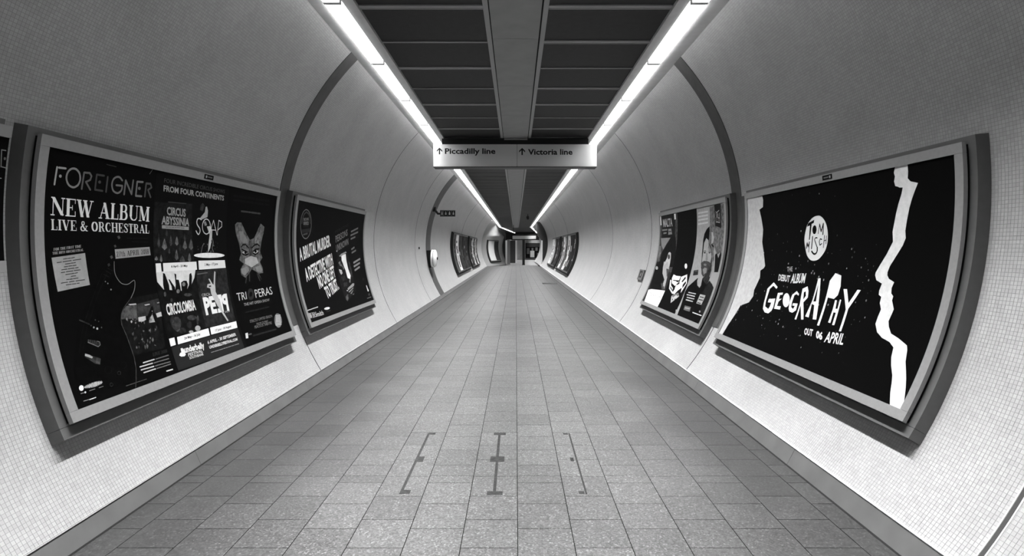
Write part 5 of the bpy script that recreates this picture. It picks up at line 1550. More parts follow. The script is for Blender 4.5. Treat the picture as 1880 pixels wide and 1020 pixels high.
["P","T",0,"stars",0.04,1,[2051,641,2049,644,2046,644,2045,641,2046,638,2049,638]],
["P","T",0,"stars",0.35,1,[858,231,856,235,852,235,850,231,852,226,856,226]],
["P","T",0,"stars",0.04,1,[1621,696,1619,701,1614,701,1611,696,1614,691,1619,691]],
["P","T",0,"stars",0.35,1,[939,374,938,378,935,378,933,374,935,371,938,371]],
["P","T",0,"stars",0.04,1,[1456,531,1454,535,1450,535,1448,531,1450,527,1454,527]],
["P","T",0,"stars",0.35,1,[168,636,166,639,163,639,162,636,163,633,166,633]],
["P","T",0,"stars",0.1,1,[1070,632,1067,638,1062,638,1060,632,1062,627,1067,627]],
["P","T",0,"stars",0.25,1,[2217,763,2213,772,2205,772,2201,763,2205,755,2213,755]],
["P","T",0,"stars",0.03,1,[1716,968,1714,973,1710,973,1708,968,1710,964,1714,964]],
["P","T",0,"stars",0.45,1,[2281,497,2278,504,2272,504,2269,497,2272,491,2278,491]],
["P","T",0,"stars",0.1,1,[950,784,947,789,942,789,940,784,942,779,947,779]],
["P","T",0,"stars",0.18,1,[2059,552,2057,556,2053,556,2051,552,2053,548,2057,548]],
["P","T",0,"stars",0.1,1,[2239,463,2236,468,2231,468,2229,463,2231,458,2236,458]],
["P","T",0,"stars",0.04,1,[2256,919,2254,922,2251,922,2250,919,2251,916,2254,916]],
["P","T",0,"stars",0.45,1,[1191,925,1187,933,1179,933,1175,925,1179,916,1187,916]],
["P","T",0,"stars",0.35,1,[1194,870,1192,873,1189,873,1188,870,1189,867,1192,867]],
["P","T",0,"stars",0.1,1,[1562,610,1560,614,1556,614,1554,610,1556,606,1560,606]],
["P","T",0,"stars",0.03,1,[528,664,526,668,522,668,520,664,522,660,526,660]],
["P","T",0,"stars",0.03,1,[820,500,818,505,813,505,810,500,813,494,818,494]],
["P","T",0,"stars",0.45,1,[1802,539,1798,547,1790,547,1786,539,1790,531,1798,531]],
["P","T",0,"stars",0.04,1,[1522,1041,1520,1045,1516,1045,1514,1041,1516,1037,1520,1037]],
["P","T",0,"stars",0.1,1,[1106,708,1104,712,1101,712,1100,708,1101,705,1104,705]],
["P","T",0,"stars",0.45,1,[754,445,751,452,745,452,742,445,745,439,751,439]],
["P","T",0,"stars",0.03,1,[678,596,676,600,672,600,670,596,672,592,676,592]],
["P","T",0,"stars",0.03,1,[1422,934,1420,938,1416,938,1414,934,1416,930,1420,930]],
["P","T",0,"stars",0.25,1,[499,677,496,683,490,683,487,677,490,671,496,671]],
["P","T",0,"stars",0.1,1,[345,393,342,399,336,399,333,393,336,386,342,386]],
["P","T",0,"stars",0.1,1,[1146,802,1144,805,1141,805,1140,802,1141,799,1144,799]],
["P","T",0,"stars",0.1,1,[863,437,859,445,851,445,847,437,851,429,859,429]],
["P","T",0,"stars",0.06,1,[1433,314,1431,318,1427,318,1425,314,1427,310,1431,310]],
["P","T",0,"stars",0.18,1,[722,733,720,737,716,737,714,733,716,728,720,728]],
["P","T",0,"stars",0.45,1,[1248,274,1244,282,1236,282,1232,274,1236,266,1244,266]],
["P","T",0,"stars",0.35,1,[1380,181,1377,186,1372,186,1370,181,1372,175,1377,175]],
["P","T",0,"stars",0.03,1,[1026,744,1024,748,1020,748,1018,744,1020,739,1024,739]],
["P","T",0,"stars",0.1,1,[437,473,435,477,431,477,429,473,431,469,435,469]],
["P","T",0,"stars",0.03,1,[1452,903,1450,908,1445,908,1442,903,1445,898,1450,898]],
["P","T",0,"stars",0.18,1,[530,33,528,36,526,36,524,33,526,30,528,30]],
["P","T",0,"stars",0.45,1,[392,701,388,709,380,709,376,701,380,693,388,693]],
["P","T",0,"stars",0.25,1,[2102,852,2099,858,2093,858,2090,852,2093,845,2099,845]],
["P","T",0,"stars",0.1,1,[768,623,765,630,759,630,756,623,759,617,765,617]],
["P","T",0,"stars",0.18,1,[228,314,226,318,222,318,220,314,222,310,226,310]],
["P","T",0,"stars",0.18,1,[1646,726,1644,731,1639,731,1636,726,1639,721,1644,721]],
["P","T",0,"stars",0.1,1,[1993,964,1989,972,1981,972,1977,964,1981,956,1989,956]],
["P","T",0,"stars",0.06,1,[535,155,533,159,529,159,527,155,529,151,533,151]],
["P","T",0,"stars",0.06,1,[1980,1014,1978,1018,1974,1018,1972,1014,1974,1010,1978,1010]],
["P","T",0,"stars",0.35,1,[2133,918,2131,923,2127,923,2125,918,2127,914,2131,914]],
["P","T",0,"stars",0.04,1,[2176,235,2174,239,2170,239,2168,235,2170,230,2174,230]],
["P","T",0,"stars",0.45,1,[469,945,465,954,457,954,453,945,457,937,465,937]],
["P","T",0,"stars",0.03,1,[1320,504,1318,508,1314,508,1312,504,1314,500,1318,500]],
["P","T",0,"stars",0.06,1,[2158,897,2156,902,2152,902,2150,897,2152,893,2156,893]],
["P","T",0,"stars",0.18,1,[704,301,702,306,696,306,694,301,696,296,702,296]],
["P","T",0,"stars",0.1,1,[1131,370,1129,374,1125,374,1123,370,1125,366,1129,366]],
["P","T",0,"stars",0.35,1,[229,705,228,708,225,708,223,705,225,702,228,702]],
["P","T",0,"stars",0.35,1,[1229,183,1226,188,1221,188,1219,183,1221,178,1226,178]],
["P","T",0,"stars",0.03,1,[1237,1090,1235,1094,1231,1094,1229,1090,1231,1085,1235,1085]],
["P","T",0,"stars",0.06,1,[883,247,881,252,876,252,873,247,876,242,881,242]],
["P","T",0,"stars",0.03,1,[503,628,501,632,497,632,495,628,497,624,501,624]],
["P","T",0,"stars",0.04,1,[743,524,740,529,735,529,733,524,735,519,740,519]],
["P","M",0,"holiday_photo",0.12,1,[-141,1603,1050,1581,1059,908,1145,599,-285,535]],
["P","M",0,"title_panel",0.035,2,[113,1570,936,1557,908,1156,118,1163]],
["P","M",0,"paper_clip",0.8,3,[-35,1545,62,1547,86,1391,-32,1390]],
["P","M",0,"paper_clip",0.8,3,[877,1540,967,1540,967,1447,877,1449]],
["T","M",0,"title_lettering",0.5,3,"MALTA","sans",0.03,[195,1356,766,1350,177,1491]],
["S","M",0,"small_print",0.3,3,29.1,[141,1299,189,1299]],
["S","M",0,"small_print",0.3,3,28.8,[208,1299,320,1299]],
["S","M",0,"small_print",0.3,3,28.3,[338,1299,440,1299]],
["S","M",0,"small_print",0.3,3,28.8,[218,1243,300,1244]],
["S","M",0,"small_print",0.3,3,28.6,[317,1244,397,1246]],
["P","M",0,"small_print",0.35,3,[509,1309,683,1308,750,1214,519,1210]],
["S","M",0,"small_print",0.08,4,17.2,[540,1262,597,1262]],
["S","M",0,"small_print",0.08,4,17.0,[612,1262,694,1262]],
["P","M",0,"holiday_photo",0.33,2,[54,1160,665,1160,442,1055,281,959,144,1024]],
["P","M",0,"holiday_photo",0.025,2,[667,1155,733,1201,915,1218,1004,1072,1059,908,1091,681,191,649,200,900,431,1034]],
["P","M",0,"holiday_photo",0.25,2,[-9,1024,101,1024,175,900,94,784,97,692,7,875]],
["P","M",0,"holiday_photo",0.6,3,[650,909,728,920,800,900,838,821,851,736,859,672,517,660,553,761,611,817]],
["P","M",0,"holiday_photo",0.5,3,[467,753,720,760,865,659,882,555,928,440,970,295,786,377,794,454,562,552,491,658]],
["P","M",0,"holiday_photo",0.12,4,[780,841,783,816,760,800,718,799,673,814,643,839,640,864,665,880,707,881,751,866]],
["P","M",0,"holiday_photo",0.15,4,[714,642,865,636,906,533,871,508]],
["P","M",0,"holiday_photo",0.02,2,[-60,740,379,751,566,552,786,453,652,386,828,290,110,238,7,487]],
["P","M",0,"holiday_photo",0.5,3,[186,632,189,613,160,600,108,598,54,608,19,626,16,645,47,658,99,660,152,650]],
["P","M",0,"holiday_photo",0.12,3,[680,382,878,396,970,295,848,291]],
["P","M",0,"white_label",0.9,3,[39,219,221,247,1052,286,1209,-26,20,-50,146,-8]],
["S","M",0,"white_label_script",0.45,4,8.8,[232,123,240,190,384,163,316,118,486,160,566,154,619,170,675,158,717,194,826,135,839,168,977,162]],
["S","M",0,"white_label_script",0.6,4,8.9,[388,92,467,93]],
["S","M",0,"white_label_script",0.6,4,8.8,[484,93,547,94]],
["S","M",0,"white_label_script",0.6,4,8.7,[564,94,658,96]],
["S","M",0,"white_label_script",0.6,4,8.6,[674,96,740,97]],
["P","M",1,"dot",0.8,2,[1771,718,1777,704,1773,691,1760,682,1739,678,1713,680,1686,688,1663,700,1647,714,1641,730,1645,743,1660,752,1682,755,1708,753,1734,745,1756,733]],
["S","M",1,"dot",0.06,2,6.1,[1723,644,1733,607]],
["P","M",1,"emblem",0.8,2,[1110,475,1185,468,1218,422,1443,370,1390,343,1508,290,1485,265,1213,334]],
["P","M",1,"emblem",0.9,3,[1179,502,1209,566,1373,552,1595,556,1568,491,1276,482,1273,468,1596,474,1533,434,1467,396,1262,427]],
["P","M",1,"emblem",0.85,2,[1616,548,1865,600,1970,474,1848,315,1816,384,1677,422,1620,462]],
["P","M",1,"emblem",0.9,3,[1506,410,1662,445,1792,388,1668,334,1573,268,1486,283]],
["P","M",1,"emblem",0.6,2,[1489,243,1736,307,1836,262,1589,129,1508,208]],
["P","M",1,"emblem",0.01,4,[1708,484,1815,564,1860,540,1756,471]],
["P","M",1,"emblem",0.01,4,[1808,437,1892,500,1937,472,1847,386]],
["P","M",1,"emblem",0.01,4,[1236,416,1322,408,1528,345,1485,336,1257,393]],
["P","M",1,"emblem",0.01,4,[1236,377,1484,308,1431,306,1273,348]],
["P","M",1,"emblem",0.01,4,[1431,477,1570,483,1560,458,1465,463]],
["P","M",1,"emblem",0.01,4,[1503,438,1607,448,1589,416]],
["P","M",1,"emblem",0.25,3,[1496,244,1647,294,1780,300,1799,258,1680,269,1573,215]],
["P","M",1,"emblem",0.02,4,[1578,198,1607,209,1632,181,1608,173]],
["P","M",1,"emblem",0.02,4,[1690,209,1718,220,1742,192,1718,184]],
["P","M",1,"emblem",0.06,2,[1927,292,1965,314,2010,299,1951,273]],
["S","M",1,"small_print",0.017,2,19.9,[1121,1414,1240,1412]],
["S","M",1,"small_print",0.017,2,19.6,[1273,1411,1367,1409]],
["S","M",1,"small_print",0.017,2,19.0,[1399,1408,1590,1404]],
["S","M",1,"small_print",0.017,2,18.5,[1620,1403,1789,1400]],
["S","M",1,"small_print",0.017,2,19.9,[1118,1364,1230,1362]],
["S","M",1,"small_print",0.017,2,19.5,[1263,1362,1390,1359]],
["S","M",1,"small_print",0.017,2,19.0,[1422,1359,1644,1355]],
["S","M",1,"small_print",0.017,2,18.6,[1674,1355,1787,1353]],
["S","M",1,"small_print",0.017,2,19.9,[1119,1293,1253,1292]],
["S","M",1,"small_print",0.017,2,19.5,[1286,1292,1438,1291]],
["S","M",1,"small_print",0.017,2,19.1,[1470,1290,1615,1289]],
["S","M",1,"small_print",0.017,2,18.8,[1645,1289,1788,1288]],
["P","M",1,"emblem",0.4,2,[1957,67,2040,77,2076,32,1995,30]],
["P","M",2,"portrait_photo",0.42,1,[1928,1549,3053,1541,3194,691,1896,633]],
["P","M",2,"portrait_photo",0.22,2,[2529,1524,2732,1534,3072,1531,3061,957,2867,899,2746,1006,2639,1215,2524,1291]],
["P","M",2,"portrait_photo",0.02,2,[2997,957,3066,846,3113,688,2900,678,2811,899,2853,932,2941,860]],
["P","M",2,"corner_tag",0.03,3,[2706,1544,2925,1543,2935,1236,2715,1275]],
["S","M",2,"corner_tag_print",0.5,4,9.8,[2750,1458,2771,1383]],
["S","M",2,"corner_tag_print",0.5,4,9.8,[2802,1439,2793,1374]],
["S","M",2,"corner_tag_print",0.5,4,9.8,[2863,1463,2775,1440]],
["S","M",2,"corner_tag_print",0.5,4,9.8,[2748,1376,2761,1314]],
["S","M",2,"corner_tag_print",0.5,4,9.8,[2823,1421,2827,1315]],
["S","M",2,"corner_tag_print",0.5,4,9.7,[2875,1426,2882,1312]],
["S","M",2,"corner_tag_print",0.5,4,9.7,[2770,1322,2882,1308]],
["S","M",2,"corner_tag_print",0.5,4,9.7,[2820,1372,2878,1365]],
["S","M",2,"quote_print",0.6,2,23.1,[2068,1476,2142,1476]],
["S","M",2,"quote_print",0.6,2,22.6,[2166,1476,2278,1476]],
["S","M",2,"quote_print",0.6,2,22.1,[2302,1476,2448,1475]],
["S","M",2,"quote_print",0.6,2,23.1,[2062,1427,2176,1427]],
["S","M",2,"quote_print",0.6,2,22.8,[2201,1428,2268,1428]],
["S","M",2,"quote_print",0.6,2,22.3,[2292,1428,2443,1428]],
["S","M",2,"quote_print",0.6,2,23.1,[2058,1378,2148,1378]],
["S","M",2,"quote_print",0.6,2,22.6,[2173,1379,2329,1380]],
["S","M",2,"quote_print",0.6,2,22.3,[2353,1380,2440,1381]],
["S","M",2,"quote_print",0.6,2,23.1,[2057,1324,2199,1326]],
["S","M",2,"quote_print",0.6,2,22.6,[2224,1326,2308,1328]],
["S","M",2,"quote_print",0.6,2,22.3,[2331,1328,2438,1330]],
["P","M",2,"portrait_photo",0.012,3,[2508,1276,2404,1240,2323,1182,2290,1095,2306,919,2382,708,2790,724,2720,881,2628,1006,2523,1057,2547,1125]],
["P","M",2,"portrait_photo",0.2,4,[2524,1291,2612,1241,2692,1172,2733,1105,2735,1039,2746,956,2803,857,2828,725,2774,723,2710,881,2616,1006,2515,1058,2520,1177]],
["P","M",2,"portrait_photo",0.45,5,[2593,1200,2654,1190,2713,1122,2684,1056,2608,1031,2627,1090]],
["P","M",2,"portrait_photo",0.01,5,[2627,1048,2732,1014,2728,989,2649,1014]],
["P","M",2,"portrait_photo",0.42,4,[2412,1121,2498,1092,2549,1006,2656,951,2700,872,2697,788,2686,720,2407,709,2358,831,2345,937,2344,1059]],
["P","M",2,"portrait_photo",0.25,5,[2515,1058,2629,972,2673,922,2574,930,2526,989]],
["P","M",2,"portrait_photo",0.05,5,[2460,924,2457,919,2443,915,2422,914,2400,915,2382,918,2374,923,2378,928,2392,931,2413,933,2435,932,2452,928]],
["P","M",2,"portrait_photo",0.05,5,[2638,925,2635,920,2623,917,2604,916,2584,917,2568,920,2561,924,2564,929,2577,933,2596,934,2616,933,2631,930]],
["S","M",2,"portrait_photo",0.1,5,8.7,[2359,941,2417,948,2458,942]],
["S","M",2,"portrait_photo",0.1,5,8.5,[2544,942,2590,948,2641,940]],
["P","M",2,"portrait_photo",0.3,5,[2479,920,2524,921,2584,832,2545,814,2494,830]],
["P","M",2,"portrait_photo",0.1,5,[2340,781,2434,812,2554,815,2681,799,2692,717,2630,635,2556,599,2464,632]],
["P","M",2,"portrait_photo",0.3,6,[2463,699,2528,725,2628,715,2627,659,2556,627]],
["P","M",2,"portrait_photo",0.25,6,[2448,765,2495,778,2581,769,2554,747,2488,745]],
["P","M",2,"portrait_photo",0.06,4,[2681,799,2801,812,2827,704,2815,631,2801,566,2760,508,2525,564,2577,600,2685,708]],
["P","M",2,"portrait_photo",0.35,5,[2756,810,2791,811,2834,713,2803,612,2776,615,2796,694]],
["P","M",2,"jacket_print",0.012,3,[2345,570,2073,433,2018,353,2174,-136,3187,-73,3150,455,3055,483,2817,562,2760,508,2521,568]],
["P","M",2,"jacket_print",0.035,4,[2817,562,2939,529,3049,485,3044,415,3064,136,2911,135,2711,391,2760,508]],
["S","M",2,"jacket_print",0.25,5,6.0,[2821,563,2940,527,3046,483]],
["P","M",2,"portrait_photo",0.42,5,[2381,578,2543,568,2570,480,2542,446,2430,475,2368,530]],
["P","M",2,"small_tag",0.05,3,[2110,667,2293,687,2327,616,2130,596]],
["S","M",2,"small_tag",0.2,4,9.4,[2162,657,2277,670]],
["S","M",2,"small_print",0.55,4,15.7,[2175,353,2265,354]],
["S","M",2,"small_print",0.55,4,15.6,[2280,354,2331,355]],
["S","M",2,"small_print",0.55,4,15.4,[2346,355,2425,356]],
["S","M",2,"small_print",0.55,4,15.4,[2438,356,2479,356]],
["S","M",2,"small_print",0.55,4,15.8,[2142,317,2232,318]],
["S","M",2,"small_print",0.55,4,15.6,[2248,319,2292,319]],
["S","M",2,"small_print",0.55,4,15.4,[2308,319,2403,320]],
["S","M",2,"small_print",0.55,4,15.3,[2418,320,2479,321]],
["S","M",2,"small_print",0.55,4,15.6,[2192,281,2250,282]],
["S","M",2,"small_print",0.55,4,15.5,[2265,282,2333,283]],
["S","M",2,"small_print",0.55,4,15.4,[2348,283,2412,284]],
["S","M",2,"small_print",0.55,4,15.2,[2426,284,2494,285]],
["S","M",2,"small_print",0.55,4,15.6,[2190,245,2225,245]],
["S","M",2,"small_print",0.55,4,15.4,[2239,246,2337,246]],
["S","M",2,"small_print",0.55,4,15.2,[2351,246,2436,247]],
["S","M",2,"small_print",0.55,4,15.1,[2449,247,2481,248]],
["P","M",2,"review_box",0.45,5,[2650,367,2854,369,2836,240,2638,239]],
["S","M",2,"review_box",0.03,6,12.0,[2675,335,2822,335]],
["S","M",2,"review_box",0.03,6,12.0,[2676,297,2822,299]],
["S","M",2,"review_box",0.03,6,12.0,[2672,253,2794,253]],
["P","M",2,"review_box",0.2,4,[2252,166,2506,170,2534,105,2266,103]],
["S","M",2,"review_box",0.4,5,17.7,[2296,135,2350,137]],
["S","M",2,"review_box",0.4,5,17.7,[2362,138,2396,139]],
["S","M",2,"review_box",0.4,5,17.5,[2408,139,2485,143]],
["P","M",2,"small_print",0.4,5,[2908,154,2913,146,2907,140,2891,138,2873,141,2858,148,2853,156,2859,163,2875,165,2894,162]],
["S","M",2,"small_print",0.7,5,12.8,[2658,110,2699,110]],
["S","M",2,"small_print",0.7,5,12.5,[2716,110,2798,110]],
["S","M",2,"small_print",0.7,5,12.4,[2814,110,2878,110]],
["S","M",2,"small_print",0.7,5,12.2,[2894,110,2998,111]],
["S","N",0,"headline",0.3,2,5.3,[2997,573,2974,573,2981,487,3006,485]],
["P","N",0,"headline",0.2,2,[3004,533,3003,528,3000,524,2996,524,2992,526,2991,530,2991,535,2994,538,2998,539,3002,537]],
["S","N",0,"headline",0.5,2,3.9,[2978,428,2988,428]]
]
GLYPH = {}


def sans_glyphs(txt, bold):
    """outline text turned to triangles: x from 0 to 1, y with cap height 1"""
    key = (txt, bold)
    if key in GLYPH:
        return GLYPH[key]
    cu = bpy.data.curves.new('lettering', 'FONT')
    cu.body = txt
    cu.resolution_u = 2
    cu.offset = bold
    ob = bpy.data.objects.new('lettering', cu)
    COL.objects.link(ob)
    dg = bpy.context.evaluated_depsgraph_get()
    me = bpy.data.meshes.new_from_object(ob.evaluated_get(dg))
    me.calc_loop_triangles()
    vs = [tuple(v.co[:2]) for v in me.vertices]
    tr = [tuple(t.vertices) for t in me.loop_triangles]
    bpy.data.objects.remove(ob)
    bpy.data.curves.remove(cu)
    bpy.data.meshes.remove(me)
    x0, x1 = min(v[0] for v in vs), max(v[0] for v in vs)
    tris = [[((vs[i][0] - x0) / (x1 - x0), vs[i][1] / 0.73) for i in t] for t in tr]
    GLYPH[key] = tris
    return tris


# a small high-contrast serif alphabet drawn with a broad horizontal pen: (pen width, pen height, points)
TK, TN = .205, .06


def _arc(cx, cy, rx, ry, a0, a1, n=12):
    return [(cx + rx * math.cos(math.radians(a0 + (a1 - a0) * i / n)), cy + ry * math.sin(math.radians(a0 + (a1 - a0) * i / n))) for i in range(n + 1)]


def _v(x, y0=0.02, y1=.98, w=TK):
    return (w, .04, [(x, y0), (x, y1)])


def _s(x, y, w=.3):
    return (.03, TN, [(x - w / 2, y), (x + w / 2, y)])


SERIF = {
    'N': (.95, [_v(.14, w=.05), (TK, .04, [(.16, .96), (.78, .04)]), _v(.80, w=.05), _s(.12, .02, .24), _s(.12, .98, .22), _s(.82, .98, .24)]),
    'E': (.78, [_v(.2), _s(.38, .98, .66), _s(.38, .02, .7), _s(.36, .5, .3), (.04, .04, [(.70, .98), (.70, .76)]), (.04, .04, [(.73, .02), (.72, .28)]), (.04, .04, [(.5, .38), (.5, .62)])]),
    'W': (1.3, [(TK, .04, [(.16, .98), (.42, .02)]), (.05, .04, [(.42, .04), (.66, .98)]), (TK, .04, [(.62, .98), (.88, .02)]), (.05, .04, [(.88, .04), (1.14, .98)]), _s(.15, .98, .32), _s(.62, .98, .3), _s(1.14, .98, .26)]),
    'A': (.95, [(.05, .04, [(.14, .02), (.46, .98)]), (TK, .04, [(.46, .96), (.76, .02)]), _s(.40, .34, .4), _s(.14, .02, .26), _s(.76, .02, .34)]),
    'L': (.74, [_v(.2), _s(.2, .98, .34), _s(.36, .02, .66), (.04, .04, [(.68, .02), (.68, .32)])]),
    'B': (.86, [_v(.2), _s(.3, .98, .5), _s(.3, .02, .54), _s(.4, .53, .3)] + [(.15, .03, _arc(.46, .755, .18, .225, 90, -90)), (.17, .03, _arc(.48, .275, .22, .255, 90, -90))]),
    'U': (.95, [_v(.2, .28, .98), (.12, .04, [(.2, .3)] + _arc(.49, .30, .29, .28, 180, 300)), (.05, .04, _arc(.49, .30, .30, .28, 300, 360) + [(.79, .98)]), _s(.2, .98, .34), _s(.79, .98, .26)]),
    'M': (1.15, [_v(.14, w=.05), (TK, .04, [(.2, .96), (.52, .06)]), (.05, .04, [(.52, .06), (.86, .96)]), _v(.92), _s(.14, .02, .24), _s(.92, .02, .34), _s(.14, .98, .22), _s(.92, .98, .3)]),
    'I': (.44, [_v(.22), _s(.22, .98, .36), _s(.22, .02, .36)]),
    'V': (.95, [(TK, .04, [(.18, .98), (.48, .02)]), (.05, .04, [(.48, .04), (.80, .98)]), _s(.18, .98, .34), _s(.80, .98, .26)]),
    'O': (.95, [(TK, .04, _arc(.47, .5, .32, .47, 80, 280)), (TK, .04, _arc(.47, .5, .32, .47, -100, 100))]),
    'C': (.86, [(TK, .04, _arc(.47, .5, .32, .47, 60, 300)), (.05, .04, [(.68, .92), (.74, .66)]), (.05, .04, [(.62, .08), (.76, .3)])]),
    'R': (.9, [_v(.2), _s(.3, .98, .5), _s(.2, .02, .34), _s(.4, .5, .3), (.15, .03, _arc(.46, .74, .19, .24, 90, -90)), (.15, .04, [(.46, .5), (.62, .3), (.66, .08), (.8, .04)])]),
    'H': (1.0, [_v(.2), _v(.78), _s(.49, .5, .5), _s(.2, .98, .34), _s(.2, .02, .34), _s(.78, .98, .34), _s(.78, .02, .34)]),
    'S': (.72, [(.06, .04, [(.62, .7), (.60, .95)]), (.1, .05, _arc(.38, .76, .22, .21, 40, 200)), (.18, .05, [(.18, .70), (.34, .54), (.5, .42), (.56, .3)]), (.1, .05, _arc(.36, .24, .22, .21, 20, -150)), (.05, .04, [(.12, .06), (.13, .3)])]),
    'T': (.82, [_v(.41), _s(.41, .98, .7), _s(.41, .02, .36), (.04, .04, [(.08, .98), (.07, .72)]), (.04, .04, [(.74, .98), (.75, .72)])]),
    'F': (.76, [_v(.2), _s(.36, .98, .66), _s(.2, .02, .36), _s(.36, .5, .3), (.04, .04, [(.68, .98), (.68, .74)])]),
    'P': (.82, [_v(.2), _s(.3, .98, .5), _s(.2, .02, .36), _s(.4, .47, .3), (.15, .03, _arc(.46, .725, .2, .255, 90, -90))]),
    '&': (1.0, [(.1, .05, _arc(.38, .78, .15, .18, -60, 220)), (.16, .05, [(.26, .68), (.5, .3), (.8, .03)]), (.14, .05, _arc(.34, .25, .24, .24, 100, 320)), (.06, .05, [(.52, .1), (.74, .3), (.82, .5)]), _s(.82, .5, .26), _s(.86, .02, .2)]),
    '2': (.66, [(.1, .05, _arc(.33, .76, .2, .21, 190, -30)), (.14, .05, [(.5, .66), (.3, .3), (.14, .06)]), _s(.34, .05, .5), (.05, .04, [(.58, .05), (.62, .26)])]),
    '7': (.66, [_s(.34, .95, .5), (.05, .04, [(.1, .95), (.08, .72)]), (.14, .05, [(.56, .92), (.34, .5), (.28, .04)])]),
    '0': (.7, [(.15, .04, _arc(.35, .5, .2, .46, 80, 280)), (.15, .04, _arc(.35, .5, .2, .46, -100, 100))]),
    '1': (.44, [_v(.22), _s(.22, .02, .36), (.05, .04, [(.06, .82), (.2, .96)])]),
    '8': (.7, [(.12, .05, _arc(.35, .74, .18, .22, 0, 360, 18)), (.14, .05, _arc(.35, .26, .21, .24, 0, 360, 18))]),
    't': (.5, [_v(.22, .1, .9, .14), _s(.24, .68, .36), _s(.3, .03, .2)]),
    'h': (.7, [_v(.18, w=.14), _v(.5, .02, .5, .14), (.08, .05, _arc(.36, .48, .16, .16, 160, 0)), _s(.18, .02, .3), _s(.5, .02, .3), _s(.12, .98, .2)]),
    ' ': (.36, []),
}


def hull(pts):
    pts = sorted(set(pts))
    if len(pts) < 3:
        return pts

    def half(ps):
        h = []
        for p in ps:
            while len(h) > 1 and (h[-1][0] - h[-2][0]) * (p[1] - h[-2][1]) - (h[-1][1] - h[-2][1]) * (p[0] - h[-2][0]) <= 0:
                h.pop()
            h.append(p)
        return h[:-1]
    return half(pts) + half(pts[::-1])


def serif_glyphs(txt):
    x = 0
    polys = []
    for ch in txt:
        w, strokes = SERIF[ch]
        for pw, ph, pts in strokes:
            for a, b in zip(pts, pts[1:]):
                polys.append(hull([(x + p[0] + dx * pw / 2, p[1] + dy * ph / 2) for p in (a, b) for dx in (-1, 1) for dy in (-1, 1)]))
        x += w + .04
    return [[(px / x, py) for px, py in p] for p in polys]


def pen_polys(w, pts):
    """round pen stroke in millimetres"""
    n = 8
    r = w / 2
    circ = [(r * math.cos(2 * math.pi * k / n), r * math.sin(2 * math.pi * k / n)) for k in range(n)]
    out = []
    for a, b in zip(pts, pts[1:]):
        out.append(hull([(round(p[0] + c[0], 3), round(p[1] + c[1], 3)) for p in (a, b) for c in circ]))
    return out


def clip(poly, x0, x1, y0, y1):
    for ax, lim, sg in ((0, x0, 1), (0, x1, -1), (1, y0, 1), (1, y1, -1)):
        out = []
        for i, p in enumerate(poly):
            q = poly[i - 1]
            pi, qi = sg * (p[ax] - lim) >= 0, sg * (q[ax] - lim) >= 0
            if pi != qi:
                t = (lim - q[ax]) / (p[ax] - q[ax])
                out.append((q[0] + (p[0] - q[0]) * t, q[1] + (p[1] - q[1]) * t))
            if pi:
                out.append(p)
        poly = out
        if len(poly) < 3:
            return []
    return poly


MASS = ('stars', 'audience_photo', 'acrobats_photo', 'bath_acrobat', 'small_print', 'dancers_photo', 'guitar_print', 'tour_dates', 'track_list_print', 'cover_artwork', 'streaming_logo', 'quote_print', 'mask_artwork')


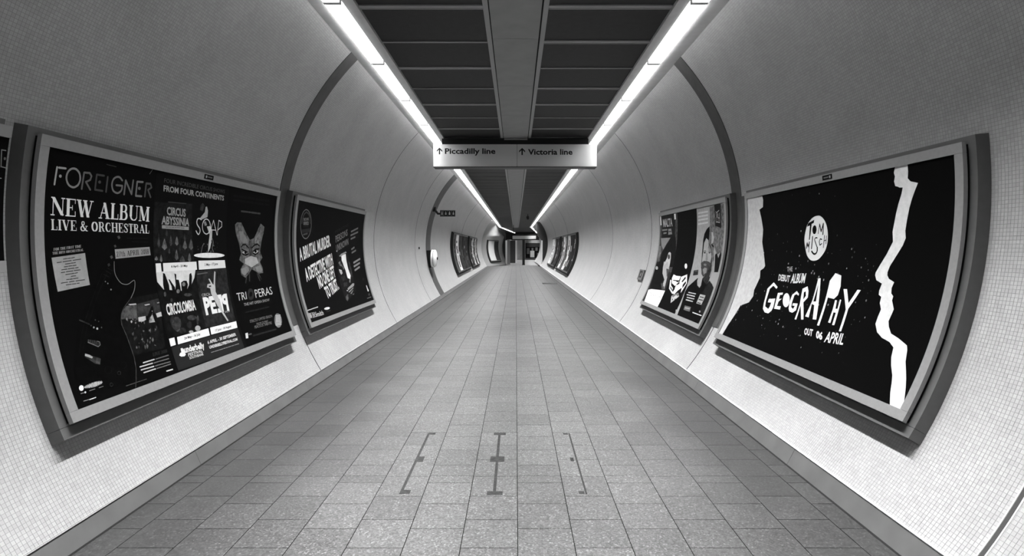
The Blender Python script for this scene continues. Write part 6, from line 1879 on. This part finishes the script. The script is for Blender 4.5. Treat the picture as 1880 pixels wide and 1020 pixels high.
def print_meshes(pan, poster_objs, bounds, frame, root_loc):
    """lay every printed shape of one panel on its curved sheets"""
    side, Y0, Y1, s0, s1 = frame
    cx, cz, r, sg = WALL[side]
    groups = {}
    for it in ART:
        if it[1] != pan:
            continue
        kind, _, po, part, g, lay = it[:6]
        fl = it[-1]
        pts = [(fl[i], fl[i + 1]) for i in range(0, len(fl), 2)]
        polys = []
        if kind == 'P':
            polys = [pts]
        elif kind == 'S':
            polys = pen_polys(it[6], pts)
        else:
            txt, font, bold = it[6:9]
            BL, BR, TL = pts
            src = serif_glyphs(txt) if font == 'serif' else sans_glyphs(txt, bold)
            ex = (BR[0] - BL[0], BR[1] - BL[1])
            ey = (TL[0] - BL[0], TL[1] - BL[1])
            polys = [[(BL[0] + ex[0] * a + ey[0] * b, BL[1] + ex[1] * a + ey[1] * b) for a, b in p] for p in src]
        sep = -1 if part in MASS or (kind == 'S' and part != 'headline') else len(groups)
        groups.setdefault((po, part, g, sep), []).append((lay, polys, kind == 'T' and it[7] == 'sans'))
    for (po, part, g, sep), items in sorted(groups.items()):
        bm = bmesh.new()
        b0, b1 = bounds[po]
        cnt = 0
        for lay, polys, same in items:
            for p in polys:
                p = clip(p, b0 * 1000 + 1, b1 * 1000 - 1, 1, (s1 - s0) * 1000 - 1)
                if len(p) < 3:
                    continue
                area = sum(p[i - 1][0] * p[i][1] - p[i][0] * p[i - 1][1] for i in range(len(p)))
                if abs(area) < 1e-3:
                    continue
                if area < 0:
                    p = p[::-1]
                if not same:
                    cnt = (cnt + 1) % 24
                w = lay * 0.6 + cnt * 0.012
                vv = [bm.verts.new((a, b, w)) for a, b in p]
                for t in (tessellate_polygon([[Vector((a, b, 0)) for a, b in p]]) if len(p) > 3 else [(0, 1, 2)]):
                    q = [vv[i] for i in t]
                    if len(set(t)) < 3:
                        continue
                    ar = (q[1].co.x - q[0].co.x) * (q[2].co.y - q[0].co.y) - (q[2].co.x - q[0].co.x) * (q[1].co.y - q[0].co.y)
                    if abs(ar) < 1e-6:
                        continue
                    try:
                        bm.faces.new(q if ar > 0 else q[::-1])
                    except ValueError:
                        pass
        if not bm.faces:
            bm.free()
            continue
        lo, hi = min(v.co.y for v in bm.verts), max(v.co.y for v in bm.verts)
        k = math.floor(lo / 70) + 1
        while k * 70 < hi:
            bmesh.ops.bisect_plane(bm, geom=bm.verts[:] + bm.edges[:] + bm.faces[:], plane_co=(0, k * 70, 0), plane_no=(0, 1, 0), dist=1e-4)
            k += 1
        for v in bm.verts:
            u, vv_, w = v.co
            th = (s0 + vv_ / 1000) / (r - DREF)
            d = DREF + w / 1000
            y = Y0 + u / 1000 if side == 'L' else Y1 - u / 1000
            v.co = (cx + sg * (r - d) * math.cos(th) - root_loc[0], y - root_loc[1], cz + (r - d) * math.sin(th) - root_loc[2])
        me = bpy.data.meshes.new(part)
        bm.to_mesh(me)
        bm.free()
        me.materials.append(photo_ink(g) if any(t in part for t in PHOTO) else ink(g))
        o = bpy.data.objects.new(part, me)
        COL.objects.link(o)
        o.parent = poster_objs[po]
        if part in MASS or part.endswith('_print'):
            o['kind'] = 'stuff'


def poster_panel(pan, frame, bounds, bases, label, group, plabels, rail=None, nameplate=True, boxmat=None, slant=0.0, yref=0.0, far_rail=True):
    """framed advertising panel standing off the curved wall"""
    side, Y0, Y1, s0, s1 = frame
    base = surf(side, (Y0 + Y1) / 2, s0 - .125, 0.0)
    base = (base[0] + slant * (base[1] - yref), base[1], base[2])
    root = empty('poster_panel', base)
    tag(root, label, 'poster panel', group)

    def slab(name, m, y0, y1, a, b, d0, d1, par=None, step=.05):
        return arc_slab(side, y0, y1, a, b, d0, d1, step, slant=slant, yref=yref).build(name, m, par or root, base, True)
    bmt = boxmat or M_BOX
    be = .105 if far_rail else .0
    slab('backing_box', bmt, Y0 - .105, Y1 + be, s0 - .062, s1 + .09, -.004, .078)
    slab('box_foot', bmt, Y0 - .105, Y1 + be, s0 - .128, s0 - .064, -.004, .078)
    slab('shadow_gap', M_GAP, Y0 - .05, Y1 + be * .5, s0 - .05, s1 + .045, .078, .098)
    rm = rail or M_RAIL
    w = .06
    wf = w if far_rail else .0
    slab('frame_rail', rm, Y0 - w, Y1 + wf, s1 - .002, s1 + w, .098, .122)
    slab('frame_rail', rm, Y0 - w, Y1 + wf, s0 - w, s0 + .002, .098, .122)
    slab('frame_rail', rm, Y0 - w, Y0 + .002, s0 + .003, s1 - .003, .098, .1225)
    if far_rail:
        slab('frame_rail', rm, Y1 - .002, Y1 + w, s0 + .003, s1 - .003, .098, .1225)
    posters = []
    for (b0, b1), g, pl in zip(bounds, bases, plabels):
        ya, yb = (Y0 + b0, Y0 + b1) if side == 'L' else (Y1 - b1, Y1 - b0)
        p = slab('poster', ink(g), ya + .0005, yb - .0005, s0, s1, .099, .115, step=.03)
        p['label'] = pl
        posters.append(p)
    if nameplate:
        ym = Y0 + 1.62 if side == 'L' else Y1 - 1.60
        pl = slab('nameplate', ink(.012), ym - .07, ym + .07, s1 + .012, s1 + .052, .122, .124)
        arc_slab(side, ym - .05, ym - .03, s1 + .022, s1 + .042, .124, .1245, slant=slant, yref=yref).build('nameplate_mark', ink(.5), pl, base)
        arc_slab(side, ym - .02, ym + .05, s1 + .027, s1 + .037, .124, .1245, slant=slant, yref=yref).build('nameplate_mark', ink(.25), pl, base)
    if pan:
        print_meshes(pan, posters, bounds, frame, base)
    return root, posters, base


G_NEAR = 'large framed poster panels on the tunnel walls'
poster_panel('F', ('L', 3.14, 6.15, -1.07, .443), [(0, .95), (.95, 2.0), (2.0, 3.01)], [.008, .012, .007],
             'framed panel of three posters with rock guitar, circus shows and opera mask', G_NEAR,
             ['rock album poster with a dark guitar', 'circus festival poster with four show photographs', 'opera show poster with a painted mask face'])
poster_panel('W', ('L', 6.745, 9.715, -1.06, .452), [(0, 2.97)], [.012],
             'framed black book club poster panel with bold slanted murder headline', G_NEAR, ['black book club poster'], nameplate=False)
poster_panel('T', ('R', 3.25, 6.17, -1.346, .198), [(0, 2.92)], [.008],
             'framed night sky album poster with pale face outline, moon and river', G_NEAR, ['black starry album poster'])
poster_panel('M', ('R', 6.85, 9.90, -1.338, .215), [(0, 1.05), (1.05, 2.0), (2.0, 3.05)], [.06, .012, .42],
             'framed panel of three posters with holiday photo, white emblem and hooded man', G_NEAR,
             ['holiday poster with a figure in white', 'black poster with a white geometric emblem', 'poster of a bearded man in a hood'], nameplate=False)
poster_panel('N', ('L', -.11, 2.90, -.20, .443), [(0, 3.01)], [.008],
             'framed black poster panel cut off by the picture edge beside the rock guitar poster', G_NEAR, ['black poster with outline lettering'], nameplate=False, far_rail=False, rail=mat('rail_grey', .16, .5, .3))

# distant panels with simple prints
FAR = [
    ('L', 23.75, 26.95, -1.17, .46, [.15, .75, .08], 'far poster panel with a pale middle sheet, nearest of the four beyond the wall drum'),
    ('L', 27.25, 30.5, -1.17, .46, [.03, .08, .03], 'far dark poster panel, second of the four beyond the wall drum'),
    ('L', 31.9, 34.9, -1.17, .46, [.05, .06, .6], 'far poster panel with one pale end sheet, third beyond the wall drum'),
    ('L', 35.15, 38.0, -1.17, .46, [.04, .7, .1], 'far poster panel with a white sheet, last of the four beyond the wall drum'),
    ('R', 23.8, 27.3, -1.44, .23, [.65, .06, .04], 'far poster panel with white strip, nearest of four beyond the wall plate'),
    ('R', 27.6, 30.9, -1.44, .23, [.06, .7, .2], 'far poster panel with a white figure, second of the four beyond the wall plate'),
    ('R', 32.2, 35.3, -1.44, .23, [.03, .1, .03], 'far dark poster panel, third of the four beyond the wall plate'),
    ('R', 35.6, 38.9, -1.44, .23, [.8, .7, .4], 'far pale poster panel, last of the four beyond the wall plate'),
]
rnd = random.Random(11)
for side, a, b, s0, s1, grays, lab in FAR:
    L = b - a
    if side == 'R':
        grays = grays
    bounds = [(L * i / 3, L * (i + 1) / 3) for i in range(3)]
    root, posters, base = poster_panel(None, (side, a, b, s0, s1), bounds, grays, lab, 'far framed poster panels', ['printed sheet'] * 3, rail=M_RAIL_DARK, nameplate=False, boxmat=mat('far_box', .02, .6, .2))
    for i, p in enumerate(posters):
        b0, b1 = bounds[i]
        ya, yb = (a + b0, a + b1) if side == 'L' else (b - b1, b - b0)
        for q in range(5):
            w = rnd.uniform(.2, .5)
            h = rnd.uniform(.08, .35)
            yc = rnd.uniform(ya + w / 2 + .05, yb - w / 2 - .05)
            sc = s0 + .15 + (s1 - s0 - .3) * (q + rnd.uniform(.2, .8)) / 5
            g = rnd.choice([.03, .06, .12, .35]) if grays[i] > .3 else rnd.choice([.02, .04, .15, .4]) if grays[i] > .03 else rnd.choice([.05, .1, .2])
            arc_slab(side, yc - w / 2, yc + w / 2, sc - h / 2, sc + h / 2, .115, .1156 + q * .0003).build('printed_block', ink(g), p, base)
# white strip on the nearest far panels
# panel on the inward-turning wall at the end
poster_panel(None, ('L', 46.4, 49.2, -1.22, .45), [(0, 1.6), (1.6, 2.8)], [.65, .08], 'farthest poster panel with a bright white sheet by the dark end pier', 'far framed poster panels',
             ['bright white sheet', 'dark sheet'], rail=M_RAIL_DARK, nameplate=False, boxmat=mat('far_box', .02, .6, .2), slant=SL, yref=Y_BEND)

# ============================================================ hanging direction sign
SY = 11.5
K = SY / 1024


def sgn(x, y):
    return ((x - 947) * K, EYE + (455 - y) * K)


x0, z1 = -1.701, 3.707
x1, z0 = 1.668, 3.238
root = empty('direction_sign', ((x0 + x1) / 2, SY, z0))
tag(root, 'wide white hanging sign pointing to the Piccadilly and Victoria lines', 'sign')
org = tuple(root.location)


def bevel_box(name, m, x0, x1, y0, y1, z0, z1, b, parent, org):
    mb = MB().box(x0, x1, y0, y1, z0, z1)
    o = mb.build(name, m, parent, org)
    bm = bmesh.new()
    bm.from_mesh(o.data)
    bmesh.ops.bevel(bm, geom=bm.edges[:], offset=b, segments=2, affect='EDGES')
    bm.to_mesh(o.data)
    bm.free()
    return o


bevel_box('sign_panel', M_SIGN, x0, .022, SY, SY + .012, z0 + .012, z1, .003, root, org)
bevel_box('sign_panel', M_SIGN, .028, x1, SY, SY + .012, z0 + .012, z1, .003, root, org)
MB().box(x0 + .01, x1 - .01, SY + .008, SY + .30, z0, z1 - .01).build('sign_body', M_BLACK, root, org)
MB().box(x0, x1, SY - .004, SY + .30, z0 - .004, z0 + .010).build('bottom_rail', mat('sign_rail', .02, .5, .3), root, org)
MB().box(-1.53, 1.50, SY + .03, SY + .28, z1 - .012, CEIL_Z - .014).build('mounting_box', M_BLACK, root, org)
MB().box(-.24, .24, SY + .0, SY + .03, CEIL_Z - .05, CEIL_Z - .02).build('mounting_plate', M_BEAM, root, org)


def flat_text(name, txt, bl, wid, cap, y, m, parent, org, bold=.0):
    mb = MB()
    for t in sans_glyphs(txt, bold):
        mb.add([(bl[0] + a * wid, y, bl[1] + b * cap) for a, b in t], [(0, 1, 2)])
    return mb.build(name, m, parent, org)


def sign_arrow(cx, z0, z1, y, parent, org):
    h = z1 - z0
    mb = MB()
    w = .1 * h
    mb.add([(cx - w, y, z0), (cx + w, y, z0), (cx + w, y, z1 - .1 * h), (cx - w, y, z1 - .1 * h)], [(0, 1, 2, 3)])
    for sg in (-1, 1):
        pts = [(cx, z1), (cx + sg * .42 * h, z1 - .42 * h), (cx + sg * .42 * h, z1 - .64 * h), (cx, z1 - .24 * h)]
        if sg > 0:
            pts = pts[::-1]
        mb.add([(a, y - .0004, b) for a, b in pts], [(0, 1, 2, 3)])
    return mb.build('arrow', M_SIGNINK, parent, org)


TY = SY - .0015
bl = sgn(760 + 483 / 8.5, 220 + 527 / 8.5)
flat_text('lettering', 'Piccadilly line', bl, (1272 - 483) / 8.5 * K, 87 / 8.5 * K, TY, M_SIGNINK, root, org, .028)
bl = sgn(940 + 250 / 8.5, 220 + 540 / 8.5)
flat_text('lettering', 'Victoria line', bl, (945 - 250) / 8.5 * K, 88 / 8.5 * K, TY, M_SIGNINK, root, org, .028)
a, b = sgn(760 + 398 / 8.5, 220 + 538 / 8.5), sgn(760 + 398 / 8.5, 220 + 432 / 8.5)
sign_arrow(a[0], a[1], b[1], TY, root, org)
a, b = sgn(940 + 158 / 8.5, 220 + 548 / 8.5), sgn(940 + 158 / 8.5, 220 + 436 / 8.5)
sign_arrow(a[0], a[1], b[1], TY, root, org)

# ============================================================ wall and floor fittings
# projecting pictogram sign on the wide dark ring
sy = 17.45
k = sy / 1024
px = lambda x: (x - 947) * k
pz = lambda y: EYE + (455 - y) * k
wx = surf('L', sy, s_at_z('L', pz(386)), 0)[0]
root = empty('pictogram_sign', (wx, sy, pz(398)))
tag(root, 'small dark projecting sign with pictograms on the wide dark ring', 'sign')
org = tuple(root.location)
bevel_box('sign_case', M_RAIL_DARK, px(808), px(836), sy - .03, sy + .03, pz(397.5), pz(385.5), .006, root, org)
for i in range(4):
    c = 808.8 + i * 6.9
    t = MB().box(px(c), px(c + 6.0), sy - .036, sy - .029, pz(396), pz(387)).build('pictogram_tile', ink(.10 if i == 0 else .006), root, org)
    cx_, cz_ = px(c + 3.0), pz(391)
    m = MB()
    m.lathe([(.0015, 0), (.016, 0), (.016, .003), (.0015, .003)], (cx_, sy - .036, cz_ + .035), (0, -1, 0), 10)
    m.add([(cx_ - .026, sy - .0385, cz_ - .055), (cx_ + .026, sy - .0385, cz_ - .055), (cx_ + .02, sy - .0385, cz_ + .015), (cx_ - .02, sy - .0385, cz_ + .015)], [(0, 1, 2, 3)])
    m.build('pictogram', ink(.45 if i < 3 else .3), t, org)
MB().tube([(wx - .02, sy, pz(384)), (px(797), sy, pz(384)), (px(801), sy, pz(388)), (px(804), sy, pz(392)), (px(809), sy, pz(392))], .035, 8).build('bracket_arm', M_BLACK, root, org)
MB().tube([(wx - .03, sy, pz(384)), (px(800.5), sy, pz(384))], .075, 10).build('bracket_mount', M_BLACK, root, org)

# white drum on the dark ring
dy, dz = 17.35, pz(474)
wx = surf('L', dy, s_at_z('L', dz), 0)[0]
root = empty('wall_drum', (wx, dy, dz - .27))
tag(root, 'white round wall drum on a black back box', 'bell')
org = tuple(root.location)
bevel_box('back_box', M_BLACK, wx - .02, wx + .13, dy - .12, dy + .12, dz - .28, dz + .25, .01, root, org)
ax = Vector((1, -.02, .0))
c0 = Vector((wx + .13, dy, dz))
MB().lathe([(.02, 0), (.26, 0), (.27, .01), (.27, .05), (.26, .06), (.02, .06)], c0, ax, 32).build('rear_disc', M_WHITE, root, org, True)
MB().lathe([(.02, .06), (.245, .06), (.245, .075), (.02, .075)], c0, ax, 32).build('groove', M_RAIL_DARK, root, org, True)
MB().lathe([(.02, .075), (.26, .075), (.27, .085), (.262, .115), (.22, .145), (.12, .16), (.02, .165)], c0, ax, 32).build('front_disc', M_WHITE, root, org, True)
MB().lathe([(.01, .16), (.045, .16), (.04, .19), (.01, .195)], c0, ax, 14).build('button', M_BLACK, root, org, True)

# little plate on the opposite wall
y0, y1 = 11.03, 11.42
s0, s1 = -.98, -.77
base = surf('R', (y0 + y1) / 2, s0, 0)
root = empty('wall_plate', base)
tag(root, 'small grey wall plate with a pale keyhole beside the travel panel', 'wall plate')
arc_slab('R', y0, y1, s0, s1, -.002, .03).build('plate', mat('plate_grey', .10, .5, .3), root, base)
arc_slab('R', y0 + .10, y1 - .10, s0 + .05, s1 - .03, .03, .034).build('inset', M_BLACK, root, base)
arc_slab('R', y0 + .14, y0 + .19, s0 + .08, s1 - .06, .034, .037).build('keyhole', ink(.5), root, base)
# tiny cover on the other wall
base = surf('L', 15.95, -.13, 0)
o = MB().lathe([(.005, -.01), (.035, -.01), (.035, .02), (.025, .03), (.005, .03)], (0, 0, 0), (1, 0, 0), 14).build('socket_cover', M_BLACK, None, (0, 0, 0), True)
o.location = base
tag(o, 'tiny black round cover on the white wall near the dark ring', 'socket')

# adhesive left on the floor by removed panels
def tape(label, parts):
    x0 = parts[0][0]
    root = empty('floor_residue', (x0, parts[0][2], 0.0))
    tag(root, label, 'floor mark', 'adhesive marks across the paving')
    for i, (xa, xb, ya, yb) in enumerate(parts):
        MB().box(xa, xb, ya, yb, -.0005, .0012 + i * .0002).build('residue_line' if i == 0 else 'residue_patch', M_TAPE, root, tuple(root.location))


tape('dark adhesive line on the paving nearest the concert poster wall', [(-.746, -.728, 3.56, 4.73), (-.735, -.68, 3.565, 3.62), (-.738, -.685, 4.10, 4.20), (-.735, -.68, 4.70, 4.74)])
tape('dark adhesive line with three cross patches, middle of the paving marks', [(-.148, -.128, 3.56, 4.73), (-.185, -.085, 3.55, 3.60), (-.19, -.085, 4.10, 4.20), (-.185, -.085, 4.69, 4.74)])
tape('thin adhesive line on the paving nearest the night sky poster wall', [(.445, .457, 3.56, 4.73), (.405, .44, 3.565, 3.60), (.405, .43, 4.11, 4.18), (.40, .44, 4.70, 4.73)])

# drain grate far down the passage
root = empty('drain_grate', (1.5, 24.7, 0))
tag(root, 'dark drain grate in the far paving by the kerb', 'drain')
org = tuple(root.location)
MB().box(1.18, 1.82, 24.3, 25.1, -.004, .002).build('pan', M_GUTTER, root, org)
for i in range(7):
    MB().box(1.2, 1.8, 24.34 + i * .11, 24.39 + i * .11, .002, .006).build('bar', mat('grate_iron', .06, .5, .3), root, org)

# small black camera under the far ceiling
root = empty('ceiling_camera', (.82, 38.0, CEIL_Z - .4))
tag(root, 'small black camera hanging under the far ceiling', 'camera')
org = tuple(root.location)
MB().tube([(.82, 38, CEIL_Z + .02), (.82, 38, CEIL_Z - .16)], .03).build('stem', M_BLACK, root, org)
MB().lathe([(.01, 0), (.10, .0), (.11, -.08), (.09, -.2), (.01, -.25)], (.82, 38, CEIL_Z - .12), (0, 0, 1), 16).build('housing', M_BLACK, root, org, True)

# ============================================================ far end of the passage
def at(x, y, Y):
    return ((x - 947) * Y / 1024, EYE + (455 - y) * Y / 1024)


def slab_xz(name, pts, y0, y1, m, parent=None, org=(0, 0, 0)):
    n = len(pts)
    a = sum(pts[i][0] * pts[(i + 1) % n][1] - pts[(i + 1) % n][0] * pts[i][1] for i in range(n))
    return MB().prism_y(pts, y0, y1).build(name, m, parent, org)


# dark pier and lintel on the left of the opening
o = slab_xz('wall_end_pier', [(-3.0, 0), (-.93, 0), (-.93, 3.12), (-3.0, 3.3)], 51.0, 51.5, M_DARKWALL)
tag(o, 'dark end pier closing the passage beside the farthest poster', None, None, 'structure')
pts = [at(*q, Y_R_END) for q in ((985, 407), (1012, 407), (1016, 445), (1008, 489), (993, 489), (996.5, 465), (994.5, 441), (987, 432), (985.5, 420))]
o = slab_xz('wall_end_right', [(x, max(z, 0)) for x, z in pts], Y_R_END, Y_R_END + .35, M_DARKWALL)
tag(o, 'dark curved end wall at the opening on the night sky poster side', None, None, 'structure')
# pale door frame posts
def post(name, label, xa, xb, ya, yb, Y, m, cap=None, thick=.15):
    a, b = at(xa, ya, Y), at(xb, yb, Y)
    root = empty(name, ((a[0] + b[0]) / 2, Y, 0))
    org = tuple(root.location)
    tag(root, label, 'post')
    bevel_box('shaft', m, a[0], b[0], Y, Y + thick, .06, a[1], .01, root, org)
    bevel_box('foot', m, a[0] - .02, b[0] + .02, Y - .02, Y + thick + .02, 0, .06, .008, root, org)
    return root


post('frame_post', 'pale frame post standing against the dark end pier', 928, 931, 441, 485, 50.6, mat('pale_frame', .65, .4, .3))
post('grey_pillar', 'grey pillar behind the first pale frame post', 931, 936.5, 439, 485, 53.0, mat('pillar_grey', .16, .5, .3), thick=.5)
post('frame_post', 'white frame post in the middle of the far opening', 946.3, 949.3, 441, 482, 58.5, mat('white_frame', .8, .4, .3))
post('dark_post', 'black square post at the centre of the far opening', 959, 963.5, 440, 486.5, 51.2, mat('post_black', .012, .5, .3), thick=.25)
post('frame_post', 'pale frame post along the curved dark end wall', 994, 996, 441, 487, 46.4, mat('pale_frame', .65, .4, .3))
# dark door panel
a, b = at(936.5, 441, 58), at(946, 483, 58)
root = empty('dark_door', ((a[0] + b[0]) / 2, 58, 0))
tag(root, 'dark double door panel between pillar and white frame post', 'door')
org = tuple(root.location)
bevel_box('leaf', mat('door_dark', .04, .5, .3), a[0], b[0], 58, 58.08, .01, a[1], .01, root, org)
bevel_box('kick_plate', M_RAIL_DARK, a[0] + .04, b[0] - .04, 57.985, 58.0, .05, .3, .004, root, org)
# back wall of the hall
o = MB().box(-1.2, 6.0, 74.0, 74.3, -.05, 2.66).build('wall_back', M_MIDWALL)
tag(o, 'pale back wall of the hall beyond the opening', None, None, 'structure')
o = MB().box(-4, 8, 88.0, 88.3, -.05, 4.2).build('wall_back_far', M_DARKWALL)
tag(o, 'dark wall closing the passage behind the hall', None, None, 'structure')
# hoarding with pictures on the back wall
a, b = at(965, 446, 73.8), at(992, 473.5, 73.8)
root = empty('picture_hoarding', ((a[0] + b[0]) / 2, 73.8, b[1]))
tag(root, 'distant picture hoarding with a white sheet seen through the opening', 'hoarding')
org = tuple(root.location)
bevel_box('board', ink(.03), a[0], b[0], 73.8, 74.0, b[1], a[1], .01, root, org)
for q, (xa, ya, xb, yb, g) in enumerate([(973.5, 460, 981, 472, .8), (967, 455, 972, 466, .2), (983, 454, 987, 460, .3), (986, 464, 992, 470, .3), (976, 455, 979, 460, .3), (966, 447, 991, 453, .1)]):
    c, d = at(xa, ya, 73.75), at(xb, yb, 73.75)
    MB().box(c[0], d[0], 73.76 - q * .004, 73.8, d[1], c[1]).build('picture', ink(g), root, org)
# lit header over the opening
a, b = at(941, 432.5, 55), at(984, 438.5, 55)
root = empty('header_sign', ((a[0] + b[0]) / 2, 55, b[1]))
tag(root, 'pale header sign over the far opening under a black box', 'sign')
org = tuple(root.location)
bevel_box('header_panel', mat('header_pale', .55, .4, .3), a[0], b[0], 55, 55.05, b[1], a[1], .01, root, org)
MB().box(a[0] - .1, b[0] + .3, 55.05, 55.35, b[1] - .1, a[1] + .16).build('header_box', M_BLACK, root, org)
for x in (a[0] + .1, b[0] - .1):
    MB().tube([(x, 55.2, a[1] + .1), (x, 55.2, CEIL_Z + .03)], .03).build('hanger', M_BLACK, root, org)
